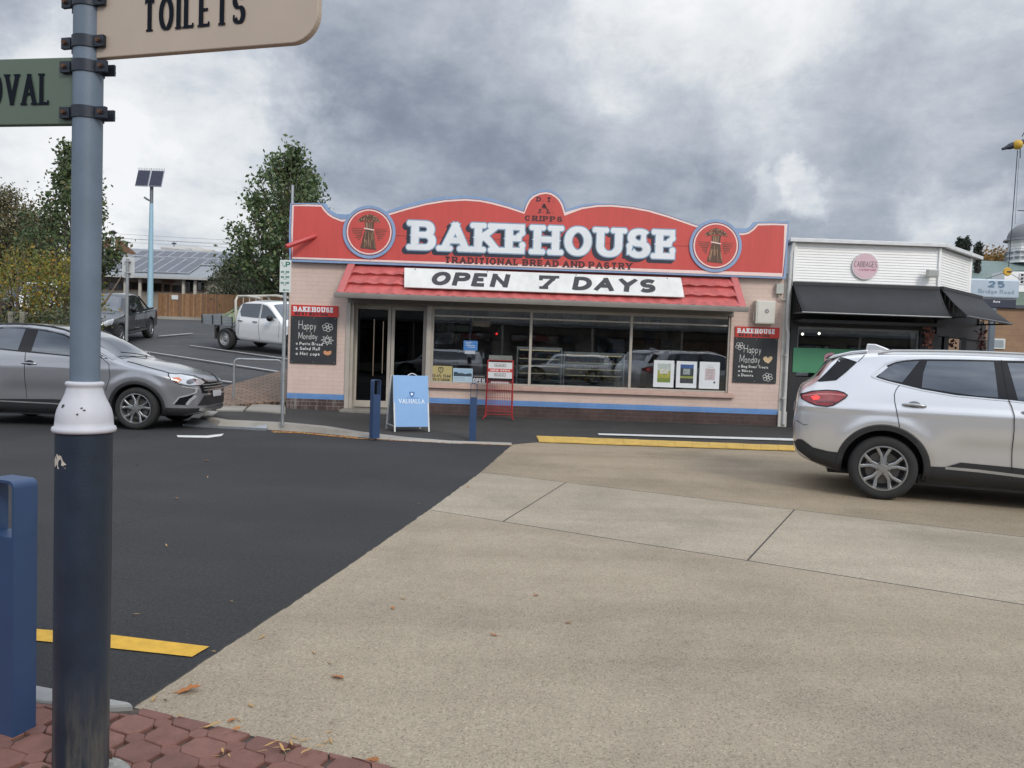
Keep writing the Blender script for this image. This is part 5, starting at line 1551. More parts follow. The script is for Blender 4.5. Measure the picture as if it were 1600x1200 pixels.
b = MB(); b.box(u0 + .02, u1 - .02, -.265, -.261, z0 + .02, z1 - .02); t.part('lens', b, mat('lamp lens', (0.3, 0.31, 0.3), 0.15))
b = MB(); b.bar(((u0 + u1) / 2, -.12, (z0 + z1) / 2), ((u0 + u1) / 2, -.0, (z0 + z1) / 2 - .02), .04, .04); t.part('bracket', b, M_gut)
for px, py, col, lab in ((1452, 526, (0.34, 0.13, 0.09), 'rust coloured bunch of dried flowers hanging by the flower shop window'), (1533, 528, (0.16, 0.06, 0.06), 'dark red bunch of dried flowers hanging at the end of the corner front')):
    Yd = 16.0 if px < 1500 else 17.4
    c = at_depth(px, py, Yd); t = Thing('flower_bunch', lab, 'flowers', tuple(c - Vector((0, 0, .25))))
    b = MB(); rq = random.Random(px)
    for k in range(70):
        o = c + Vector((rq.gauss(0, .045), rq.gauss(0, .05), rq.uniform(-.24, .2))); r = rq.uniform(.02, .045)
        n_ = Vector((rq.gauss(0, 1), rq.gauss(0, 1), rq.gauss(0, 1))).normalized(); a = n_.orthogonal().normalized(); d = n_.cross(a)
        b.add([o + a * r, o + d * r, o - a * r, o - d * r], [(0, 1, 2, 3)])
    t.part('petals', b, mat('dried petals %d' % px, col, 0.7, var=.5, scale=30), recalc=False)
    b = MB(); b.tube([c + Vector((0, 0, .1)), c + Vector((0, 0, .42))], .01, 6); t.part('stem', b, M_black)

# ---------------------------------------------------------------- further right
M_bb = brickmat('brown block wall', (0.27, 0.165, 0.095), (0.31, 0.19, 0.11), (0.24, 0.155, 0.10), 0.4, 0.2, 0.01, 'xz', 0.4, 0.8, 0.2)
FR = Frame((0, 26, 0), 0)
t = Thing('brown_building', 'low brown block building behind the flower shop at the right edge', 'building', (20, 26, 0), FR)
x0 = FR.at(1490, 500)[0]; zt = FR.at(1580, 482)[1]
b = MB(); b.box(x0, x0 + 14, 0, 6, -.1, zt); t.part('wall', b, M_bb)
b = MB(); b.box(x0 - .1, x0 + 14, -.1, 6.1, zt, zt + .12); t.part('roof', b, mat('dark roof edge', (0.06, 0.065, 0.08), 0.6))
(u0, z1), (u1, z0) = FR.at(1549, 531, -.02), FR.at(1567, 543, -.02)
b = MB(); b.box(u0 - .06, u1 + .06, -.04, .0, z0 - .05, z1 + .05); w = t.part('window', b, mat('white frame', (0.6, 0.62, 0.6), 0.5)); b = MB(); b.box(u0, u1, -.05, -.041, z0, z1); t.part('pane', b, mat('grey blind', (0.28, 0.32, 0.33), 0.3), parent=w)
FR2 = Frame((0, 44, 0), 0)
t = Thing('cupola_building', 'sage green building with a white lantern cupola and grey dome, far right', 'building', (30, 46, 0), FR2)
gx0 = FR2.at(1546, 440)[0]; (c0x, czb) = FR2.at(1600, 412, 4)
zw = FR2.at(1580, 455)[1]
b = MB(); b.box(gx0 - 3, gx0 + 14, 0, 8, 0, zw); t.part('wall', b, mat('sage green wall', (0.17, 0.235, 0.19), 0.7))
b = MB(); ridge = czb + .1; b.add([(gx0 - 3.4, -.4, zw), (gx0 + 14, -.4, zw), (gx0 + 10, 4, ridge), (gx0 + 1.5, 4, ridge), (gx0 - 3.4, 8.4, zw), (gx0 + 14, 8.4, zw)], [(0, 1, 2, 3), (0, 3, 4), (3, 2, 5, 4), (1, 5, 2)]); t.part('roof', b, mat('grey green roof', (0.15, 0.20, 0.19), 0.6, var=.15))
gA = FR2.at(1569, 452, -.9); gB = FR2.at(1600, 428, -.9)
b = MB(); gw = 1.9; gx = FR2.at(1568, 452, -.9)[0]; gz = FR2.at(1568, 476, -.9)[1]; gt = FR2.at(1575, 424, -.9)[1]
b.box(gx, gx + 5, -.9, 0, gz, FR2.at(1568, 455, -.9)[1]); t.part('bay_wall', b, MATS['sage green wall'])
b = MB(); b.box(gx, gx + 5, -.92, .2, FR2.at(1568, 455, -.9)[1], gt); b.box(gx - .05, gx + 5, -.97, -.9, gz - .15, gz); t.part('white_gable', b, M_wb)
(u0, z1), (u1, z0) = FR2.at(1594, 427, -.95), FR2.at(1612, 444, -.95)
b = MB(); b.box(u0, u1, -.94, -.925, z0, z1); w = t.part('window', b, mat('dark far pane', (0.03, 0.035, 0.045), 0.2))
b = MB()
for k in range(4): b.bar((u0 + (u1 - u0) * k / 3, -.96, z0), (u0 + (u1 - u0) * k / 3, -.96, z1), .05, .03, up=(0, 1, 0)); b.bar((u0, -.96, z0 + (z1 - z0) * k / 3), (u1, -.96, z0 + (z1 - z0) * k / 3), .03, .05)
t.part('glazing_bars', b, M_wb, parent=w)
ox = c0x; zt1 = FR2.at(1600, 377, 4)[1]; rr = (FR2.at(1600, 400, 4)[0] - FR2.at(1573, 400, 4)[0])
prof = []
for k in range(9):
    z = czb + (zt1 - czb) * k / 8
    prof += [(rr * (1.0 - .02 * k) + .05, z), (rr * (1.0 - .02 * k) - .04, z + .02), (rr * (1.0 - .02 * k) - .04, z + (zt1 - czb) / 8 - .04)] if k < 8 else [(rr * .9, z)]
b = MB(); b.lathe(prof, 8, (ox, 4, 0)); lan = t.part('cupola', b, M_wb)
b = MB()
for k in range(8):
    a = (k + .5) * math.pi / 4 + math.pi / 8 - math.pi / 8
    for zz in (.22, .46):
        c = Vector((ox + rr * .93 * math.cos(a), 4 + rr * .93 * math.sin(a), czb + (zt1 - czb) * zz)); td = Vector((-math.sin(a), math.cos(a), 0))
        for q_ in (-.2, .2): b.bar(c + td * (q_ - .12) * rr, c + td * (q_ + .12) * rr, .08, .13)
t.part('louvre', b, mat('louvre grey', (0.2, 0.21, 0.23), 0.7), parent=lan)
zd = FR2.at(1600, 349, 4)[1]
b = MB(); b.lathe([(rr * 1.12, zt1), (rr * 1.08, zt1 + .1)] + [(rr * .95 * math.cos(a), zt1 + .1 + (zd - zt1 - .1) * math.sin(a)) for a in [i * math.pi / 2 / 8 for i in range(8)]] + [(.08, zd)], 16, (ox, 4, 0)); dm = t.part('dome', b, mat('grey dome', (0.16, 0.165, 0.175), 0.5, var=.15), smooth=40)
zf = FR2.at(1596, 338, 4)[1]
b = MB(); b.tube([(ox, 4, zd - .05), (ox, 4, zf + .9)], .05, 6); b.lathe([(.02, zd + .25), (.14, zd + .35), (.02, zd + .48)], 8, (ox, 4, 0)); b.bar((ox - .6, 4, zf + .35), (ox + .6, 4, zf + .35), .04, .05); t.part('weathervane', b, M_navy, parent=dm)

# street-number sign on its post
FR3 = Frame((0, 21, 0), 0)
(u0, z1), (u1, z0) = FR3.at(1500, 434), FR3.at(1590, 466)
z1 = FR3.at(1570, 437)[1]; z0 = FR3.at(1570, 466.5)[1]; zk = FR3.at(1570, 482)[1]
t = Thing('street_sign', 'pale blue sign with the number 25 over a dark panel, behind the flower shop', 'sign', (u1 - .8, 21, 0), FR3)
b = MB(); b.box(u0, u1, -.06, .06, z0, z1); p = t.part('board', b, mat('pale blue board', (0.40, 0.47, 0.54), 0.4, var=.05), bevel=.04)
b = MB(); b.box(u0, u1 - .06, -.055, .055, zk, z0 - .01); t.part('lower_board', b, mat('navy board', (0.022, 0.028, 0.05), 0.4), bevel=.02)
b = MB()
uL = FR3.at(1543.5, 450, -.07)[0]; uR = FR3.at(1570, 450, -.07)[0]
write(b, '25', uL, uR, FR3.at(1555, 449.5, -.07)[1], FR3.at(1555, 439, -.07)[1], flat(-.061), .003, stem=.055, thin=.045, wide=1.2, gap=.28)
t.part('lettering', b, mat('slate blue letters', (0.10, 0.17, 0.25), 0.5), recalc=False)
b = MB(); write(b, 'Bridge Road', FR3.at(1529, 450, -.07)[0], FR3.at(1585, 450, -.07)[0], FR3.at(1565, 459, -.07)[1], FR3.at(1565, 452.5, -.07)[1], flat(-.061), .003, stem=.022, thin=.02, wide=1, gap=.2)
t.part('lettering', b, mat('blue grey letters', (0.20, 0.27, 0.35), 0.5), recalc=False)
b = MB(); write(b, 'Auto', FR3.at(1552, 472, -.07)[0], FR3.at(1563, 472, -.07)[0], FR3.at(1560, 473, -.07)[1], FR3.at(1560, 469, -.07)[1], flat(-.056), .003, stem=.02, thin=.018); t.part('lettering', b, M_signwhite, recalc=False)
b = MB(); pu0, pu1 = FR3.at(1544, 530)[0], FR3.at(1552.5, 530)[0]; b.box(pu0, pu1, -.05, .05, 0, zk); t.part('post', b, mat('blue grey post', (0.11, 0.135, 0.165), 0.5), bevel=.01)

# overhead gear: dark arm with a yellow ball and its hanging lines, lower yellow ball on the cross wires
c = at_depth(1588, 228, 19)
t = Thing('overhead_arm', 'dark overhead arm with a yellow ball, top right edge of the sky', 'overhead fitting', tuple(c))
b = MB(); p0, p1 = at_depth(1566, 233, 19), at_depth(1660, 200, 19); b.tube([p0, p0.lerp(p1, .08), p0.lerp(p1, .12), p0.lerp(p1, .22), p0.lerp(p1, .24), p1], [.03, .05, .075, .085, .06, .06], 10); t.part('arm', b, M_navy, smooth=40)
def ball(th, c, r, squash=1.0, mt=None):
    b = MB(); b.lathe([(r * math.sin(a) + .001, -r * math.cos(a) * squash) for a in [i * math.pi / 12 for i in range(13)]], 20, tuple(c)); return th.part('ball', b, mat('yellow ball plastic', (0.55, 0.33, 0.03), 0.5, var=.12), smooth=180)
ball(t, at_depth(1590, 226, 18.95), .115)
b = MB(); b.tube([at_depth(1590, 235, 19), at_depth(1583, 330, 19), at_depth(1576, 417, 19)], .010, 6); b.tube([at_depth(1594, 230, 19), at_depth(1594, 247, 19)], .012, 6); b.tube([at_depth(1597, 213, 19), at_depth(1610, 190, 19)], .012, 6); b.tube([at_depth(1592, 247, 19), at_depth(1586, 350, 19)], .004, 6)
t.part('hanging_line', b, M_navy)
c = at_depth(1574, 424.5, 19)
t = Thing('line_marker', 'yellow disc marker where thin wires cross above the street number sign', 'line marker', tuple(c))
b = MB(); b.lathe([(.01, -.03), (.095, -.025), (.105, 0), (.095, .025), (.01, .03)], 24, tuple(c), 'y'); t.part('ball', b, MATS['yellow ball plastic'] if 'yellow ball plastic' in MATS else M_yellow, smooth=40)
b = MB()
for q in ((1540, 436), (1620, 420), (1605, 443)): b.tube([c, at_depth(q[0], q[1], 19.5)], .006, 5)
b.box(c.x - .02, c.x + .09, c.y - .05, c.y - .031, c.z - .012, c.z + .012); t.part('wire', b, M_navy)

# ================================================================ STREET FURNITURE
M_bol = mat('blue bollard paint', (0.026, 0.058, 0.135), 0.42, var=.12, scale=4)


def bollard(label, fr, h=.95, wide=.13, thick=.10, op=.20):
    """folded steel bollard: opening through its head; local x across, y through"""
    t = Thing('bollard', label, 'bollard', (0, 0, 0), fr, None)
    w = .010; r = .03
    def arch(x0, x1, z1, rr): return [(x1, z1 - rr)] + [(x1 - rr + rr * math.cos(a), z1 - rr + rr * math.sin(a)) for a in [i * math.pi / 16 for i in range(1, 8)]] + [(x1 - rr, z1)] + [(x0 + rr, z1)] + [(x0 + rr + rr * math.cos(a), z1 - rr + rr * math.sin(a)) for a in [math.pi / 2 + i * math.pi / 16 for i in range(1, 8)]] + [(x0, z1 - rr)]
    out = arch(-wide / 2, wide / 2, h, r); inn = arch(-wide / 2 + w, wide / 2 - w, h - w, r - w * .6)
    zb = h - op
    out = [(wide / 2, zb)] + out + [(-wide / 2, zb)]; inn = [(wide / 2 - w, zb)] + inn + [(-wide / 2 + w, zb)]
    b = MB(); n = len(out)
    vs = [(x, -thick / 2, z) for x, z in out] + [(x, thick / 2, z) for x, z in out] + [(x, -thick / 2, z) for x, z in inn] + [(x, thick / 2, z) for x, z in inn]
    fs = []
    for i in range(n - 1): fs += [(i, i + 1, n + i + 1, n + i), (2 * n + i, 3 * n + i, 3 * n + i + 1, 2 * n + i + 1), (i, 2 * n + i, 2 * n + i + 1, i + 1), (n + i, n + i + 1, 3 * n + i + 1, 3 * n + i)]
    b.add(vs, fs); t.part('head', b, M_bol, smooth=40)
    b = MB(); b.box(-wide / 2, wide / 2, -thick / 2, thick / 2, .0, zb - .0005); t.part('post', b, M_bol)
    b = MB(); b.box(-wide / 2 + .002, wide / 2 - .002, -thick / 2 + .002, thick / 2 - .002, zb - .02, zb + .003); t.part('ledge', b, M_bol)
    return t
P0, P1 = onz(19, 1149, .03), onz(56, 1132, .03)
d = (P1 - P0); d.z = 0; th = d.length; yaw = math.atan2(d.y, d.x) - math.pi / 2
wd = .17; ctr = P0 + d / 2 + Vector((-d.y, d.x, 0)).normalized() * wd / 2
bollard('large blue steel bollard on red paving in front of the signpost, half out of frame', Frame((ctr.x, ctr.y, .02), yaw), .945, wd, th, .21)
p = onz(585, 682, .06); bollard('blue steel bollard on the footpath next to the blue sandwich board', Frame((p.x, p.y, .035), R_(42)), .93, .13, .10, .24)
p = onz(738, 687.5, .02); bollard('blue steel bollard with an open head in front of the red newspaper stand', Frame((p.x, p.y, .005), R_(3)), .94, .112, .10, .23)

# finger signpost
PB = onz(126, 1224, .03)
t = Thing('finger_post', 'tall blue grey signpost with a white collar and dark lower column', 'signpost', (PB.x, PB.y, .02))
M_postu = mat('grey blue post paint', (0.125, 0.165, 0.215), 0.5, var=.14, scale=7, bump=.08, bscale=120)
M_postl = mat('dark slate post paint', (0.013, 0.023, 0.040), 0.45, var=.4, scale=6, bump=.1, bscale=100)
mt_, tt_, bs_ = MATS['dark slate post paint'], MATS['dark slate post paint'].node_tree, MATS['dark slate post paint'].node_tree.nodes['Principled BSDF']
g_ = NT(tt_); base_ = bs_.inputs['Base Color'].links[0].from_socket
mp_ = g_.n('ShaderNodeMapping'); mp_.inputs['Scale'].default_value = (14, 14, 1.6); g_.l(g_.coord(), mp_.inputs[0])
sp_ = g_.n('ShaderNodeSeparateXYZ'); g_.l(g_.coord(), sp_.inputs[0])
lo_ = g_.n('ShaderNodeMapRange'); lo_.inputs['From Min'].default_value = .0; lo_.inputs['From Max'].default_value = .42; lo_.inputs['To Min'].default_value = 1; lo_.inputs['To Max'].default_value = 0; g_.l(sp_.outputs[2], lo_.inputs['Value'])
st_ = g_.ramp(g_.noise(1.0, 6, .7, mp_.outputs[0]), [(.46, (0, 0, 0)), (.70, (1, 1, 1))])
g_.l(g_.mixc(g_.math('MULTIPLY', g_.math('MULTIPLY', st_, lo_.outputs[0]), .75), base_, (.22, .20, .14)), bs_.inputs['Base Color'])
x, y = PB.x, PB.y
b = MB(); b.lathe([(.150, .0), (.150, .026), (.145, .031), (.098, .033), (.096, .058), (.085, .062)], 40, (x, y, .012)); fl = t.part('base_flange', b, mat('weathered flange', (0.25, 0.25, 0.23), 0.75, var=.4, scale=18, bump=.4), smooth=35)
b = MB()
for k in range(4):
    a = R_(-8 + 90 * k); c = (x + .132 * math.cos(a), y + .132 * math.sin(a)); b.lathe([(.018, .046), (.018, .062), (.010, .0625), (.010, .072)], 6, (c[0], c[1], 0))
t.part('bolt', b, mat('rusty bolt', (0.10, 0.055, 0.035), 0.7, .4, var=.4, scale=60), parent=fl)
zc0 = at_depth(135, 680, PB.y - .09).z; zc1 = at_depth(137, 598, PB.y - .06).z
b = MB(); b.lathe([(.0825, .02), (.0825, zc0 + .01)], 48, (x, y, 0)); t.part('lower_column', b, M_postl, smooth=40)
b = MB(); b.lathe([(.0435, zc1 - .01), (.0435, 3.6)], 40, (x, y, 0)); t.part('upper_column', b, M_postu, smooth=40)
b = MB()
prof = [(.088, zc0 - .002), (.102, zc0 + .001), (.1045, zc0 + .008), (.102, zc0 + .016), (.0945, zc0 + .021), (.0935, zc0 + .034), (.0915, zc0 + .055), (.087, zc0 + .072), (.079, zc0 + .09), (.070, zc0 + .106), (.063, zc0 + .122), (.0585, zc0 + .138), (.0575, zc1 - .017), (.0605, zc1 - .014), (.0635, zc1 - .008), (.0605, zc1 - .001), (.048, zc1 + .001)]
b.lathe([(r_ * .895 + (.0 if r_ > .06 else .0), h_) for r_, h_ in prof], 56, (x, y, 0)); co_ = t.part('collar', b, mat('chalky white collar', (0.50, 0.51, 0.545), 0.55, var=.06, scale=14, bump=.03, bscale=60), smooth=60)
b = MB(); rq = random.Random(5)
for (aa, zz, s_) in ((-115, .085, .007), (-62, .075, .006), (-67, .082, .004), (-75, .062, .005), (-112, .09, .004)):
    r_ = .0905 if zz < .07 else .0845
    r_ = {.085: .0825, .075: .0862, .082: .0836, .062: .0905, .09: .0802}[zz]; a = R_(aa)
    r_ *= .895; c = Vector((x + (r_ + .0012) * math.cos(a), y + (r_ + .0012) * math.sin(a), zc0 + zz)); td = Vector((-math.sin(a), math.cos(a), 0)); up_ = Vector((-.4 * math.cos(a), -.4 * math.sin(a), 1)).normalized()
    b.add([c + td * s_ * rq.uniform(.5, 1.2) * math.cos(k * 1.05) + up_ * s_ * rq.uniform(.3, 1) * math.sin(k * 1.05) for k in range(6)], [(0, 1, 2, 3, 4, 5)])
t.part('paint_chip', b, M_black, parent=co_, recalc=False)
# torn sticker
b = MB(); a0 = R_(-130)
pts = [(-.030, .004), (-.020, .020), (-.008, .006), (-.014, .026), (.012, .022), (.020, .006), (.032, -.004), (.018, -.008), (.030, -.016), (-.004, -.020), (-.010, -.006), (-.026, -.018)]
zs = at_depth(103, 724, PB.y - .08).z; ca_ = R_(-118)
b.add([(x + 0.0833 * math.cos(ca_ + p[0] / 0.0833), y + 0.0833 * math.sin(ca_ + p[0] / 0.0833), zs + p[1]) for p in pts], [list(range(12))]); t.part('torn_sticker', b, mat('sticker paper', (0.52, 0.47, 0.40), 0.8, var=.2), recalc=False)


def board_sign(name, label, fr, poly, col, edge, text, tx0, tx1, tz0, tz1, zs_clamp, side):
    zb = min(p[1] for p in poly)
    t = Thing(name, label, 'sign', (poly[0][0], 0, zb), fr)
    b = MB(); b.slab(poly, -.012, .012); t.part('board', b, [mat(name + ' face paint', col, 0.45, var=.05, scale=5)], bevel=.003)
    b = MB(); write(b, text, tx0, tx1, tz0, tz1, flat(-.012), .002, stem=.0185, thin=.0085, serif=.005, sh=.006, wide=.56, gap=.06)
    t.part('lettering', b, mat('black sign letters', (0.006, 0.009, 0.015), 0.8, spec=.15), recalc=False)
    for z in zs_clamp:
        b = MB(); b.lathe([(.0437, z - .018), (.0475, z - .018), (.0475, z + .018), (.0437, z + .018)], 36, (0, 0, 0)); 
        for sx in (-1, 1): b.box(sx * .045 if sx > 0 else -.080, .080 if sx > 0 else -.045, -.026, -.014, z - .017, z + .017); b.box(.045 if sx > 0 else -.080, .080 if sx > 0 else -.045, .014, .022, z - .017, z + .017)
        cl = t.part('clamp', b, mat('dark clamp steel', (0.020, 0.026, 0.038), 0.45, .3, var=.25, scale=30), smooth=40)
        b = MB()
        for sx in (-1, 1): b.lathe([(.007, -.036), (.0075, -.028), (.0075, -.026)], 6, (sx * .064, 0, z), 'y'); b.tube([(sx * .064, .02, z), (sx * .064, .04, z)], .004, 6)
        t.part('bolt', b, MATS['rusty bolt'], parent=cl)
    return t
fT = Frame((x, y, 0), R_(-15)); fO = Frame((x, y, 0), R_(-9))
def corner_round(x0, x1, z0, z1, r, both=False):
    P = [(x0, z0)] + [(x1 - r + r * math.cos(a), z0 + r + r * math.sin(a)) for a in [R_(-90 + 9 * i) for i in range(11)]] + [(x1 - r + r * math.cos(a), z1 - r + r * math.sin(a)) for a in [R_(9 * i) for i in range(11)]] + [(x0, z1)]
    return P
tz0 = fT.at(165, 92.5)[1]; tx1 = fT.at(500, 25)[0]
lz0 = fT.at(250, 51)[1]
lz1 = fT.at(250, 1)[1]
board_sign('toilets_sign', 'cream fingerboard reading TOILETS on the signpost', fT, corner_round(.040, tx1, tz0, 2 * ((lz0 + lz1) / 2) - tz0, .085), (0.44, 0.36, 0.285), None, 'TOILETS', fT.at(227, 50)[0], fT.at(389, 40)[0], lz0, lz1, (fT.at(140, 70)[1], fT.at(140, 6)[1]), 1)
oz0 = fO.at(60, 196.5)[1]; oz1 = fO.at(60, 93)[1]; ol0, ol1 = fO.at(60, 166)[1], fO.at(60, 117.5)[1]
P = [(-p[0], p[1]) for p in corner_round(.040, .62, oz0, oz1, .085)][::-1]
lx1 = fO.at(86, 160)[0]; lx0 = fO.at(-14, 160)[0]
board_sign('oval_sign', 'green fingerboard reading OVAL on the signpost', fO, P, (0.088, 0.125, 0.088), None, 'OVAL', lx0, lx1, ol0, ol1, (fO.at(140, 108)[1], fO.at(140, 179)[1]), -1)

# parking sign by the shop corner
p = onz(441, 663, .11); FS = Frame((p.x, p.y, .11), 0)
t = Thing('parking_sign', 'white and green half hour parking sign on a galvanised post at the shop corner', 'sign', (0, 0, 0), FS)
M_galv = MATS['galvanised steel']
zt = FS.at(447, 404)[1]
b = MB(); b.tube([(0, 0, -.02), (0, 0, zt - .02)], .030, 14); t.part('post', b, M_galv, smooth=50)
(u0, z1), (u1, z0) = FS.at(438, 406, -.04), FS.at(455, 457, -.04); u0 = -.085; u1 = .105
b = MB(); b.box(u0, u1, -.042, -.036, z0, z1); t.part('plate', b, mat('sign plate white', (0.62, 0.66, 0.63), 0.45, var=.05), bevel=.002)
M_sgreen = mat('sign green', (0.02, 0.16, 0.11), 0.5)
b = MB(); w = u1 - u0; h = z1 - z0
write(b, 'P', u0 + w * .50, u0 + w * .92, z1 - h * .22, z1 - h * .05, flat(-.042), .002, stem=.024, thin=.018)
write(b, '1', u0 + w * .13, u0 + w * .19, z1 - h * .12, z1 - h * .06, flat(-.042), .002, stem=.009, thin=.008); write(b, '/', u0 + w * .18, u0 + w * .32, z1 - h * .20, z1 - h * .07, flat(-.042), .002, stem=.007, thin=.006); write(b, '2', u0 + w * .29, u0 + w * .43, z1 - h * .22, z1 - h * .15, flat(-.042), .002, stem=.009, thin=.008)
for k, zz in enumerate((.34, .50, .68)):
    for f0, f1 in ((.1, .40), (.52, .85)):
        for dz in (0, .035): b.add([(u0 + w * f0, -.044, z1 - h * (zz + dz)), (u0 + w * (f1 - .04 * dz * 10), -.044, z1 - h * (zz + dz)), (u0 + w * (f1 - .04 * dz * 10), -.044, z1 - h * (zz + dz) - .012), (u0 + w * f0, -.044, z1 - h * (zz + dz) - .012)], [(0, 1, 2, 3)])
    b.add([(u0 + w * .35, -.044, z1 - h * (zz + .085)), (u0 + w * .6, -.044, z1 - h * (zz + .085)), (u0 + w * .6, -.044, z1 - h * (zz + .085) - .008), (u0 + w * .35, -.044, z1 - h * (zz + .085) - .008)], [(0, 1, 2, 3)])
zz = z1 - h * .93; b.add([(u0 + w * .45, -.044, zz - .006), (u0 + w * .85, -.044, zz - .006), (u0 + w * .85, -.044, zz + .006), (u0 + w * .45, -.044, zz + .006)], [(0, 1, 2, 3)]); b.add([(u0 + w * .28, -.044, zz), (u0 + w * .46, -.044, zz - .02), (u0 + w * .46, -.044, zz + .02)], [(0, 1, 2)])
t.part('lettering', b, M_sgreen, recalc=False)

# galvanised hoop rail
p0, p1 = hit(366, 622, .125), hit(440, 628, .125)
p0 = onz(365, 625, .2); q = at_depth(441, 628, p0.y); 
FH = Frame((p0.x, p0.y, 0), 0); zt = FH.at(400, 562)[1]; wL = FH.at(440, 600)[0]
t = Thing('hoop_rail', 'low galvanised tube hoop rail beside the parking sign', 'rail', (0, 0, .1), FH)
pts = [(0, 0, .05), (0, 0, zt - .10)] + [(.10 - .10 * math.cos(a), 0, zt - .10 + .10 * math.sin(a)) for a in [i * math.pi / 12 for i in range(1, 6)]] + [(.10, 0, zt), (wL - .10, 0, zt)] + [(wL - .10 + .10 * math.sin(a), 0, zt - .10 + .10 * math.cos(a)) for a in [i * math.pi / 12 for i in range(1, 6)]] + [(wL, 0, zt - .1), (wL, 0, .05)]
b = MB(); b.tube(pts, .026, 12); t.part('tube', b, M_galv, smooth=50)
b = MB()
for u in (0, wL): b.lathe([(.06, .13), (.06, .142), (.03, .145)], 16, (u, 0, .0))
t.part('base_plate', b, M_galv)

# sign seen from behind, car park entry
FB = Frame((0, 20.0, 0), 0); (u0, z1), (u1, z0) = FB.at(189.5, 401), FB.at(208.5, 434)
pu = FB.at(198.5, 470)[0]; gz = ground_z(pu, 20)
t = Thing('sign_back', 'white traffic sign seen from behind on a grey post beyond the grey hatchback', 'sign', (pu, 0, gz), FB)
b = MB(); b.slab([(u0 + .04, z0), (u1 - .04, z0), (u1, z0 + .04), (u1, z1 - .04), (u1 - .04, z1), (u0 + .04, z1), (u0, z1 - .04), (u0, z0 + .04)], .05, .056); t.part('plate', b, mat('sign back aluminium', (0.55, 0.56, 0.55), 0.45, .2, var=.06))
b = MB(); b.tube([(pu, 0, gz - .1), (pu, 0, z1 - .05)], .038, 12); t.part('post', b, mat('grey post', (0.27, 0.285, 0.29), 0.5, .3), smooth=50)
b = MB(); 
for z in (z0 + .12, z1 - .12): b.box(pu - .07, pu + .07, -.045, .05, z - .012, z + .012)
t.part('bracket', b, M_galv)

# blue sandwich board
FA = Frame((0, 0, 0), 0)
g0, g1 = onz(616, 674.5, .06), onz(671, 675, .05); yaw = math.atan2((g1 - g0).y, (g1 - g0).x)
FA = Frame((g0.x, g0.y, .055), yaw); wA = (g1 - g0).xy.length
t = Thing('sandwich_board', 'light blue sandwich board reading VALHALLA on the footpath', 'sandwich board', (wA / 2, 0, 0), FA)
zA = FA.at(643, 587, .18)[1]; zl = FA.at(643, 667, .02)[1]
def ap(u, z, d): k = z / zA; return (u, .20 * k - d, z)
b = MB(); b.prism([(0, zl), (wA, zl), (wA, zA), (0, zA)], lambda p: ap(p[0], p[1], -.014), lambda p: ap(p[0], p[1], 0)); t.part('front_panel', b, mat('sky blue panel', (0.19, 0.36, 0.62), 0.5, var=.04), bevel=.003)
b = MB(); b.prism([(-.02, zl), (wA - .02, zl), (wA - .02, zA), (-.02, zA)], lambda p: (p[0], .44 - .20 * p[1] / zA, p[1]), lambda p: (p[0], .426 - .20 * p[1] / zA, p[1])); t.part('back_panel', b, M_galv)
M_wft = mat('white frame tube', (0.55, 0.56, 0.56), 0.4)
for q0, q1 in [((u, .0, 0), ap(u, zA, -.02)) for u in (.01, wA - .01)] + [((u, .47, 0), (u, .22, zA)) for u in (-.03, wA - .04)]:
    b = MB(); b.bar(q0, q1, .024, .02); t.part('leg', b, M_wft)
b = MB(); b.bar((-.01, .05, zl + .02), (-.03, .43, zl + .02), .012, .012); t.part('strut', b, M_wft)
b = MB(); b.tube([(wA * .42 + .16 * f, .21, zA + .035 * math.sin(math.pi * f)) for f in [i / 10 for i in range(11)]], .009, 8); t.part('handle', b, MATS['white frame tube'], smooth=60)
b = MB(); zl0 = zA * .505; write(b, 'VALHALLA', wA * .14, wA * .88, zl0, zl0 + .07, ap, .003, stem=.012, thin=.008, serif=.005, sh=.006, wide=.9, gap=.10); 
t.part('lettering', b, mat('panel white', (0.75, 0.8, 0.85), 0.5), recalc=False)
b = MB(); cx, cz = wA * .52, zA * .665
b.add([ap(cx + x_, cz + z_, .003) for x_, z_ in ((-.045, .045), (-.015, .04), (0, .05), (.015, .04), (.05, .045), (.048, 0), (.03, -.035), (0, -.055), (-.03, -.035), (-.043, 0))], [list(range(10))]); em = t.part('emblem', b, mat('panel navy', (0.03, 0.13, 0.36), 0.5), recalc=False)
b = MB(); b.add([ap(cx + .026 * math.cos(a) * (1 if i % 2 else .65), cz + .004 + .026 * math.sin(a) * (1 if i % 2 else .65), .005) for i, a in enumerate([k * math.pi / 6 for k in range(12)])], [list(range(12))]); t.part('emblem_star', b, MATS['panel white'], parent=em, recalc=False)
b = MB(); b.add([ap(wA * .36 + .22 * k_, zl0 + .088 + dz, .003) for k_, dz in ((0, 0), (1, 0), (1, .008), (0, .008))], [(0, 1, 2, 3)]); t.part('small_print', b, MATS['panel navy'], recalc=False)

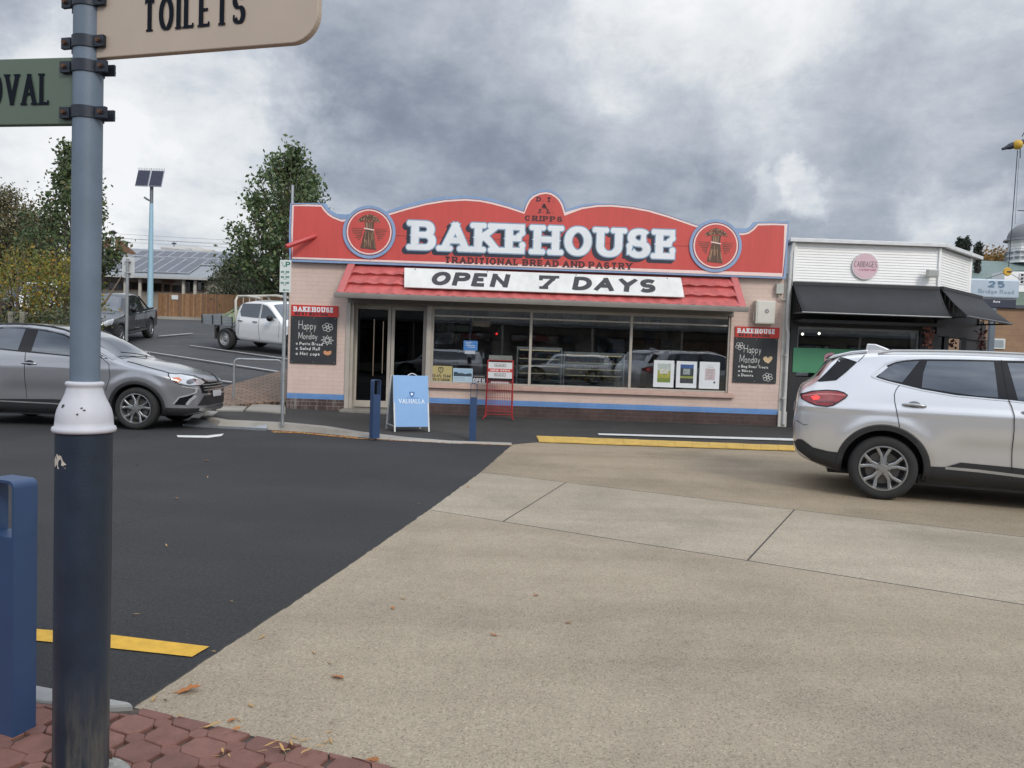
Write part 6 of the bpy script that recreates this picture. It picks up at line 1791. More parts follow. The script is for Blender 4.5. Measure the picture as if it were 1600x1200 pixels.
# red newspaper stand
g0, g1 = onz(757, 654.5, .10), onz(801, 656.2, .10); FN = Frame((g0.x, g0.y, .10), math.atan2((g1 - g0).y, (g1 - g0).x)); wN = (g1 - g0).xy.length
t = Thing('newspaper_stand', 'red wire newspaper stand with a NOW OPEN placard in front of the window', 'display stand', (wN / 2, 0, 0), FN)
M_rw = mat('red wire paint', (0.34, 0.024, 0.026), 0.45, var=.2, scale=20)
zN = FN.at(778, 563)[1]; r = .018
b = MB(); b.tube([(.02, 0, .05), (.035, 0, zN)], r, 8); b.tube([(wN - .02, 0, .05), (wN - .035, 0, zN)], r, 8); b.tube([(.035, 0, zN), (wN - .035, 0, zN)], r, 8)
for zz in (.16, .10): b.tube([(0.02, 0, zz), (wN - .02, 0, zz)], .009, 8)
t.part('frame', b, M_rw, smooth=50)
for u in (.0, wN):
    b = MB(); b.tube([(u + (.02 if u == 0 else -.02), 0, .07), (u + (-.02 if u == 0 else .02), -.16, .015)], .013, 8); b.tube([(u + (.02 if u == 0 else -.02), 0, .07), (u, .16, .015)], .013, 8); t.part('foot', b, M_rw, smooth=50)
zp1 = FN.at(778, 566, -.02)[1]; zp0 = FN.at(778, 591, -.02)[1]
b = MB(); b.box(.045, wN - .045, -.025, -.012, zp0, zp1); pc = t.part('placard', b, mat('placard white', (0.62, 0.62, 0.61), 0.5, var=.05))
hh = zp1 - zp0
b = MB(); b.box(.045, wN - .045, -.028, -.0252, zp0 + hh * .40, zp0 + hh * .60); t.part('red_strip', b, mat('placard red', (0.50, 0.035, 0.03), 0.5), parent=pc)
b = MB(); write(b, 'NOW OPEN', .09, wN - .09, zp0 + hh * .44, zp0 + hh * .56, flat(-.028), .002, stem=.014, thin=.011, wide=1.1, gap=.2); t.part('lettering', b, mat('placard pale print', (0.7, 0.55, 0.52), 0.5), parent=pc, recalc=False)
b = MB()
for f0 in (.13, .72):
    z_, z2 = zp0 + hh * f0, zp0 + hh * (f0 + .17)
    for q in ((.17, z_, wN - .17, z_ + .006), (.17, z2, wN - .17, z2 + .006), (.17, z_, .176, z2), (wN - .176, z_, wN - .17, z2)): b.add([(q[0], -.027, q[1]), (q[2], -.027, q[1]), (q[2], -.027, q[3]), (q[0], -.027, q[3])], [(0, 1, 2, 3)])
    for k_ in range(8): u_ = .19 + k_ * (wN - .38) / 8; b.add([(u_, -.027, z_ + .02), (u_ + .02, -.027, z_ + .02), (u_ + .02, -.027, z2 - .018 - .008 * (k_ % 3)), (u_, -.027, z2 - .018 - .008 * (k_ % 2))], [(0, 1, 2, 3)])
t.part('print', b, M_ink, parent=pc, recalc=False)
b = MB()
for k in range(15): u = .04 + (wN - .08) * k / 14; b.tube([(u, -.03, .28), (u, -.03, zp0 - .06)], .004, 5)
for zz in (.28, .44, .60, zp0 - .06): b.tube([(.03, -.03, zz), (wN - .03, -.03, zz)], .0045, 5)
for k in range(6): b.tube([(.03, -.03, .16 + k * .02), (wN - .03, -.03, .16 + k * .02)], .0035, 5)
t.part('wire_basket', b, M_rw)
b = MB(); b.box(.05, wN - .05, -.02, -.014, zN + .01, zN + .10); t.part('top_card', b, mat('clear card', (0.18, 0.19, 0.17), 0.2))
b = MB(); b.box(.10, wN - .10, -.022, -.012, zp0 - .10, zp0 - .06); t.part('newspaper', b, M_paper)
# ================================================================ VEHICLES
def pchip(pts):
    xs = [p[0] for p in pts]; ys_ = [p[1] for p in pts]; n = len(xs)
    h = [xs[i + 1] - xs[i] for i in range(n - 1)]; d = [(ys_[i + 1] - ys_[i]) / h[i] for i in range(n - 1)]
    m_ = [d[0]] + [0] * (n - 2) + [d[-1]]
    for i in range(1, n - 1):
        if d[i - 1] * d[i] > 0:
            w1, w2 = 2 * h[i] + h[i - 1], h[i] + 2 * h[i - 1]; m_[i] = (w1 + w2) / (w1 / d[i - 1] + w2 / d[i])
    def f(x):
        if x <= xs[0]: return ys_[0]
        if x >= xs[-1]: return ys_[-1]
        i = 0
        while x > xs[i + 1]: i += 1
        t = (x - xs[i]) / h[i]
        return (ys_[i] * (1 + 2 * t) * (1 - t) ** 2 + h[i] * m_[i] * t * (1 - t) ** 2 + ys_[i + 1] * t * t * (3 - 2 * t) + h[i] * m_[i + 1] * t * t * (t - 1))
    return f


class Shape:
    def __init__(s, zt, zb, plan, side, crown, wheels, arch):
        s.zt, s.zb, s.plan, s.side, s.crown = map(pchip, (zt, zb, plan, side, crown))
        s.x0, s.x1 = zt[0][0], zt[-1][0]; s.wheels, s.arch = wheels, arch; s.flare = s.scoop = 0.0
    def W(s, x, z):
        zt = s.zt(x); c = s.crown(x)
        w = s.plan(x) * s.side(z)
        if s.flare:
            for wx, wz in s.wheels:
                d = math.hypot(x - wx, z - wz) - .50
                if z > wz - .1: w += s.flare * math.exp(-(d / .075) ** 2)
            kx = min(1, max(0, (.85 - abs(x)) / .25)); w -= s.scoop * kx * kx * (3 - 2 * kx) * math.exp(-((z - .62) / .13) ** 2); w += s.scoop * .55 * math.exp(-((z - .985) / .035) ** 2)
        k = min(1.0, max(0.0, (z - (zt - c)) / c))
        w *= (max(0.0, 1 - k ** 2.3)) ** (1 / 2.1)
        zb = s.zb(x); kb = min(1.0, max(0.0, (zb + .10 - z) / .10))
        return w * (1 - .07 * kb * kb)
    def nrm(s, x, z, e=.004):
        n = Vector((-(s.W(x + e, z) - s.W(x - e, z)) / (2 * e), 1, -(s.W(x, z + e) - s.W(x, z - e)) / (2 * e))); return n.normalized()
    def side_p(s, sg, off):
        def f(p):
            x, z = p; n = s.nrm(x, z); return (x + n.x * off, sg * (s.W(x, z) + n.y * off), z + n.z * off)
        return f
    def top_p(s, off):
        def f(p):
            x, y = p; a, b = s.zt(x) - s.crown(x) - .15, s.zt(x)
            for _ in range(26):
                m_ = (a + b) / 2
                if s.W(x, m_) > abs(y): a = m_
                else: b = m_
            z = (a + b) / 2; e = .02
            dz = (s.zt(x + e) - s.zt(x - e)) / (2 * e); n = Vector((-dz, 0, 1)).normalized()
            return (x + n.x * off, y, z + n.z * off)
        return f
    def end_p(s, off, front=True):
        xm = (s.x0 + s.x1) / 2
        def f(p):
            y, z = p; a, b = xm, (s.x1 if front else s.x0)
            if s.zt(b) > z and s.W(b, z) > abs(y) and s.zb(b) < z: return (b + (off if front else -off), y, z)
            for _ in range(30):
                m_ = (a + b) / 2
                if s.zt(m_) > z and s.zb(m_) < z + .0 and s.W(m_, z) > abs(y): a = m_
                else: b = m_
            return (a + (off if front else -off), y, z)
        return f
    def body(s, nx=120, nz=44):
        stn = [s.x0 + (s.x1 - s.x0) * (.5 - .5 * math.cos(math.pi * i / nx)) * .5 + (s.x1 - s.x0) * i / nx * .5 for i in range(nx + 1)]
        b = MB(); vs = []; 
        for x in stn:
            zb, zt = s.zb(x), s.zt(x)
            for sg in (-1, 1):
                for j in range(nz + 1):
                    t = j / nz; t = t + .12 * math.sin(2 * math.pi * t) / (2 * math.pi) * -1 * 0
                    t = 1 - (1 - t) ** 1.5 if t > .0 else 0
                    z = zb + (zt - zb) * t
                    vs.append((x, sg * s.W(x, z), z))
        st = 2 * (nz + 1); fs = []
        def cut(q):
            c = [sum(vs[i][k] for i in q) / len(q) for k in range(3)]
            return any((c[0] - wx) ** 2 + (c[2] - wz) ** 2 < s.arch ** 2 for wx, wz in s.wheels) and abs(c[1]) > .35
        for i in range(nx):
            for k in range(2):
                for j in range(nz):
                    a = i * st + k * (nz + 1) + j; q = (a, a + st, a + st + 1, a + 1) if k == 0 else (a, a + 1, a + st + 1, a + st)
                    if not cut(q): fs.append(q)
            a = i * st; q = (a, a + nz + 1, a + st + nz + 1, a + st)
            fs.append(q)
        for i, fl in ((0, 0), (nx, 1)):
            for j in range(nz):
                a = i * st + j; c = a + nz + 1; q = (a, a + 1, c + 1, c); fs.append(q[::-1] if fl else q)
        b.add(vs, fs)
        return b


def panel(poly, f, grid=.06):
    bm = bmesh.new(); bm.faces.new([bm.verts.new((p[0], p[1], 0)) for p in poly])
    x0, x1 = min(p[0] for p in poly), max(p[0] for p in poly); y0, y1 = min(p[1] for p in poly), max(p[1] for p in poly)
    for ax, a, c in ((0, x0, x1), (1, y0, y1)):
        n = max(1, int((c - a) / grid))
        for i in range(1, n + 1):
            co = [0, 0, 0]; no = [0, 0, 0]; co[ax] = a + (c - a) * i / (n + 1); no[ax] = 1
            bmesh.ops.bisect_plane(bm, geom=bm.verts[:] + bm.edges[:] + bm.faces[:], plane_co=co, plane_no=no, dist=1e-5)
    bmesh.ops.triangulate(bm, faces=bm.faces[:])
    b = MB(); idx = {v: i for i, v in enumerate(bm.verts)}
    b.add([f((v.co.x, v.co.y)) for v in bm.verts], [[idx[v] for v in fc.verts] for fc in bm.faces]); bm.free()
    return b


def strip(mb, pts, w, f, step=.05):
    P = []
    for a, c in zip(pts[:-1], pts[1:]):
        n = max(1, int(math.dist(a, c) / step))
        for i in range(n): P.append((a[0] + (c[0] - a[0]) * i / n, a[1] + (c[1] - a[1]) * i / n))
    P.append(pts[-1])
    for poly in ribbon(P, lambda dx, dy: w): mb.add([f((q.x, q.y)) for q in poly], [(0, 1, 2, 3)])
    return mb


def wheel(th, x, y, r, sg, style='five', width=.215, rimr=.70, rim=None, dark=None):
    """sg -1: outer face towards -y"""
    M_tyre = mat('tyre rubber', (0.022, 0.022, 0.022), 0.85, var=.25, scale=14, bump=.25, bscale=120)
    w2 = width / 2; R_rim = r * rimr
    prof = [(R_rim * .98, -w2 + .012), (R_rim + .012, -w2 + .002), (r * .86, -w2 - .004), (r * .95, -w2 + .012), (r * .992, -w2 + .035), (r, -w2 + .06), (r, 0), (r, w2 - .06), (r * .992, w2 - .035), (r * .95, w2 - .012), (r * .86, w2 + .004), (R_rim + .012, w2 - .002), (R_rim * .98, w2 - .012)]
    b = MB(); b.lathe([(a, (h if sg < 0 else -h) + y) for a, h in prof], 48, (x, 0, r), 'y', cap=False); wh = th.part('wheel', b, M_tyre, smooth=60)
    if isinstance(rim, tuple): rim = mat(*rim)
    yo = lambda d: y + sg * (w2 - d)      # d metres in from the outer face
    b = MB()
    b.lathe([(R_rim * .985, yo(.006)), (R_rim * .985, yo(.001)), (R_rim * .93, yo(.0)), (R_rim * .90, yo(.012)), (R_rim * .88, yo(.09)), (R_rim * .88, yo(.17))], 48, (x, 0, r), 'y', cap=False)
    n = {'five': 5, 'steel': 0, 'six': 6}[style]
    def rad(a, rr, d): return (x + rr * math.cos(a), yo(d), r + rr * math.sin(a))
    def spoke(a0, r0, a1, r1, w0, w1, d0, d1, th_=.022):
        p, q = Vector(rad(a0, r0, d0)), Vector(rad(a1, r1, d1)); t = Vector((q.x - p.x, 0, q.z - p.z)).normalized(); s_ = Vector((-t.z, 0, t.x))
        yy = Vector((0, -sg * th_, 0)); ch = Vector((0, -sg * .006, 0))
        v = [p - s_ * w0 / 2 + ch, p - s_ * w0 * .3, p + s_ * w0 * .3, p + s_ * w0 / 2 + ch, q - s_ * w1 / 2 + ch, q - s_ * w1 * .3, q + s_ * w1 * .3, q + s_ * w1 / 2 + ch, p - s_ * w0 / 2 + yy, p + s_ * w0 / 2 + yy, q - s_ * w1 / 2 + yy, q + s_ * w1 / 2 + yy]
        b.add(v, [(0, 1, 5, 4), (1, 2, 6, 5), (2, 3, 7, 6), (0, 4, 10, 8), (3, 9, 11, 7), (4, 5, 6, 7, 11, 10)])
    for k in range(n):
        a = 2 * math.pi * k / n + math.pi / 2
        sp = .29 if n == 5 else .15
        for s_ in (-1, 1):
            spoke(a + s_ * .20, R_rim * .24, a + s_ * .15, R_rim * .55, r * .105, r * .088, .012, .016)
            spoke(a + s_ * .15, R_rim * .54, a + s_ * sp, R_rim * .93, r * .086, r * .105, .0155, .008)
    b.lathe([(R_rim * .30, yo(.03)), (R_rim * .29, yo(.012)), (R_rim * .17, yo(.010)), (R_rim * .16, yo(.004)), (.002, yo(.003))], 24, (x, 0, r), 'y', cap=False)
    if style == 'steel': b.lathe([(R_rim * .90, yo(.05)), (R_rim * .70, yo(.03)), (R_rim * .55, yo(.055)), (R_rim * .30, yo(.03))], 32, (x, 0, r), 'y', cap=False)
    th.part('rim', b, rim or mat('alloy', (0.42, 0.43, 0.44), 0.3, .85), parent=wh, smooth=30, recalc=True)
    if n:
        b = MB()
        for k in range(n):
            a = 2 * math.pi * (k + .5) / n + math.pi / 2; c = rad(a, R_rim * .235, .011); b.lathe([(.010, c[1] + sg * .004), (.010, c[1] - sg * .01)], 6, (c[0], 0, c[2]), 'y')
        th.part('wheel_nut', b, mat('nut steel', (0.1, 0.1, 0.1), .4, .8), parent=wh)
    b = MB(); b.lathe([(R_rim * .72, yo(.085)), (R_rim * .70, yo(.08)), (.02, yo(.08))], 32, (x, 0, r), 'y', cap=False)
    th.part('brake_disc', b, mat('brake disc', (0.12, 0.115, 0.11), 0.4, .7, var=.2), parent=wh)
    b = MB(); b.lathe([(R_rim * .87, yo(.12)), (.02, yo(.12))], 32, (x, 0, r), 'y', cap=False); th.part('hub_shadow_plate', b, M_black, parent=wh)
    return wh


M_plas = mat('black plastic trim', (0.020, 0.020, 0.022), 0.55, var=.15, scale=20)
M_gplas = mat('gloss black trim', (0.010, 0.010, 0.012), 0.14, var=.1, spec=.35)
M_cglass = mat('dark car glass', (0.10, 0.113, 0.13), 0.015, .8, var=.05, coat=1.0)
M_chr = mat('chrome trim', (0.66, 0.67, 0.68), 0.2, .55, var=.05)
M_seam = mat('panel gap', (0.012, 0.012, 0.012), 0.8)


def arch_trim(th, S_, wx, wz, sg, r0, r1, a0, a1, off, mt, name='wheel_arch'):
    b = MB(); n = 30; f0 = S_.side_p(sg, off); f1 = S_.side_p(sg, .002)
    vs = []
    for i in range(n + 1):
        a = R_(a0 + (a1 - a0) * i / n); c, s_ = math.cos(a), math.sin(a)
        pin = (wx + r0 * c, wz + r0 * s_); pout = (wx + r1 * c, wz + r1 * s_); pm = (wx + (r1 - .012) * c, wz + (r1 - .012) * s_)
        A_ = f0(pin); vs += [(A_[0], A_[1] - sg * .10, A_[2]), A_, f0(pm), f1(pout)]
    b.add(vs, [(i * 4 + k, i * 4 + k + 1, i * 4 + k + 5, i * 4 + k + 4) for i in range(n) for k in range(3)])
    return th.part(name, b, mt, smooth=45)


def liner(th, wx, wz, r, y0, y1):
    b = MB(); n = 24; P = [(wx + r * math.cos(a), wz + r * math.sin(a)) for a in [R_(-12 + 204 * i / n) for i in range(n + 1)]]
    b.add([(x, y, z) for y in (y0, y1) for x, z in P], [(i, i + 1, n + 2 + i, n + 1 + i) for i in range(n)] + [tuple(range(n + 1, 2 * n + 2))])
    th.part('wheel_well', b, M_black)


# ---------------------------------------------------------------- silver SUV on the crossing
yaw = R_(-20)
CF = Frame((5.680, 8.755, .004), yaw)
def T(zx, zy, y=-.9): return CF.at(1220 + zx * .2375, 520 + zy * .2375, y)
SV = Shape(
    zt=[(-2.30, .74), (-2.288, .95), (-2.268, 1.10), (-2.235, 1.20), (-2.16, 1.258), (-2.10, 1.305), (-1.93, 1.53), (-1.80, 1.60), (-1.58, 1.638), (-1.3, 1.662), (-.6, 1.676), (0, 1.668), (.4, 1.64), (.62, 1.60), (.9, 1.44), (1.35, 1.12), (1.45, 1.08), (1.9, 1.0), (2.12, .92), (2.22, .80), (2.27, .62)],
    zb=[(-2.30, .62), (-2.275, .47), (-2.09, .35), (-1.85, .285), (-.9, .23), (.9, .23), (1.9, .25), (2.15, .31), (2.27, .52)],
    plan=[(-2.30, .70), (-2.27, .775), (-2.2, .835), (-2.05, .885), (-1.7, .922), (-1.2, .935), (0, .935), (1.3, .93), (1.8, .875), (2.05, .78), (2.18, .66), (2.27, .48)],
    side=[(.2, .925), (.32, .945), (.45, .962), (.62, .990), (.75, 1.0), (.88, 1.001), (1.0, .988), (1.08, .968), (1.17, .94), (1.30, .893), (1.45, .835), (1.56, .785), (1.70, .72)],
    crown=[(-2.3, .10), (-2.15, .10), (-2.0, .075), (-1.5, .085), (.6, .09), (1.2, .10), (1.5, .12), (2.27, .12)],
    wheels=[(-1.36, .35), (1.36, .35)], arch=.44)
SV.flare, SV.scoop = .014, .022
suv = Thing('silver_suv', 'silver sports utility car driving off the right edge on the concrete crossing', 'car', (0, 0, 0), CF)
M_silver = paint('silver car paint', (0.70, 0.70, 0.71), .7, .28, .16)
suv.part('body', SV.body(150, 52), M_silver, smooth=50)
glass_polys = dict(
    quarter=[T(642, 290, -.82), T(668, 258, -.82), T(705, 228, -.81), T(755, 205, -.80), T(820, 193, -.8), T(915, 187, -.8), T(860, 255, -.83), T(800, 328, -.87), T(720, 312, -.87)],
    rear=[T(968, 187, -.8), T(1190, 189, -.8), T(1410, 192, -.8), T(1432, 428, -.89), T(1290, 416, -.89), T(1150, 398, -.88), T(1040, 380, -.88), T(928, 362, -.87), T(940, 270, -.84)])
bA, bB = T(1500, 445, -.88), T(1455, 185, -.8)
for sg in (-1, 1):
    # black band behind the glass, from the quarter light to the windscreen pillar
    band = [T(628, 292, -.82), T(655, 250, -.82), T(700, 215, -.81), T(760, 192, -.8), T(830, 182, -.8), T(935, 176, -.8), T(1180, 178, -.8), T(1455, 184, -.8), (.10, 1.572), (.40, 1.553), (.58, 1.52), (.80, 1.37), (1.12, 1.13), (.8, 1.125), (.3, 1.135), T(1600, 455, -.88), T(1430, 438, -.89), T(1150, 412, -.89), T(930, 373, -.88), T(790, 338, -.87), T(700, 318, -.86)]
    suv.part('window_surround', panel(band, SV.side_p(sg, .003), .05), M_gplas, smooth=60)
    for nm, g_ in glass_polys.items():
        suv.part('window', panel(g_, SV.side_p(sg, .006), .05), M_cglass, smooth=60)
    suv.part('window', panel([(-.08, 1.545), (.10, 1.552), (.38, 1.535), (.54, 1.505), (.76, 1.36), (1.03, 1.15), (.8, 1.145), (.3, 1.155), T(1560, 447, -.88), T(1500, 200, -.8)], SV.side_p(sg, .006), .05), M_cglass, smooth=60)
    b = MB()
    up_ = [T(598, 288, -.82), T(612, 268, -.82), T(640, 240, -.82), T(690, 203, -.81), T(760, 180, -.8), T(840, 172, -.8), T(935, 168, -.8), T(1180, 169, -.8), T(1455, 176, -.8), (.1, 1.585), (.42, 1.565), (.62, 1.525)]
    strip(b, up_, .022, SV.side_p(sg, .007), .04)
    strip(b, [T(598, 288, -.82), T(640, 304, -.84), T(700, 322, -.86), T(785, 343, -.87), T(930, 378, -.88), T(1150, 416, -.89), T(1430, 442, -.89), T(1500, 447, -.88), T(1600, 459, -.88), (.3, 1.128), (.8, 1.118), (1.1, 1.12)], .014, SV.side_p(sg, .007), .05)
    strip(b, [T(612, 288, -.82), T(650, 262, -.82), T(700, 222, -.81)], .03, SV.side_p(sg, .0065), .04)
    suv.part('chrome_strip', b, M_chr, smooth=60, recalc=True)
    # rear lamp
    lp = [T(135, 402, -.70), T(210, 384, -.8), T(300, 379, -.85), T(372, 383, -.86), T(415, 395, -.87), T(438, 412, -.88), T(425, 428, -.88), T(395, 447, -.88), T(345, 477, -.88), T(300, 484, -.87), T(228, 475, -.84), T(180, 455, -.8), T(140, 432, -.72)]
    tl = suv.part('tail_light', panel(lp, SV.side_p(sg, .010), .035), mat('tail lamp red', (0.26, 0.006, 0.010), 0.08, var=.25, scale=30, coat=1.0), smooth=60)
    b = MB(); strip(b, lp + [lp[0]], .012, SV.side_p(sg, .0125), .03); suv.part('lamp_bezel', b, M_gplas, parent=tl, smooth=60)
    b = MB(); strip(b, [T(150, 412, -.74), T(240, 404, -.83), T(330, 404, -.86), T(428, 413, -.88)], .012, SV.side_p(sg, .013), .03); suv.part('light_bar', b, mat('lamp pale pink', (0.55, 0.16, 0.15), 0.1, coat=1.0), parent=tl, smooth=60)
    suv.part('lit_element', panel([T(200, 418, -.8), T(240, 412, -.83), T(258, 424, -.84), T(250, 438, -.84), T(215, 440, -.82)], SV.side_p(sg, .0135), .03), emis('lit tail lamp', (1.0, .06, .05), .9), parent=tl)
    b = MB(); strip(b, [T(235, 458, -.84), T(300, 452, -.87), T(360, 462, -.88)], .02, SV.side_p(sg, .013), .03); suv.part('reflector_line', b, mat('lamp deep red', (0.09, 0.004, 0.006), 0.1, coat=1.0), parent=tl, smooth=60)
    # black D pillar beside the back glass
    suv.part('pillar_trim', panel([T(232, 322, -.66), T(362, 312, -.74), T(430, 258, -.74), T(502, 193, -.72), T(440, 172, -.68), T(390, 160, -.62), T(350, 205, -.6), T(290, 265, -.6)], SV.side_p(sg, .005), .035), M_gplas, smooth=60)
    # lower cladding: bumper, arches, sill
    suv.part('bumper_trim', panel([(-2.285, .56), (-2.24, .60), (-2.20, .60), (-2.08, .52), (-1.93, .492), (-1.82, .488), (-1.80, .30), (-1.86, .295), (-2.08, .362), (-2.24, .47)], SV.side_p(sg, .006), .04), M_plas, smooth=60)
    arch_trim(suv, SV, -1.37, .36, sg, .41, .475, -14, 192, .014, M_plas)
    arch_trim(suv, SV, 1.36, .36, sg, .41, .475, -14, 194, .014, M_plas)
    suv.part('sill_trim', panel([(-.905, .41), (-.76, .412), (-.62, .474), (-.15, .462), (.4, .43), (.89, .41), (.92, .245), (0, .24), (-.93, .245)], SV.side_p(sg, .010), .05), M_plas, smooth=60)
    b = MB(); strip(b, [(-.76, .405), (-.45, .40), (-.02, .376), (.5, .37)], .030, SV.side_p(sg, .013), .05); suv.part('sill_chrome', b, mat('satin silver trim', (0.45, 0.45, 0.44), 0.35, .6), smooth=60)
    # doors: seams, then handles on panels
    b = MB()
    strip(b, [T(785, 345, -.88), T(762, 372, -.89), T(749, 405, -.9), T(750, 450, -.91), T(762, 520, -.92), T(775, 590, -.93), T(781, 628, -.93)], .008, SV.side_p(sg, .004), .03)
    strip(b, [T(1498, 445, -.88), T(1518, 490, -.9), T(1532, 540, -.92), T(1533, 640, -.93), T(1524, 760, -.93), T(1522, 870, -.92), T(1522, 965, -.9)], .008, SV.side_p(sg, .012), .03)
    strip(b, [(.98, 1.12), (1.0, .9), (.96, .6), (.86, .42)], .008, SV.side_p(sg, .004), .03)
    strip(b, [T(550, 125, -.6), T(548, 150, -.66), T(505, 192, -.71)], .007, SV.side_p(sg, .004), .03)
    strip(b, [T(175, 600, -.8), T(150, 603, -.78), T(105, 572, -.72)], .006, SV.side_p(sg, .004), .02)
    strip(b, [T(1462, 180, -.8), T(1475, 300, -.84), T(1498, 445, -.88)], .007, SV.side_p(sg, .0075), .03)
    suv.part('panel_seam', b, M_seam)
    for xh, zh in ((-1.09, 1.052), (.02, 1.035)):
        f_ = SV.side_p(sg, .0); p = [f_((xh - .115, zh + .006)), f_((xh + .115, zh - .004))]
        nn = SV.nrm(xh, zh); off = Vector((nn.x, sg * nn.y, nn.z))
        b = MB(); P_ = [Vector(p[0]).lerp(Vector(p[1]), t) + off * (.006 + .026 * math.sin(math.pi * t) ** .6) for t in [i / 10 for i in range(11)]]
        b.tube(P_, [.010] + [.016] * 9 + [.010], 10); hd = suv.part('door_handle', b, mat('handle silver', (0.42, 0.43, 0.44), .3, .7), smooth=60)
        suv.part('handle_recess', panel([(xh + .06 * math.cos(a), zh + .012 + .036 * math.sin(a)) for a in [i * math.pi / 8 for i in range(16)]], SV.side_p(sg, .004), .03), mat('recess grey', (0.2, 0.2, 0.21), .4, .6), parent=hd, smooth=60)
    # roof rail
    b = MB(); b.tube([SV.side_p(sg, .01)((xx_, SV.zt(xx_) - .055)) if i in (0, 8) else tuple(Vector(SV.side_p(sg, .0)((xx_, SV.zt(xx_) - .052))) + Vector((0, 0, .03))) for i, xx_ in enumerate([-1.45, -1.3, -1.0, -.7, -.4, -.1, .1, .3, .45])], .014, 8); suv.part('roof_rail', b, mat('satin silver trim', (0.45, 0.45, 0.44), 0.35, .6), smooth=60)
    # headlight and mirror
    suv.part('headlight', panel([(1.75, .92), (2.05, .86), (2.2, .78), (2.2, .70), (1.95, .76)], SV.side_p(sg, .006), .04), mat('headlamp', (0.5, 0.52, 0.54), .08, .4, coat=1.0), smooth=60)
    b = MB(); b.lathe([(.01, -.10), (.07, -.08), (.085, 0), (.075, .07), (.01, .09)], 14, (.80, sg * 1.02, 1.17), 'x'); b.bar((.78, sg * .86, 1.13), (.80, sg * .98, 1.15), .08, .03); suv.part('wing_mirror', b, M_silver, smooth=60)
    liner(suv, -1.36, .35, .43, sg * .90, sg * .45); liner(suv, 1.36, .35, .43, sg * .90, sg * .45)
rimM = mat('alloy grey machined', (0.40, 0.405, 0.41), 0.28, .85, var=.1)
for x_ in (-1.36, 1.36):
    for sg in (-1, 1): wheel(suv, x_, sg * .815, .35, sg, 'five', .22, .715, rimM)
suv.part('windscreen', panel([(.66, -.56), (.66, .56), (1.28, .66), (1.28, -.66)], SV.top_p(.006), .07), M_cglass, smooth=60)
suv.part('back_glass', panel([(-.60, 1.33), (.60, 1.33), (.52, 1.54), (-.52, 1.54)], SV.end_p(.006, False), .05), M_cglass, smooth=60)
b = MB(); sp_ = [(-1.96, 1.535), (-1.905, 1.572), (-1.72, 1.622), (-1.55, 1.645), (-1.55, 1.615), (-1.80, 1.575), (-1.93, 1.53)]
b.prism(sp_, lambda p: (p[0], -.60, p[1]), lambda p: (p[0], .60, p[1])); suv.part('spoiler', b, M_silver, bevel=.01)
fx, fz = T(640, 108, 0)
b = MB(); b.prism([(fx - .135, fz - .02), (fx - .125, fz + .062), (fx - .03, fz + .060), (fx + .08, fz + .02), (fx + .19, fz - .03)], lambda p: (p[0], -.022, p[1]), lambda p: (p[0], .022, p[1])); suv.part('antenna_fin', b, M_silver, bevel=.012)
suv.part('number_plate', panel([(-.26, .88), (.26, .88), (.26, .99), (-.26, .99)], SV.end_p(.01, False), .1), mat('plate blue white', (0.45, 0.5, 0.6), .4))
suv.part('grille', panel([(-.40, .52), (.40, .52), (.44, .72), (-.44, .72)], SV.end_p(.006, True), .06), M_plas)
b = MB(); b.box(-1.0, 1.0, -.8, .8, .19, .30); b.box(-1.9, 1.9, -.45, .45, .2, .35); suv.part('underbody', b, M_black)

# ---------------------------------------------------------------- grey hatchback at the kerb
AF = Frame((-7.435, 13.271, 0), R_(1.0))
def A(zx, zy, y=-.88): return AF.at(zx * .21875, 480 + zy * .21875, y)
AX = Shape(
    zt=[(-2.08, .80), (-2.06, 1.0), (-2.0, 1.12), (-1.9, 1.22), (-1.72, 1.46), (-1.5, 1.58), (-1.1, 1.665), (-.6, 1.685), (-.2, 1.66), (.1, 1.60), (.35, 1.50), (.95, 1.19), (1.12, 1.135), (1.5, 1.07), (1.85, .985), (2.1, .90), (2.22, .82), (2.285, .70), (2.30, .58)],
    zb=[(-2.08, .6), (-2.03, .4), (-1.8, .28), (-.9, .22), (.9, .22), (1.7, .24), (2.0, .24), (2.2, .27), (2.30, .40)],
    plan=[(-2.08, .66), (-2.0, .78), (-1.7, .87), (-1.2, .90), (0, .905), (1.3, .90), (1.65, .875), (1.95, .80), (2.12, .70), (2.22, .58), (2.30, .40)],
    side=[(.2, .93), (.35, .95), (.55, .975), (.75, 1.0), (.92, 1.0), (1.0, .985), (1.10, .975), (1.2, .945), (1.4, .86), (1.55, .79), (1.7, .72)],
    crown=[(-2.1, .1), (-1.5, .09), (.3, .09), (.9, .11), (1.3, .13), (2.3, .16)],
    wheels=[(-1.335, .345), (1.335, .345)], arch=.43)
AX.flare, AX.scoop = .016, .016
asx = Thing('grey_hatchback', 'dark grey compact crossover car parked at the kerb behind the signpost', 'car', (0, 0, 0), AF)
M_grey = paint('grey car paint', (0.33, 0.335, 0.355), .6, .28, .06)
asx.part('body', AX.body(140, 48), M_grey, smooth=50)
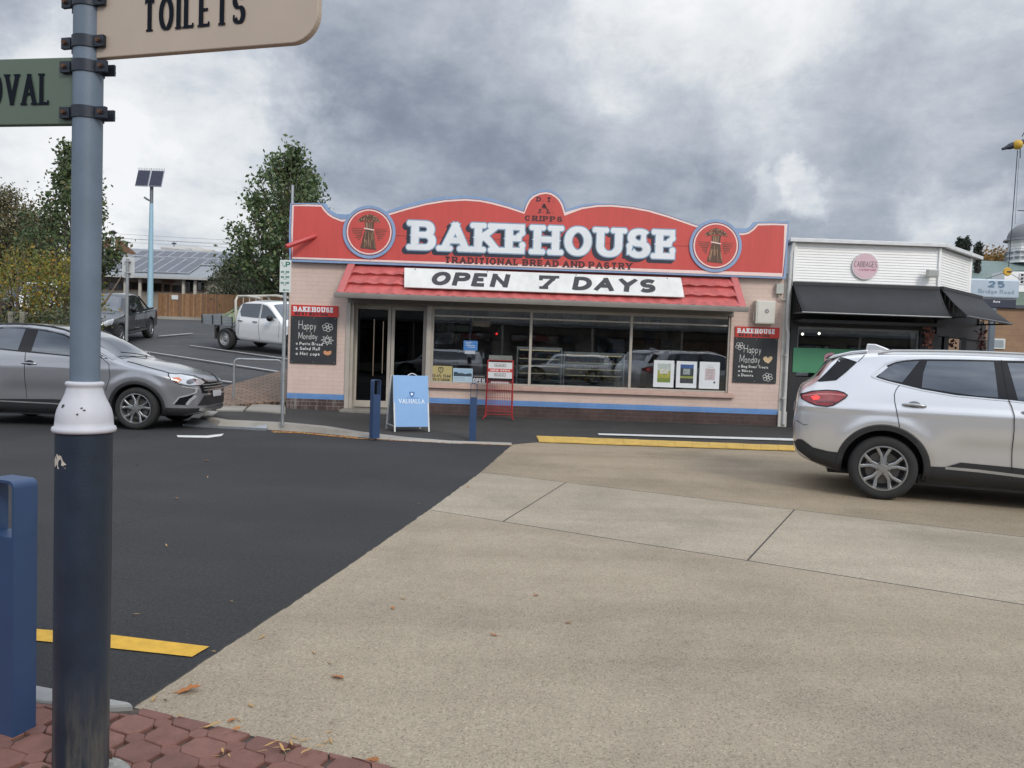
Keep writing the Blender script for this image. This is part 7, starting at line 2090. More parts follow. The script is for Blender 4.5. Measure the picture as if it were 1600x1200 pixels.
for sg in (-1, 1):
    band = [(-1.5, 1.30), (-1.35, 1.45), (-1.1, 1.575), (-.6, 1.598), (-.2, 1.565), (.1, 1.51), (.32, 1.43), (.62, 1.27), (.88, 1.135), (.5, 1.135), (0, 1.17), (-.6, 1.205), (-1.2, 1.25)]
    asx.part('window_surround', panel(band, AX.side_p(sg, .003), .05), M_gplas, smooth=60)
    asx.part('window', panel([(-.33, 1.555), (-.05, 1.52), (.12, 1.475), (.34, 1.37), (.62, 1.215), (.70, 1.155), (.5, 1.155), (-.02, 1.19), (-.36, 1.215)], AX.side_p(sg, .006), .05), M_cglass, smooth=60)
    asx.part('window', panel([(-1.1, 1.54), (-.85, 1.575), (-.54, 1.575), (-.58, 1.225), (-1.05, 1.255)], AX.side_p(sg, .006), .05), M_cglass, smooth=60)
    asx.part('window', panel([(-1.42, 1.31), (-1.33, 1.42), (-1.16, 1.525), (-1.12, 1.27)], AX.side_p(sg, .006), .05), M_cglass, smooth=60)
    b = MB(); strip(b, [(-1.45, 1.43), (-1.2, 1.565), (-.9, 1.615), (-.6, 1.625), (-.2, 1.592), (.12, 1.535), (.36, 1.445), (.66, 1.285), (.95, 1.13)], .035, AX.side_p(sg, .006), .05); asx.part('roof_edge', b, paint('grey car paint light', (0.25, 0.26, 0.28), .6, .3, .0), smooth=60)
    b = MB(); b.tube([tuple(Vector(AX.side_p(sg, .0)((xx_, AX.zt(xx_) - .05))) + Vector((0, -sg * .03, .02 if i not in (0, 8) else -.01))) for i, xx_ in enumerate([-1.35, -1.2, -.9, -.6, -.35, -.15, .02, .12, .2])], .016, 8); asx.part('roof_rail', b, M_plas, smooth=60)
    lp = [A(1175, 466, -.78), A(1250, 476, -.74), A(1320, 487, -.68), A(1405, 520, -.55), A(1412, 535, -.5), A(1392, 560, -.52), A(1310, 557, -.64), A(1248, 545, -.72), A(1205, 510, -.77)]
    lp = [(1.80, .925), (1.95, .915), (2.08, .885), (2.18, .835), (2.235, .785), (2.23, .735), (2.12, .735), (1.98, .765), (1.87, .84)]
    hl = asx.part('headlight', panel(lp, AX.side_p(sg, .008), .03), mat('headlamp', (0.5, 0.52, 0.54), .08, .4, coat=1.0), smooth=60)
    asx.part('indicator', panel([(1.885, .86), (1.97, .865), (2.02, .82), (1.97, .785), (1.92, .815)], AX.side_p(sg, .011), .03), mat('indicator amber', (0.55, 0.16, 0.07), .1, coat=1.0), parent=hl, smooth=60)
    asx.part('lamp_lens', panel([(2.12 + .045 * math.cos(a), .80 + .040 * math.sin(a)) for a in [i * math.pi / 8 for i in range(16)]], AX.side_p(sg, .011), .03), mat('lens dark', (0.10, 0.10, 0.11), .05, .6, coat=1.0), parent=hl, smooth=60)
    b = MB(); strip(b, lp + [lp[0]], .010, AX.side_p(sg, .0105), .03); asx.part('lamp_bezel', b, M_gplas, parent=hl, smooth=60)
    b = MB(); strip(b, [(2.02, .725), (2.14, .70), (2.215, .685)], .018, AX.side_p(sg, .012), .02)
    strip(b, [(2.20, .685), (2.19, .62), (2.09, .575), (1.985, .545), (1.90, .43)], .022, AX.side_p(sg, .012), .02)
    strip(b, [(2.19, .565), (2.13, .50), (2.08, .42)], .040, AX.side_p(sg, .012), .02); asx.part('chrome_strip', b, M_chr, smooth=60)
    asx.part('fog_recess', panel([(1.90, .425), (1.98, .535), (2.09, .565), (2.17, .59), (2.13, .50), (2.08, .415)], AX.side_p(sg, .006), .03), M_gplas, smooth=60)
    asx.part('lower_trim', panel([(1.75, .375), (2.0, .365), (2.2, .36), (2.26, .36), (2.24, .30), (2.0, .25), (1.8, .245), (1.72, .28)], AX.side_p(sg, .006), .04), M_plas, smooth=60)
    arch_trim(asx, AX, 1.335, .345, sg, .40, .455, -10, 190, .012, M_plas); arch_trim(asx, AX, -1.335, .345, sg, .40, .455, -10, 190, .012, M_plas)
    asx.part('sill_trim', panel([(-.92, .43), (0, .455), (.5, .44), (.92, .42), (.92, .235), (-.92, .235)], AX.side_p(sg, .008), .05), M_plas, smooth=60)
    b = MB(); strip(b, [(-.9, .40), (0, .385), (.85, .345)], .018, AX.side_p(sg, .011), .06); asx.part('sill_chrome', b, MATS['satin silver trim'], smooth=60)
    b = MB(); strip(b, [(-.45, 1.19), (-.44, 1.0), (-.43, .6), (-.42, .46)], .008, AX.side_p(sg, .004), .03); strip(b, [(.80, 1.13), (.90, 1.05), (.93, .85), (.86, .62)], .008, AX.side_p(sg, .004), .03)
    strip(b, [(-1.10, 1.24), (-1.13, 1.0), (-1.02, .75), (-.95, .6)], .008, AX.side_p(sg, .004), .03)
    strip(b, [(1.10, 1.10), (1.4, 1.035), (1.7, .965), (1.82, .93)], .006, AX.side_p(sg, .004), .03); asx.part('panel_seam', b, M_seam)
    for xh, zh in ((-.37, 1.02), (-1.0, 1.04)):
        nn = AX.nrm(xh, zh); off = Vector((nn.x, sg * nn.y, nn.z)); f_ = AX.side_p(sg, 0); p0, p1 = Vector(f_((xh - .12, zh))), Vector(f_((xh + .12, zh - .006)))
        b = MB(); b.tube([p0.lerp(p1, t) + off * (.005 + .028 * math.sin(math.pi * t) ** .6) for t in [i / 10 for i in range(11)]], [.009] + [.014] * 9 + [.009], 10); hd = asx.part('door_handle', b, M_grey, smooth=60)
        asx.part('handle_recess', panel([(xh + .07 * math.cos(a), zh + .012 + .04 * math.sin(a)) for a in [i * math.pi / 8 for i in range(16)]], AX.side_p(sg, .004), .03), M_black, parent=hd, smooth=60)
    b = MB(); b.lathe([(.01, -.09), (.065, -.075), (.08, 0), (.07, .06), (.01, .08)], 14, (.62, sg * .99, 1.17), 'x'); b.bar((.6, sg * .84, 1.13), (.62, sg * .95, 1.15), .08, .03); asx.part('wing_mirror', b, M_grey, smooth=60)
    asx.part('tail_light', panel([(-2.0, 1.05), (-1.8, 1.08), (-1.75, 1.0), (-1.95, .9)], AX.side_p(sg, .008), .04), mat('tail lamp red', (0.26, 0.006, 0.010), 0.08), smooth=60)
    liner(asx, -1.335, .345, .42, sg * .875, sg * .43); liner(asx, 1.335, .345, .42, sg * .875, sg * .43)
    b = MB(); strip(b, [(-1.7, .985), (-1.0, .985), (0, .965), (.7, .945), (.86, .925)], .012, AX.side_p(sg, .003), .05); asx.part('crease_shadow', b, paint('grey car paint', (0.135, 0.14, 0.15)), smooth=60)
asx.part('windscreen', panel([(.40, -.56), (.40, .56), (1.0, .66), (1.0, -.66)], AX.top_p(.006), .06), M_cglass, smooth=60)
b = MB()
for s_ in (-1, 1): b.tube([(1.04, s_ * .1 + .25, 1.185), (.95, s_ * .25 + .1, 1.225), (.90, s_ * .5, 1.245)], .008, 6)
asx.part('wiper', b, M_black)
asx.part('back_glass', panel([(-.55, 1.28), (.55, 1.28), (.48, 1.5), (-.48, 1.5)], AX.end_p(.006, False), .05), M_cglass, smooth=60)
asx.part('grille', panel([(-.50, .60), (.50, .60), (.55, .74), (.50, .785), (-.50, .785), (-.55, .74)], AX.end_p(.006, True), .05), M_gplas, smooth=60)
b = MB()
for zz in (.655, .70, .745):
    strip(b, [(-.46, zz), (.46, zz)], .010, AX.end_p(.012, True), .06)
asx.part('grille_bar', b, MATS['satin silver trim'])
asx.part('lower_grille', panel([(-.58, .40), (.58, .40), (.46, .57), (-.46, .57)], AX.end_p(.008, True), .05), M_plas, smooth=60)
asx.part('number_plate', panel([(-.19, .535), (.19, .535), (.19, .64), (-.19, .64)], AX.end_p(.025, True), .2), mat('plate white', (0.5, 0.5, 0.52), .4, var=.1))
b = MB(); strip(b, [(-.55, .34), (-.3, .31), (.3, .31), (.55, .34)], .05, AX.end_p(.018, True), .05); asx.part('skid_plate', b, MATS['satin silver trim'], smooth=60)
b = MB(); b.box(-1.0, 1.0, -.78, .78, .19, .30); b.box(-1.9, 1.95, -.45, .45, .2, .36); asx.part('underbody', b, M_black)
rimA = mat('two tone alloy', (0.46, 0.46, 0.46), 0.25, .85, var=.15)
for x_ in (-1.335, 1.335):
    for sg in (-1, 1): wheel(asx, x_, sg * .785, .345, sg, 'five', .215, .73, rimA)

# ---------------------------------------------------------------- utes in the car park
def tilt(th, yaw, p, xa):
    """seat a vehicle on the sloping ground"""
    d = Vector((math.cos(yaw), math.sin(yaw), 0)); n_ = Vector((-d.y, d.x, 0))
    zf = ground_z(*(p + d * 1.6).xy) - ground_z(*(p - d * 1.6).xy); zl = ground_z(*(p + n_ * .8).xy) - ground_z(*(p - n_ * .8).xy)
    X = Vector((d.x * 3.2, d.y * 3.2, zf)).normalized(); Yv = Vector((n_.x * 1.6, n_.y * 1.6, zl)).normalized(); Zv = X.cross(Yv).normalized(); Yv = Zv.cross(X)
    th.e.rotation_euler = Matrix((X, Yv, Zv)).transposed().to_euler()


def pickup(name, label, yaw, p, paintm, tray, extra=None):
    F_ = Frame((p.x, p.y, ground_z(p.x, p.y) - .045), yaw)
    bed = 1.14 if not tray else .80
    zt = [(-2.62, .62), (-2.60, 1.0), (-2.56, bed), (-2.3, bed), (-1.12, bed), (-1.06, bed + .04), (-.98, 1.45), (-.9, 1.66), (-.72, 1.77), (-.3, 1.82), (.1, 1.81), (.35, 1.75), (.62, 1.56), (1.08, 1.22), (1.2, 1.17), (1.7, 1.13), (2.25, 1.06), (2.45, .98), (2.55, .82), (2.58, .6)]
    if tray: zt = [(-1.12, .5), (-1.10, 1.0), (-1.07, 1.45), (-1.0, 1.66), (-.8, 1.76), (-.4, 1.81)] + [q for q in zt if q[0] >= .1]
    x0 = zt[0][0]
    sh_ = Shape(zt=zt, zb=[(x0, .5), (x0 + .1, .40), (-1.0 if not tray else -.8, .38), (1.0, .36), (2.2, .40), (2.58, .48)],
                plan=[(x0, .80 if not tray else .88), (x0 + .1, .90), (-1.0 if not tray else -.9, .925), (1.4, .92), (2.0, .87), (2.3, .78), (2.48, .64), (2.58, .5)],
                side=[(.3, .95), (.6, .985), (.8, 1.0), (1.0, .995), (1.12, .97), (1.2, .94), (1.5, .84), (1.75, .76), (1.9, .7)],
                crown=[(x0, .05), (-1.1, .05), (-.9, .09), (.4, .09), (1.0, .12), (2.58, .15)] if not tray else [(x0, .08), (.4, .09), (1.0, .12), (2.58, .15)],
                wheels=[(-1.61, .38), (1.61, .38)], arch=.47)
    t = Thing(name, label, 'pickup truck', (0, 0, 0), F_)
    t.part('body', sh_.body(90, 34), paintm, smooth=50)
    for sg in (-1, 1):
        t.part('window', panel([(.06, 1.70), (.28, 1.655), (.50, 1.52), (.84, 1.26), (.08, 1.22)], sh_.side_p(sg, .006), .06), M_cglass, smooth=60)
        t.part('window', panel([(-.80, 1.70), (-.0, 1.715), (.0, 1.22), (-.72, 1.24), (-.88, 1.5)] if not tray else [(-.88, 1.68), (-.0, 1.715), (.0, 1.22), (-.85, 1.24), (-.93, 1.4)], sh_.side_p(sg, .006), .06), M_cglass, smooth=60)
        b = MB(); strip(b, [(.03, 1.72), (.03, 1.2), (.06, .6), (.06, .45)], .012, sh_.side_p(sg, .005), .05); strip(b, [(.98, 1.17), (1.0, .9), (.95, .6)], .012, sh_.side_p(sg, .005), .05); strip(b, [(-.92, 1.2), (-.88, .9), (-.95, .6)], .012, sh_.side_p(sg, .005), .05)
        if not tray: strip(b, [(-1.1, bed), (-1.1, .45)], .02, sh_.side_p(sg, .005), .05)
        t.part('panel_seam', b, M_seam)
        for xh in (-.12, -.80 if not tray else -.82):
            f_ = sh_.side_p(sg, .03); b = MB(); b.tube([f_((xh - .1, 1.08)), f_((xh + .1, 1.08))], .016, 8); t.part('door_handle', b, M_chr if not tray else M_gplas, smooth=60)
        arch_trim(t, sh_, 1.61, .38, sg, .44, .50, -5, 185, .012, M_plas if not tray else paintm)
        if not tray: arch_trim(t, sh_, -1.61, .38, sg, .44, .50, -5, 185, .012, M_plas)
        t.part('headlight', panel([(2.05, 1.0), (2.3, .97), (2.46, .90), (2.46, .78), (2.2, .82)], sh_.side_p(sg, .008), .05), MATS['headlamp'], smooth=60)
        if not tray: t.part('tail_light', panel([(-2.58, 1.08), (-2.44, 1.08), (-2.44, .75), (-2.58, .75)], sh_.side_p(sg, .008), .05), MATS['tail lamp red'], smooth=60)
        b = MB(); b.lathe([(.01, -.1), (.09, -.08), (.11, 0), (.09, .06), (.01, .08)], 12, (.72, sg * 1.06, 1.26), 'x'); b.bar((.7, sg * .88, 1.2), (.72, sg * 1.0, 1.23), .08, .03); t.part('wing_mirror', b, M_gplas, smooth=60)
        if not tray:
            b = MB(); b.tube([(-1.0, sg * .98, .42), (1.05, sg * .98, .42)], .04, 8); t.part('side_step', b, mat('step dark', (0.05, 0.05, 0.052), .5, .5), smooth=60)
        liner(t, 1.61, .38, .46, sg * .89, sg * .45)
        if not tray: liner(t, -1.61, .38, .46, sg * .89, sg * .45)
    t.part('windscreen', panel([(.42, -.58), (.42, .58), (1.04, .70), (1.04, -.70)], sh_.top_p(.006), .08), M_cglass, smooth=60)
    t.part('grille', panel([(-.45, .62), (.45, .62), (.48, .93), (-.48, .93)], sh_.end_p(.008, True), .06), M_plas, smooth=60)
    b = MB(); strip(b, [(-.44, .80), (.44, .80)], .05, sh_.end_p(.016, True), .06); t.part('grille_bar', b, M_chr if not tray else M_plas)
    b = MB(); strip(b, [(-.60, .55), (.60, .55)], .10, sh_.end_p(.012, True), .06); t.part('front_bumper_trim', b, M_plas)
    rimU = mat('ute alloy', (0.30, 0.30, 0.31), 0.3, .85) if not tray else mat('steel wheel', (0.36, 0.36, 0.36), 0.4, .6)
    for x_ in (-1.61, 1.61):
        for sg in (-1, 1): wheel(t, x_, sg * .80, .385, sg, 'six' if not tray else ('steel' if x_ < 0 else 'six'), .26, .62, rimU)
    b = MB(); b.box(-2.3, 2.1, -.42, .42, .32, .5); t.part('underbody', b, M_black)
    if not tray:
        b = MB(); b.box(-2.52, -1.15, -.80, .80, bed - .02, bed + .025); t.part('tonneau_cover', b, M_plas, bevel=.02)
        b = MB(); b.tube([(-1.12, -.72, bed), (-1.06, -.70, 1.66), (-1.06, .70, 1.66), (-1.12, .72, bed)], .035, 8); b.tube([(-1.06, -.70, 1.62), (-1.8, -.78, bed + .02)], .03, 8); b.tube([(-1.06, .70, 1.62), (-1.8, .78, bed + .02)], .03, 8); t.part('sports_bar', b, M_gplas, smooth=60)
    tilt(t, yaw, Vector((p.x, p.y, 0)), 0)
    return t


def from_wheels(pr, pf, dist):
    d = (pf - pr); return d
M_dk = paint('charcoal ute paint', (0.012, 0.013, 0.015), .2, .3, .04)
yd = R_(-180 + 60)
pf = hit(191, 539); yd = R_(237)
# near front wheel (its left side faces away): seat the ute so that its left flank shows towards the road
yd = R_(-82)
fwd = Vector((math.cos(yd), math.sin(yd), 0)); lft = Vector((-fwd.y, fwd.x, 0))
pc = Vector((pf.x, pf.y, 0)) - fwd * 1.61 - lft * .93
dark = pickup('dark_pickup', 'dark grey double cab pickup with a covered tub in the car park', yd, pc, M_dk, False)
M_wh = paint('white ute paint', (0.70, 0.71, 0.71), .0, .3, .05)
pr_ = hit(351, 544.5); yw = R_(-27)
fwd = Vector((math.cos(yw), math.sin(yw), 0)); lft = Vector((-fwd.y, fwd.x, 0))
pc = Vector((pr_.x, pr_.y, 0)) + fwd * 1.61 + lft * .93
wt = pickup('white_tray_pickup', 'white double cab pickup with an aluminium tray parked near the timber fence', yw, pc, M_wh, True)
M_alu = mat('tray aluminium', (0.36, 0.38, 0.40), .4, .6, var=.15, scale=4)
b = MB(); b.box(-2.75, -1.18, -.92, .92, .86, .92)
tr = wt.part('tray', b, M_alu)
b = MB()
for y in (-.92, .90):
    for k in range(3): b.box(-2.75, -1.2, y, y + .02, .93 + k * .09, .93 + k * .09 + .082)
for k in range(3): b.box(-2.77, -2.75, -.92, .92, .93 + k * .09, .93 + k * .09 + .082)
wt.part('drop_side', b, M_alu, parent=tr)
b = MB()
for x_ in (-2.74, -2.2, -1.75, -1.22): b.box(x_, x_ + .03, -.945, -.92, .88, 1.21)
wt.part('latch', b, M_plas, parent=tr)
b = MB()
hp = [(-1.16, -.80, .9), (-1.16, -.80, 1.78), (-1.16, -.70, 1.92), (-1.16, .70, 1.92), (-1.16, .80, 1.78), (-1.16, .80, .9)]
b.tube(hp, .045, 8); b.tube([(-1.16, -.70, 1.92), (-.7, -.70, 1.95), (-.1, -.68, 1.90)], .04, 8); b.tube([(-1.16, .70, 1.92), (-.7, .70, 1.95), (-.1, .68, 1.90)], .04, 8)
for y in (-.45, -.15, .15, .45): b.tube([(-1.16, y, .95), (-1.16, y, 1.9)], .015, 6)
wt.part('headboard', b, mat('headboard cream', (0.50, 0.47, 0.40), .45, .2), smooth=60)
for y in (-.90, .66):
    b = MB(); b.add([(-1.18, y, .88), (-1.22, y, .72), (-1.35, y, .86), (-1.9, y, .86), (-2.05, y, .72), (-2.12, y, .35), (-2.14, y, .35), (-2.14, y, .9), (-1.18, y + .24, .88), (-2.14, y + .24, .9), (-2.14, y + .24, .35)], [(0, 1, 2, 3, 4, 5, 6, 7), (7, 9, 10, 6), (0, 8, 9, 7)])
    wt.part('mudguard', b, mat('mudguard dark', (0.05, 0.048, 0.045), .6))
def on_tray(name, label, cat, mb, mt, build=None):
    t = Thing(name, label, cat, (-1.7, 0, .93), Frame(wt.e.location, yw)); t.e.rotation_euler = wt.e.rotation_euler
    t.e.location = wt.e.matrix_basis @ Vector((-1.7, 0, .93)); t.part('cover' if name == 'tool_box' else 'sheet', mb, mt, bevel=.02 if name == 'tool_box' else 0)
    return t
b = MB(); b.box(-1.95, -1.3, -.2, .5, .93, 1.48); on_tray('tool_box', 'dark green box standing on the tray of the white pickup', 'box', b, mat('dark green box', (0.012, 0.06, 0.025), .5))
b = MB(); b.add([(-2.5, -.6, .95), (-1.25, -.75, 1.0), (-1.25, -.5, 1.5), (-1.9, -.3, 1.25), (-2.3, -.2, 1.1)], [(0, 1, 2, 3, 4)]); b.bar((-2.2, -.64, 1.08), (-1.25, -.66, 1.50), .02, .06)
on_tray('tarpaulin', 'pale tarpaulin with a lime strap over the load on the white pickup tray', 'tarpaulin', b, mat('lime grey tarp', (0.35, 0.42, 0.22), .5, var=.5, scale=3))


def small_car(name, label, cat, p, yaw, mt, tall, L_=4.6):
    F_ = Frame((p.x, p.y, ground_z(p.x, p.y) - .045), yaw); h = tall; k = L_ / 4.6
    sh_ = Shape(zt=[(-2.3 * k, .6), (-2.28 * k, 1.0), (-2.2 * k, h * .82), (-2.05 * k, h * .96), (-1.4 * k, h), (.2, h), (.5, h * .95), (1.05 * k, h * .64), (1.3 * k, h * .6), (2.0 * k, h * .54), (2.25 * k, h * .45), (2.3 * k, .5)],
                zb=[(-2.3 * k, .45), (-2 * k, .3), (2 * k, .3), (2.3 * k, .42)], plan=[(-2.3 * k, .72), (-2.1 * k, .88), (0, .92), (1.5 * k, .9), (2.1 * k, .74), (2.3 * k, .5)],
                side=[(.3, .95), (.7, 1.0), (h * .58, .98), (h * .66, .93), (h * .9, .8), (h, .76)], crown=[(-2.3 * k, .08), (2.3 * k, .12)], wheels=[(-1.4 * k, .36), (1.4 * k, .36)], arch=.43)
    t = Thing(name, label, cat, (0, 0, 0), F_); t.part('body', sh_.body(60, 26), mt, smooth=50)
    for sg in (-1, 1):
        t.part('window', panel([(-1.9 * k, h * .9), (.15, h * .93), (.45, h * .88), (.85 * k, h * .66), (-1.9 * k, h * .67)], sh_.side_p(sg, .006), .08), M_cglass, smooth=60)
        t.part('headlight', panel([(1.85 * k, h * .5), (2.15 * k, h * .46), (2.15 * k, h * .38), (1.95 * k, h * .4)], sh_.side_p(sg, .008), .05), MATS['headlamp'], smooth=60)
        for x_ in (-1.4 * k, 1.4 * k): wheel(t, x_, sg * .8, .36, sg, 'five', .23, .66, MATS['alloy'] if 'alloy' in MATS else None); liner(t, x_, .36, .42, sg * .88, sg * .45)
    t.part('windscreen', panel([(.56, -.58), (.56, .58), (1.0 * k, .68), (1.0 * k, -.68)], sh_.top_p(.006), .08), M_cglass, smooth=60)
    t.part('grille', panel([(-.4, .55), (.4, .55), (.4, .72), (-.4, .72)], sh_.end_p(.006, True), .08), M_plas)
    tilt(t, yaw, Vector((p.x, p.y, 0)), 0)
    return t
p = hit(92, 500); q = at_depth(72, 494, 37)
small_car('white_four_wheel_drive', 'tall white four wheel drive half hidden behind the yellowing shrub', 'car', Vector((q.x, q.y, 0)), R_(-70), M_wh, 1.86, 4.7)
q = at_depth(124, 512, 32)
small_car('silver_sedan', 'silver car just showing beside the signpost under the shrub', 'car', Vector((q.x, q.y, 0)), R_(-78), M_silver, 1.46, 4.5)
q = at_depth(35, 478, 40)
small_car('dark_blue_wagon', 'dark blue car parked at the back behind the yellowing shrub', 'car', Vector((q.x, q.y, 0)), R_(240), paint('dark blue paint', (0.02, 0.025, 0.045), .4, .3), 1.6, 4.6)
# ================================================================ BEHIND THE CAR PARK
# timber fence
YF = 45.0
FF = Frame((0, YF, 0), 0)
fx0, fx1 = FF.at(247, 470)[0], FF.at(452, 470)[0]
zf0 = FF.at(297, 500)[1]; ztop0 = FF.at(250, 458)[1]; ztop1 = FF.at(436, 463)[1]
t = Thing('timber_fence', 'long vertical board timber fence at the back of the car park', 'fence', ((fx0 + fx1) / 2, 0, zf0), FF)
b = MB(); n = int((fx1 - fx0) / .105); rq = random.Random(2)
for i in range(n):
    x = fx0 + (fx1 - fx0) * i / n; zt = ztop0 + (ztop1 - ztop0) * i / n + rq.uniform(-.012, .012); w = (fx1 - fx0) / n * .93
    y = rq.uniform(-.006, .006)
    if 20 < i < 44: zt += .03
    b.box(x, x + w, y, y + .022, zf0 - .3, zt, rq.choice((0, 0, 1, 2, 3)))
t.part('board_panel', b, [mat('fence timber %d' % i, c, .8, var=.25, scale=5) for i, c in enumerate([(0.25, 0.135, 0.065), (0.22, 0.115, 0.055), (0.29, 0.165, 0.085), (0.185, 0.105, 0.06)])])
b = MB()
for z in (.35, 1.1): b.box(fx0, fx1, .03, .09, zf0 + z, zf0 + z + .08)
t.part('rail', b, MATS['fence timber 1'])
b = MB()
for i in range(5): x = fx0 + (fx1 - fx0) * i / 4; b.box(x - .05, x + .05, .09, .18, zf0 - .3, ztop0 - .05)
t.part('post', b, MATS['fence timber 3'])
(u0, z1), (u1, z0) = FF.at(268, 461, -.03), FF.at(278, 468, -.03)
b = MB(); b.box(u0, u1, -.03, -.012, z0, z1); tag(b.build('fence_notice', M_paper), 'small white notice screwed to the timber fence', 'notice').location = FF.o

# concrete edge along the fence
b = MB(); q = [FF.at(247, 500, -.5), FF.at(330, 506, -.5)]
z_ = ground_z(-15, 44.5)
b.box(fx0, fx1, YF - .9, YF - .02, z_ - .3, z_ + .10); struct('kerb', b, M_kerb)

# community building with solar roof
CB = Frame((0, 58, 0), 0)
gz = ground_z(-25, 58)
ze = CB.at(250, 432, -1.0)[1]
cx0, cx1 = CB.at(100, 440)[0], CB.at(322, 440)[0]; cx2 = CB.at(372, 440)[0]
t = Thing('community_building', 'long low building with solar panels on its grey roof behind the fence', 'building', ((cx0 + cx1) / 2, 0, gz), CB)
M_cbw = mat('putty wall', (0.30, 0.265, 0.22), .7, var=.12, scale=1)
b = MB(); b.box(cx0, cx2, .2, 9, gz - 1, ze - .02); t.part('wall', b, M_cbw)
zr = CB.at(300, 391.5, 6.0)[1]
def roofp(x, k, lift=0): return (x, -1.0 + 7.0 * k, ze + (zr - ze) * k + lift)
b = MB(); b.prism([0, 1, 2, 3], lambda i: ((cx0 - .5, cx1 + .4, cx1 + 3.2, cx0 - .5)[i], *roofp(0, (0, 0, 1, 1)[i], -.12)[1:]), lambda i: ((cx0 - .5, cx1 + .4, cx1 + 3.2, cx0 - .5)[i], *roofp(0, (0, 0, 1, 1)[i])[1:]))
b.add([(cx0 - .5, 6, zr), (cx1 + 3.2, 6, zr), (cx1 + .4, 13, ze), (cx0 - .5, 13, ze)], [(0, 1, 2, 3)])
b.prism([0, 1, 2, 3], lambda i: ((cx1 + .4, cx2 + 1.5, cx2 + 3, cx1 + 3.2)[i], *roofp(0, (0.10, .10, .62, .62)[i], -.22)[1:]), lambda i: ((cx1 + .4, cx2 + 1.5, cx2 + 3, cx1 + 3.2)[i], *roofp(0, (.10, .10, .62, .62)[i], -.1)[1:]))
t.part('roof', b, mat('zinc grey roof', (0.26, 0.275, 0.29), .45, .3, var=.12, scale=1))
b = MB(); b.box(cx0 - .5, cx1 + .5, -1.12, -1.0, ze - .16, ze - .01); t.part('gutter', b, mat('pale gutter', (0.42, 0.42, 0.40), .5))
# solar panels as parts
M_pv = mat('solar cell', (0.10, 0.105, 0.125), .38, .1, var=.15, scale=1.5, spec=.4); M_pvf = mat('solar frame', (0.5, 0.52, 0.54), .35, .7)
def solve_roof(px, py):
    d = ray(px, py); lo, hi = 20.0, 140.0
    for _ in range(50):
        m_ = (lo + hi) / 2; p = _C + d * m_; k = (p.y - 57.0) / 7.0
        if p.z > ze + (zr - ze) * k: lo = m_
        else: hi = m_
    p = _C + d * lo; return p.x, (p.y - 57.0) / 7.0
rowsp = [((220, 394.0), (374, 397.5), (206, 402.0), (372, 406.5), 9), ((212, 404.0), (352, 407.5), (210, 411.5), (350, 417), 8), ((162, 410), (312, 414.5), (150, 424), (296, 428.5), 8)]
for (a, c, d, e_, n) in rowsp:
    xa, ka = solve_roof(*a); xc, kc = solve_roof(*c); xd, kd = solve_roof(*d); xe, ke = solve_roof(*e_)
    k1 = (ka + kc) / 2; k0 = (kd + ke) / 2; xl = xd; xr = xe; sk = (xa - xd)
    for i in range(n):
        x0, x1 = xl + (xr - xl) * i / n, xl + (xr - xl) * (i + .97) / n
        q = [(x0, k0), (x1, k0), (x1, k1), (x0, k1)]
        b = MB(); b.prism([0, 1, 2, 3], lambda j: roofp(*q[j], .05), lambda j: roofp(*q[j], .12)); fr_ = t.part('solar_panel', b, M_pvf)
        qi = [(x0 + .05, k0 + .008), (x1 - .05, k0 + .008), (x1 - .05, k1 - .008), (x0 + .05, k1 - .008)]
        b = MB(); b.add([roofp(*p, .125) for p in qi], [(0, 1, 2, 3)]); t.part('cells', b, M_pv, parent=fr_)
M_cbd = mat('dark veranda glass', (0.018, 0.016, 0.016), .12, var=.5, scale=.8); M_cbr = mat('rust brown joinery', (0.14, 0.055, 0.03), .6)
for x0, x1, y0, y1 in ((162, 166, 438, 449), (170, 193, 440, 453), (202, 218, 440, 453), (221, 253, 441, 456), (255, 266, 443, 456), (268, 284, 445, 457), (288, 303, 436, 457), (308, 322, 437, 455)):
    (u0, z1), (u1, z0) = CB.at(x0, y0, .1), CB.at(x1, y1, .1)
    b = MB(); b.box(u0, u1, .12, .18, z0, z1); w = t.part('window', b, M_cbr); b = MB(); b.box(u0 + .06, u1 - .06, .10, .119, z0 + .06, z1 - .06); t.part('pane', b, M_cbd, parent=w)
for x in (196, 219, 287, 305):
    (u, _) = CB.at(x, 450, -.6); b = MB(); b.box(u - .09, u + .09, -.7, -.52, gz - 1, ze - .15); t.part('veranda_post', b, mat('cream post', (0.46, 0.43, 0.38), .6))
(u0, z1), (u1, z0) = CB.at(253, 438, .02), CB.at(271, 442, .02)
b = MB(); b.box(u0, u1, .0, .1, z0, z1); t.part('brown_panel', b, M_cbr)

# house further back
HB = Frame((0, 84, 0), 0)
t = Thing('hip_roof_house', 'pale hipped roof house showing above the solar roof', 'house', (HB.at(300, 390)[0], 0, 4), HB)
(u0, z1), (u1, z0) = HB.at(268, 388), HB.at(310, 400)
b = MB(); b.box(u0, u1 + 1.5, 0, 8, 2, z1); t.part('wall', b, mat('cream house wall', (0.50, 0.47, 0.38), .7))
ur, zr2 = HB.at(290, 384, 4); uE, _ = HB.at(332, 394.5, 0)
b = MB(); v = [(u0 - .8, -.8, z1), (uE, -.8, z1 - .35), (uE, 9, z1 - .35), (u0 - .8, 9, z1), (ur - .6, 4, zr2), (ur + 1.4, 4, zr2)]
b.add(v, [(0, 1, 5, 4), (1, 2, 5), (2, 3, 4, 5), (3, 0, 4)]); b.add([(v[0][0], v[0][1], v[0][2] - .22), (v[1][0], v[1][1], v[1][2] - .22), v[1], v[0]], [(0, 1, 2, 3)]); t.part('roof', b, mat('pale house roof', (0.40, 0.385, 0.36), .6))
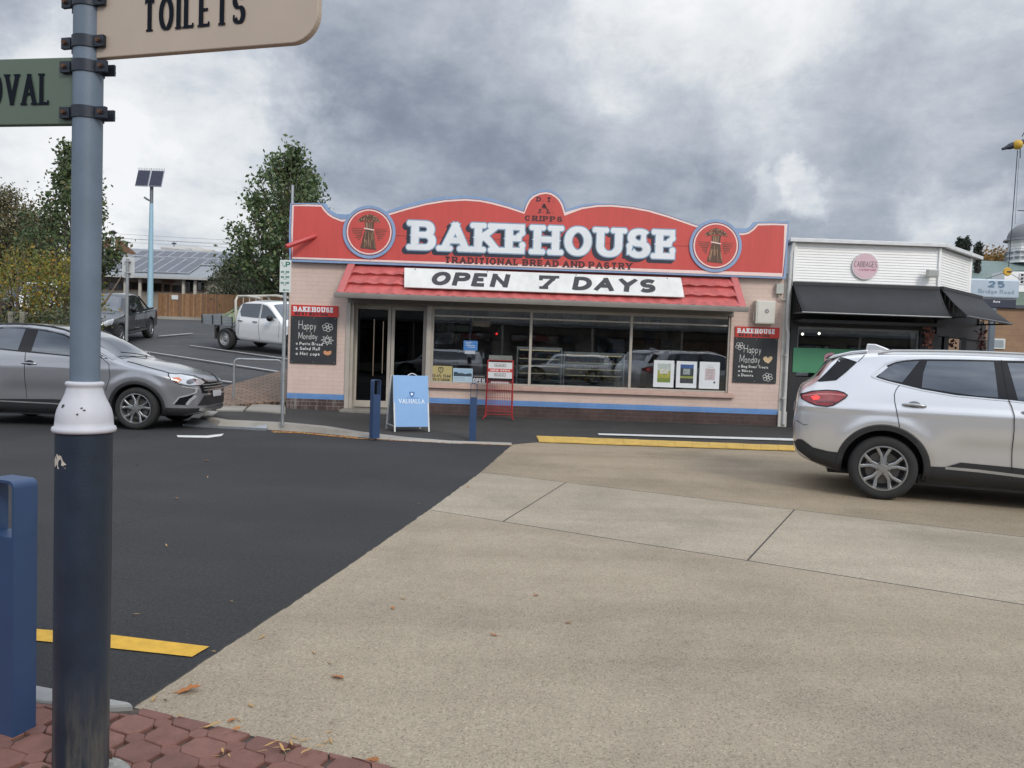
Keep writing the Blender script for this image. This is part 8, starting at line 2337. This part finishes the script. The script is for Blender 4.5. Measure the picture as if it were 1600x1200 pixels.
(u, z) = HB.at(285, 391, -.02); (u2, z2) = HB.at(297, 386, -.02)
b = MB(); b.box(u - .4, u2 + .2, -.03, 0, z - .5, z2 - .2); t.part('window', b, M_cbd)
b = MB(); (u, z) = HB.at(272, 378, 2); b.tube([(u, 2, z1), (u, 2, z)], .05, 6); b.box(u - .25, u + .25, 1.97, 2.03, z - .25, z - .1); t.part('aerial', b, M_navy)
# shade sail
t = Thing('shade_sail', 'brown triangular shade sail beside a white post behind the signpost', 'shade sail', tuple(at_depth(185, 405, 64)))
b = MB(); q = [at_depth(120, 412, 66), at_depth(178, 366, 64), at_depth(214, 397, 62), at_depth(205, 404, 66), at_depth(165, 405, 68)]
b.add(q, [(0, 1, 2), (0, 2, 3), (0, 3, 4)]); t.part('sail', b, mat('brown sail cloth', (0.17, 0.09, 0.05), .8))
t = Thing('sail_post', 'white post of the shade sail with a dark lamp on top', 'post', tuple(at_depth(176, 430, 62)))
b = MB(); p0 = at_depth(176, 430, 62); p1 = Vector((p0.x, p0.y, at_depth(178, 366, 62).z)); b.tube([p0 - Vector((0, 0, 3)), p1], .17, 10); t.part('post', b, M_wb, smooth=60)
b = MB(); b.lathe([(.05, 0), (.24, .05), (.26, .18), (.1, .3)], 10, tuple(p1)); t.part('lamp_head', b, M_black)

# solar street light
YS = 43.5
SL = Frame((0, YS, 0), 0); (ux, _) = SL.at(235.5, 400); gz = ground_z(ux, YS)
t = Thing('solar_street_light', 'pale blue pole with a pair of solar panels on top, behind the car park', 'street light', (ux, 0, gz), SL)
zp = SL.at(236, 318)[1]; zt = SL.at(236, 289)[1]
b = MB(); b.tube([(ux, 0, gz - .2), (ux, 0, gz + 2.5), (ux, 0, zp)], [.17, .15, .10], 14); t.part('pole', b, mat('pale blue pole paint', (0.32, 0.50, 0.60), .5, var=.05), smooth=60)
b = MB(); b.tube([(ux, 0, zp - .02), (ux, 0, zt + .1)], .095, 12); b.bar((ux, 0, zt + .05), (ux, .25, zt + .5), .15, .15); t.part('upper_post', b, mat('slate grey metal', (0.16, 0.17, 0.19), .5, .4), smooth=60)
(a0, za) = SL.at(217, 265, .35); (a1, zb_) = SL.at(258, 268, .35); (c0, zc) = SL.at(215, 291); (c1, zd) = SL.at(256, 294)
zA_, zC_ = (za + zb_) / 2, (zc + zd) / 2; sep_ = (a0 + a1) / 2
for k in range(2):
    f0, f1 = (0, .485) if k == 0 else (.515, 1)
    def pp(f, g): return Vector((c0 + (c1 - c0) * f + (a0 - c0) * g, -.32 + .6 * g, zC_ + (zA_ - zC_) * g))
    b = MB(); q = [pp(f0, 0), pp(f1, 0), pp(f1, 1), pp(f0, 1)]; nn = Vector((0, -.86, .5)); nn = (q[1] - q[0]).cross(q[3] - q[0]).normalized()
    b.prism([0, 1, 2, 3], lambda i: tuple(q[i] - nn * .05), lambda i: tuple(q[i])); pv = t.part('solar_panel', b, M_pvf)
    b = MB(); qi = [pp(f0 + .012, .02), pp(f1 - .012, .02), pp(f1 - .012, .97), pp(f0 + .012, .97)]; b.add([p + nn * .004 for p in qi], [(0, 1, 2, 3)]); t.part('cells', b, mat('dark solar cell', (0.022, 0.024, 0.045), .25, .2, var=.2), parent=pv)
    b = MB()
    for i in range(9): p = pp(f0 + (f1 - f0) * i / 8, 1.0); b.tube([p, p + Vector((0, 0, .12))], .012, 4)
    t.part('bird_spike', b, MATS['slate grey metal'], parent=pv)
(lx, lz) = SL.at(227, 311); b = MB(); b.tube([(ux, 0, SL.at(236, 315)[1]), (lx + .15, -.1, lz - .02), (lx, -.15, lz + .08)], [.03, .06, .05], 8); t.part('lamp_arm', b, MATS['slate grey metal'], smooth=60)

# grey pole rising behind the parapet
p = at_depth(456.5, 330, 17.8); zt = at_depth(456.5, 292, 17.8).z
t = Thing('roof_pole', 'thin grey pole rising behind the left end of the red parapet sign', 'pole', (p.x, p.y, ground_z(p.x, p.y)))
b = MB(); b.tube([(p.x, p.y, 0), (p.x, p.y, zt)], .032, 10); t.part('pole', b, M_galv, smooth=60)
b = MB(); b.lathe([(.034, 0), (.036, .03), (.01, .04)], 10, (p.x, p.y, zt)); t.part('cap', b, M_galv)

# power lines
b = MB()
for (ya, yb, sg) in ((362, 388, 2), (366, 384, 2.4), (371, 391, 1.8), (357, 380, 2)):
    P = []
    for i in range(13):
        f_ = i / 12; P.append(at_depth(-60 + 560 * f_, ya - 8 + (yb - ya + 10) * f_ + sg * 4 * f_ * (1 - f_), 72))
    b.tube(P, .012, 4, cap=False)
tag(b.build('power_line', M_navy, recalc=False), 'thin overhead power lines crossing the sky behind the solar street light', 'power line')

# ---------------------------------------------------------------- trees and shrubs
def leaf_quads(b, rq, c, n, spread, size, droop=0.0, aspect=.55):
    for _ in range(n):
        o = Vector((c.x + rq.gauss(0, spread[0]), c.y + rq.gauss(0, spread[1]), c.z + rq.gauss(0, spread[2])))
        nz = Vector((rq.gauss(0, 1), rq.gauss(0, 1), rq.gauss(0, .7) + .3)).normalized()
        a = nz.orthogonal().normalized(); a.rotate(Quaternion(nz, rq.uniform(0, 6.28)))
        if droop: a = (a + Vector((0, 0, -droop))).normalized()
        d = nz.cross(a).normalized(); s = size * rq.uniform(.6, 1.35)
        b.v += [tuple(o - a * s), tuple(o + d * s * aspect), tuple(o + a * s), tuple(o - d * s * aspect)]
        k = len(b.v); b.f.append([k - 4, k - 3, k - 2, k - 1]); b.m.append(0)


def tree(name, label, base, h, prof, lm, seed, nbr=60, leaves=110, size=.11, trunk=.16, bark=(0.10, 0.075, 0.06), spread=.33, fork=.18, cat='tree', group=None, open_=0.0, stems=1):
    """prof: (height fraction, radius) of the crown"""
    rq = random.Random(seed); P = pchip(prof)
    t = Thing(name, label, cat, tuple(base), WORLD, group)
    wood = MB(); crown = MB(); top = base + Vector((rq.uniform(-.2, .2), 0, h))
    for s_ in range(stems):
        off = Vector((rq.uniform(-.1, .1), rq.uniform(-.1, .1), 0)) * s_
        wood.tube([base + off - Vector((0, 0, .3)), base + off * 2 + Vector((rq.uniform(-.06, .06), 0, h * .3)), base + off * 5 + Vector((rq.uniform(-.15, .15), 0, h * .62)), top + off * 6 - Vector((0, 0, h * .08))], [trunk, trunk * .8, trunk * .45, trunk * .12], 8)
    z0, z1 = prof[0][0], prof[-1][0]
    for k in range(nbr):
        f = z0 + (z1 - z0) * ((k + rq.random()) / nbr) ** .85
        R = max(.05, P(f)); az = rq.uniform(0, 6.283); rr = R * (rq.uniform(.35, 1.0) ** .6)
        tip = base + Vector((rr * math.cos(az), rr * math.sin(az), f * h))
        fz = max(fork, f - rq.uniform(.10, .32) - .15 * rr / max(.1, prof[1][1]))
        st = base + Vector((0, 0, h * fz)); mid = st.lerp(tip, .55) + Vector((math.cos(az), math.sin(az), 0)) * rr * .12 - Vector((0, 0, .05 * h * rq.random()))
        wood.tube([st, mid, tip], [trunk * .28 * (1 - f * .5), trunk * .17, .012], 5, cap=False)
        if rq.random() < open_: continue
        m_ = rq.uniform(.5, 1.4)
        for q in range(4):
            c = mid.lerp(tip, rq.uniform(.25, 1.12)) if q else tip
            leaf_quads(crown, rq, c, int(leaves * m_ / 4), (spread, spread, spread * rq.uniform(.6, 1.1)), size)
    t.part('trunk', wood, mat('bark %d' % int(bark[0] * 1000), bark, .85, var=.3, scale=8), smooth=60)
    t.part('crown', crown, lm, recalc=False)
    return t
L_pear = leafmat('pear leaf', [(0, (0.040, 0.068, 0.027)), (.5, (0.085, 0.130, 0.050)), (.85, (0.13, 0.18, 0.07)), (1, (0.16, 0.15, 0.05))], .25)
L_pear2 = leafmat('dark pear leaf', [(0, (0.037, 0.060, 0.025)), (.5, (0.075, 0.114, 0.044)), (.9, (0.12, 0.155, 0.06)), (1, (0.18, 0.11, 0.035))], .25)
L_gold = leafmat('honey locust leaf', [(0, (0.09, 0.13, 0.03)), (.45, (0.18, 0.20, 0.045)), (.8, (0.33, 0.27, 0.05)), (.95, (0.42, 0.23, 0.03)), (1, (0.30, 0.11, 0.02))], .35)
L_aut = leafmat('thin autumn leaf', [(0, (0.09, 0.085, 0.04)), (.5, (0.15, 0.115, 0.05)), (1, (0.10, 0.12, 0.05))], .2)
L_bush = leafmat('grey green shrub leaf', [(0, (0.05, 0.07, 0.036)), (.5, (0.09, 0.11, 0.058)), (1, (0.15, 0.16, 0.09))], .15)
L_con = leafmat('conifer leaf', [(0, (0.012, 0.022, 0.014)), (1, (0.025, 0.040, 0.020))], .05)

YT = 40.0
bx = at_depth(446, 470, YT); gz = ground_z(bx.x, YT); zt = at_depth(463, 232, YT).z
tree('pear_tree', 'tall dark green pear tree rising behind the left end of the bakery', Vector((bx.x, YT, gz)), zt - gz,
     [(.20, 1.6), (.30, 2.9), (.42, 3.1), (.58, 2.7), (.72, 2.2), (.86, 1.35), (1.0, .35)], L_pear, 21, 125, 88, .115, .2, spread=.26)
YT2 = 42.0
bx = at_depth(112, 470, YT2); gz = ground_z(bx.x, YT2); zt = at_depth(108, 228, YT2).z
tree('pear_tree', 'tall dark green pear tree standing behind the blue grey signpost', Vector((bx.x, YT2, gz)), zt - gz,
     [(.16, 1.6), (.28, 2.6), (.42, 2.75), (.58, 2.2), (.72, 1.5), (.86, .85), (1.0, .2)], L_pear2, 33, 110, 88, .115, .2, spread=.27)
for px, top, Y, sd, r in ((10, 300, 48, 5, 2.6), (-60, 270, 46, 6, 3.0), (48, 335, 50, 8, 1.8)):
    bx = at_depth(px, 470, Y); gz = ground_z(bx.x, Y); zt = at_depth(px, top, Y).z
    tree('autumn_tree', {10: 'thin brownish autumn tree with bare twigs at the left edge', -60: 'thin autumn tree cut by the left edge of the frame', 48: 'smaller brown autumn tree next to the pear tree behind the signpost'}[px], Vector((bx.x, Y, gz)), zt - gz,
         [(.12, r * .6), (.4, r), (.7, r * .8), (1.0, .3)], L_aut, sd, 95, 120, .085, .14, (0.12, 0.10, 0.085), spread=.45, open_=.06, group='autumn trees at the left edge')
# bush by the fence
YB = 47.5
c0 = at_depth(378, 455, YB); gz = ground_z(c0.x, YB); zt = at_depth(378, 409, YB).z
t = tree('grey_green_bush', 'broad grey green bush behind the timber fence', Vector((c0.x, YB, gz)), zt - gz, [(.1, 1.9), (.4, 2.35), (.7, 1.8), (.9, 1.2), (1.0, .5)], L_bush, 44, 80, 130, .085, .09, spread=.3, cat='bush', stems=3, fork=.05)
# honey locust in the bed on the left
YH = 21.5
for px, top, hw, sd, lab in ((30, 392, 2.1, 61, 'yellowing honey locust shrub with drooping branches at the left edge'), (92, 396, 1.1, 62, 'yellow green shrub branch mass just left of the signpost')):
    c0 = at_depth(px, 500, YH); gz = ground_z(c0.x, YH); zt = at_depth(px, top, YH).z
    t = tree('honey_locust', lab, Vector((c0.x, YH, gz)), zt - gz, [(.16, hw * .6), (.35, hw * .95), (.6, hw), (.85, hw * .7), (1.0, .25)], L_gold, sd, 70, 95, .045, .07, (0.16, 0.12, 0.09), spread=.20, fork=.1, stems=3, open_=.08, group='yellowing shrubs beside the car park entry')
# low plants in the bed
rq = random.Random(15)
b = MB()
for k in range(40):
    px = rq.uniform(-80, 118); c = at_depth(px, 492 + rq.uniform(-4, 14), YH - 1.2 + rq.uniform(-.3, .3)); leaf_quads(b, rq, c, 26, (.16, .16, .12), .05)
o = b.build('ground_cover', L_bush, recalc=False); tag(o, kind='stuff')
# timber bollards in front of the bed
for i, px in enumerate((18, 36)):
    c = at_depth(px, 500, 20.2); zt = at_depth(px, 487, 20.2).z; gz = ground_z(c.x, 20.2)
    t = Thing('timber_bollard', 'short grey timber bollard seen over the roof of the grey hatchback, %s' % ('nearer the left edge' if i == 0 else 'nearer the signpost'), 'bollard', (c.x, c.y, gz), WORLD, 'timber bollards by the bed')
    b = MB(); b.box(c.x - .065, c.x + .065, c.y - .065, c.y + .065, gz - .1, zt); t.part('post', b, mat('weathered timber', (0.22, 0.205, 0.17), .85, var=.3, scale=10), bevel=.02)
b = MB(); c0, c1 = at_depth(-150, 497, 20.6), at_depth(128, 505, 20.6)
b.bar((c0.x, c0.y, ground_z(c0.x, c0.y) + .06), (c1.x, c1.y, ground_z(c1.x, c1.y) + .06), .2, .2); struct('kerb', b, M_kerb, bevel=.02)
# conifer tips behind the flower shop, autumn tree by the cupola
for px, top, r, sd in ((1494, 373, .55, 1), (1505, 371, .6, 2), (1524, 379, .5, 3)):
    c = at_depth(px, 470, 46); zt = at_depth(px, top, 46).z
    tree('conifer', {1494: 'dark conifer tip above the flower shop roof, first of three from the left', 1505: 'dark conifer tip above the flower shop roof, tallest of three', 1524: 'dark conifer tip above the flower shop roof, nearest the cupola'}[px], Vector((c.x, 46, 0)), zt, [(.92, .22), (.96, r * .4), (1.0, .03)], L_con, sd, 40, 40, .055, .06, (.05, .04, .035), spread=.055, fork=.3, group='conifers behind the flower shop')
c = at_depth(1550, 440, 52); zt = at_depth(1550, 400, 52).z
tree('autumn_tree', 'golden autumn tree between the flower shop roof and the white cupola', Vector((c.x, 52, 0)), zt, [(.4, 2.2), (.7, 2.4), (1.0, .6)], leafmat('golden autumn leaf', [(0, (0.20, 0.11, 0.03)), (.6, (0.30, 0.17, 0.035)), (1, (0.14, 0.10, 0.04))], .3), 12, 90, 190, .10, .15, spread=.45, fork=.25)

# ---------------------------------------------------------------- fallen leaves
LV = [mat('dry leaf orange', (0.36, 0.13, 0.03), .7, var=.3, scale=60), mat('dry leaf tan', (0.42, 0.25, 0.09), .7, var=.3, scale=60)]
def make_leaf(kind):
    b = MB(); n = 7
    if kind == 0:   # lobed leaf, curled
        out = [(-.5, 0), (-.3, .12), (-.22, .30), (-.08, .16), (.1, .34), (.18, .15), (.42, .20), (.36, .06), (.55, 0), (.36, -.07), (.40, -.22), (.16, -.14), (.05, -.32), (-.1, -.15), (-.26, -.26), (-.32, -.1)]
    else: out = [(-.5, 0), (-.25, .09), (.05, .12), (.3, .08), (.5, 0), (.3, -.08), (.05, -.12), (-.25, -.09)]
    f = lambda x, y: (x, y, .10 * abs(y) * 2.0 + .06 * math.sin(x * 5) + .08)
    vs = [f(0, 0)] + [f(*p) for p in out]
    b.add(vs, [(0, i + 1, (i + 1) % len(out) + 1) for i in range(len(out))])
    b.add([(-.8, .015, .02), (-.8, -.015, .02), (-.45, -.012, .07), (-.45, .012, .07)], [(0, 1, 2, 3)])
    return b
protos = {}
rq = random.Random(77)
spots = [((293, 1080), .075, 0), ((527, 1059), .05, 0), ((410, 996), .04, 1), ((582, 1190), .06, 0), ((259, 1094), .03, 1), ((240, 1093), .035, 1), ((392, 1103), .035, 1), ((362, 1126), .03, 0), ((332, 1143), .05, 1), ((516, 1037), .03, 1), ((490, 1020), .03, 1), ((334, 1018), .018, 1), ((282, 1128), .03, 1), ((213, 960), .03, 1), ((362, 940), .025, 1), ((322, 720), .05, 0), ((421, 1173), .03, 1), ((440, 1178), .035, 1), ((448, 1182), .03, 1), ((478, 1184), .04, 1), ((432, 1168), .028, 1), ((455, 1171), .03, 1), ((410, 1184), .03, 1), ((370, 1148), .025, 0), ((500, 1182), .025, 1)]
for i in range(16): spots.append(((rq.uniform(330, 560), rq.uniform(1120, 1195)), rq.uniform(.018, .03), 1))
for i in range(14): spots.append(((rq.uniform(80, 900), rq.uniform(720, 1000)), rq.uniform(.02, .035), rq.choice((0, 1))))
for (px, py), s, k in spots:
    p = onz(px, py, .007)
    lo = ((p.y - 3.04) * .99 + (p.x + 1.49) * .33) < 0
    p.z = .030 if lo else .008
    if k not in protos:
        o = make_leaf(k).build('fallen_leaf', LV[k], smooth=180); protos[k] = o
    else:
        o = protos[k].copy(); COL.objects.link(o)
    o.location = p; o.rotation_euler = (rq.uniform(-.25, .25), rq.uniform(-.25, .25), rq.uniform(-.9, .5) if s > .045 else rq.uniform(0, 6.28)); o.scale = (s * 1.5, s * 1.3, s * 1.2)
    tag(o, 'dry orange brown lobed leaf fallen on the ground' if k == 0 else 'narrow tan leaf fallen on the ground', 'leaf', 'fallen leaves')
# leaf litter gathered along the far kerb
b = MB()
for i in range(1500):
    f_ = rq.random(); 
    if rq.random() < .6: px, py = 425 + 150 * rq.random() ** 1.0, 0
    else: px = rq.uniform(430, 800)
    pl_ = [(425, 675.5), (470, 677), (520, 682), (560, 685.5), (640, 689.5), (800, 696)]
    py = interp([(a, c_, 0) for a, c_ in pl_], px)[1] - abs(rq.gauss(0, 1.6 if px < 560 else .5)) * .7 + .2
    p = onz(px, py, .006); s = rq.uniform(.008, .022); a = rq.uniform(0, 6.28); d = Vector((math.cos(a), math.sin(a), 0)) * s; e_ = Vector((-d.y, d.x, 0)) * .5; up_ = Vector((0, 0, rq.uniform(.002, .012)))
    b.add([p - d + up_, p + e_, p + d + up_ * rq.random(), p - e_], [(0, 1, 2, 3)], rq.randrange(2))
o = b.build('leaf_litter', LV, recalc=False); tag(o, kind='stuff')

for q_, (x_, y_, a_) in enumerate(((-3.2, -4.5, 178), (3.0, -5.0, 181), (12.5, -5.2, 180))):
    o = copy_tree(bpy.data.objects['silver_sedan']); o.location = (x_, y_, 0); o.rotation_euler = (0, 0, R_(a_))
    tag(o, ['silver car mirrored in the left pane of the bakery window', 'silver car mirrored in the middle pane of the bakery window', 'silver car mirrored in the flower shop window'][q_])
# ---------------------------------------------------------------- the shops across the street, seen in the window reflections
FZ_ = Frame((0, -13, 0), 0)
t = Thing('opposite_shops', 'brick shops with a veranda across the street, mirrored in the windows', 'building', (0, -13, 0), FZ_)
b = MB(); b.box(-60, 70, -6, 0, 0, 3.9); t.part('wall', b, mat('pale opposite render', (0.36, 0.34, 0.31), .8, var=.5, scale=.6))
b = MB(); b.box(-60.2, 70.2, -.1, 2.6, 2.9, 3.05); t.part('veranda_roof', b, mat('veranda grey', (0.13, 0.14, 0.15), .6))
for x in range(-40, 60, 5):
    b = MB(); b.tube([(x, 2.5, 0), (x, 2.5, 2.9)], .06, 8); t.part('veranda_post', b, M_cream)
    b = MB(); b.box(x + .5, x + 4.4, -.02, .02, .5, 2.5); w = t.part('window', b, M_black)
    b = MB(); b.box(x + .6, x + 4.3, .021, .03, .6, 2.4); t.part('pane', b, M_cglass, parent=w)
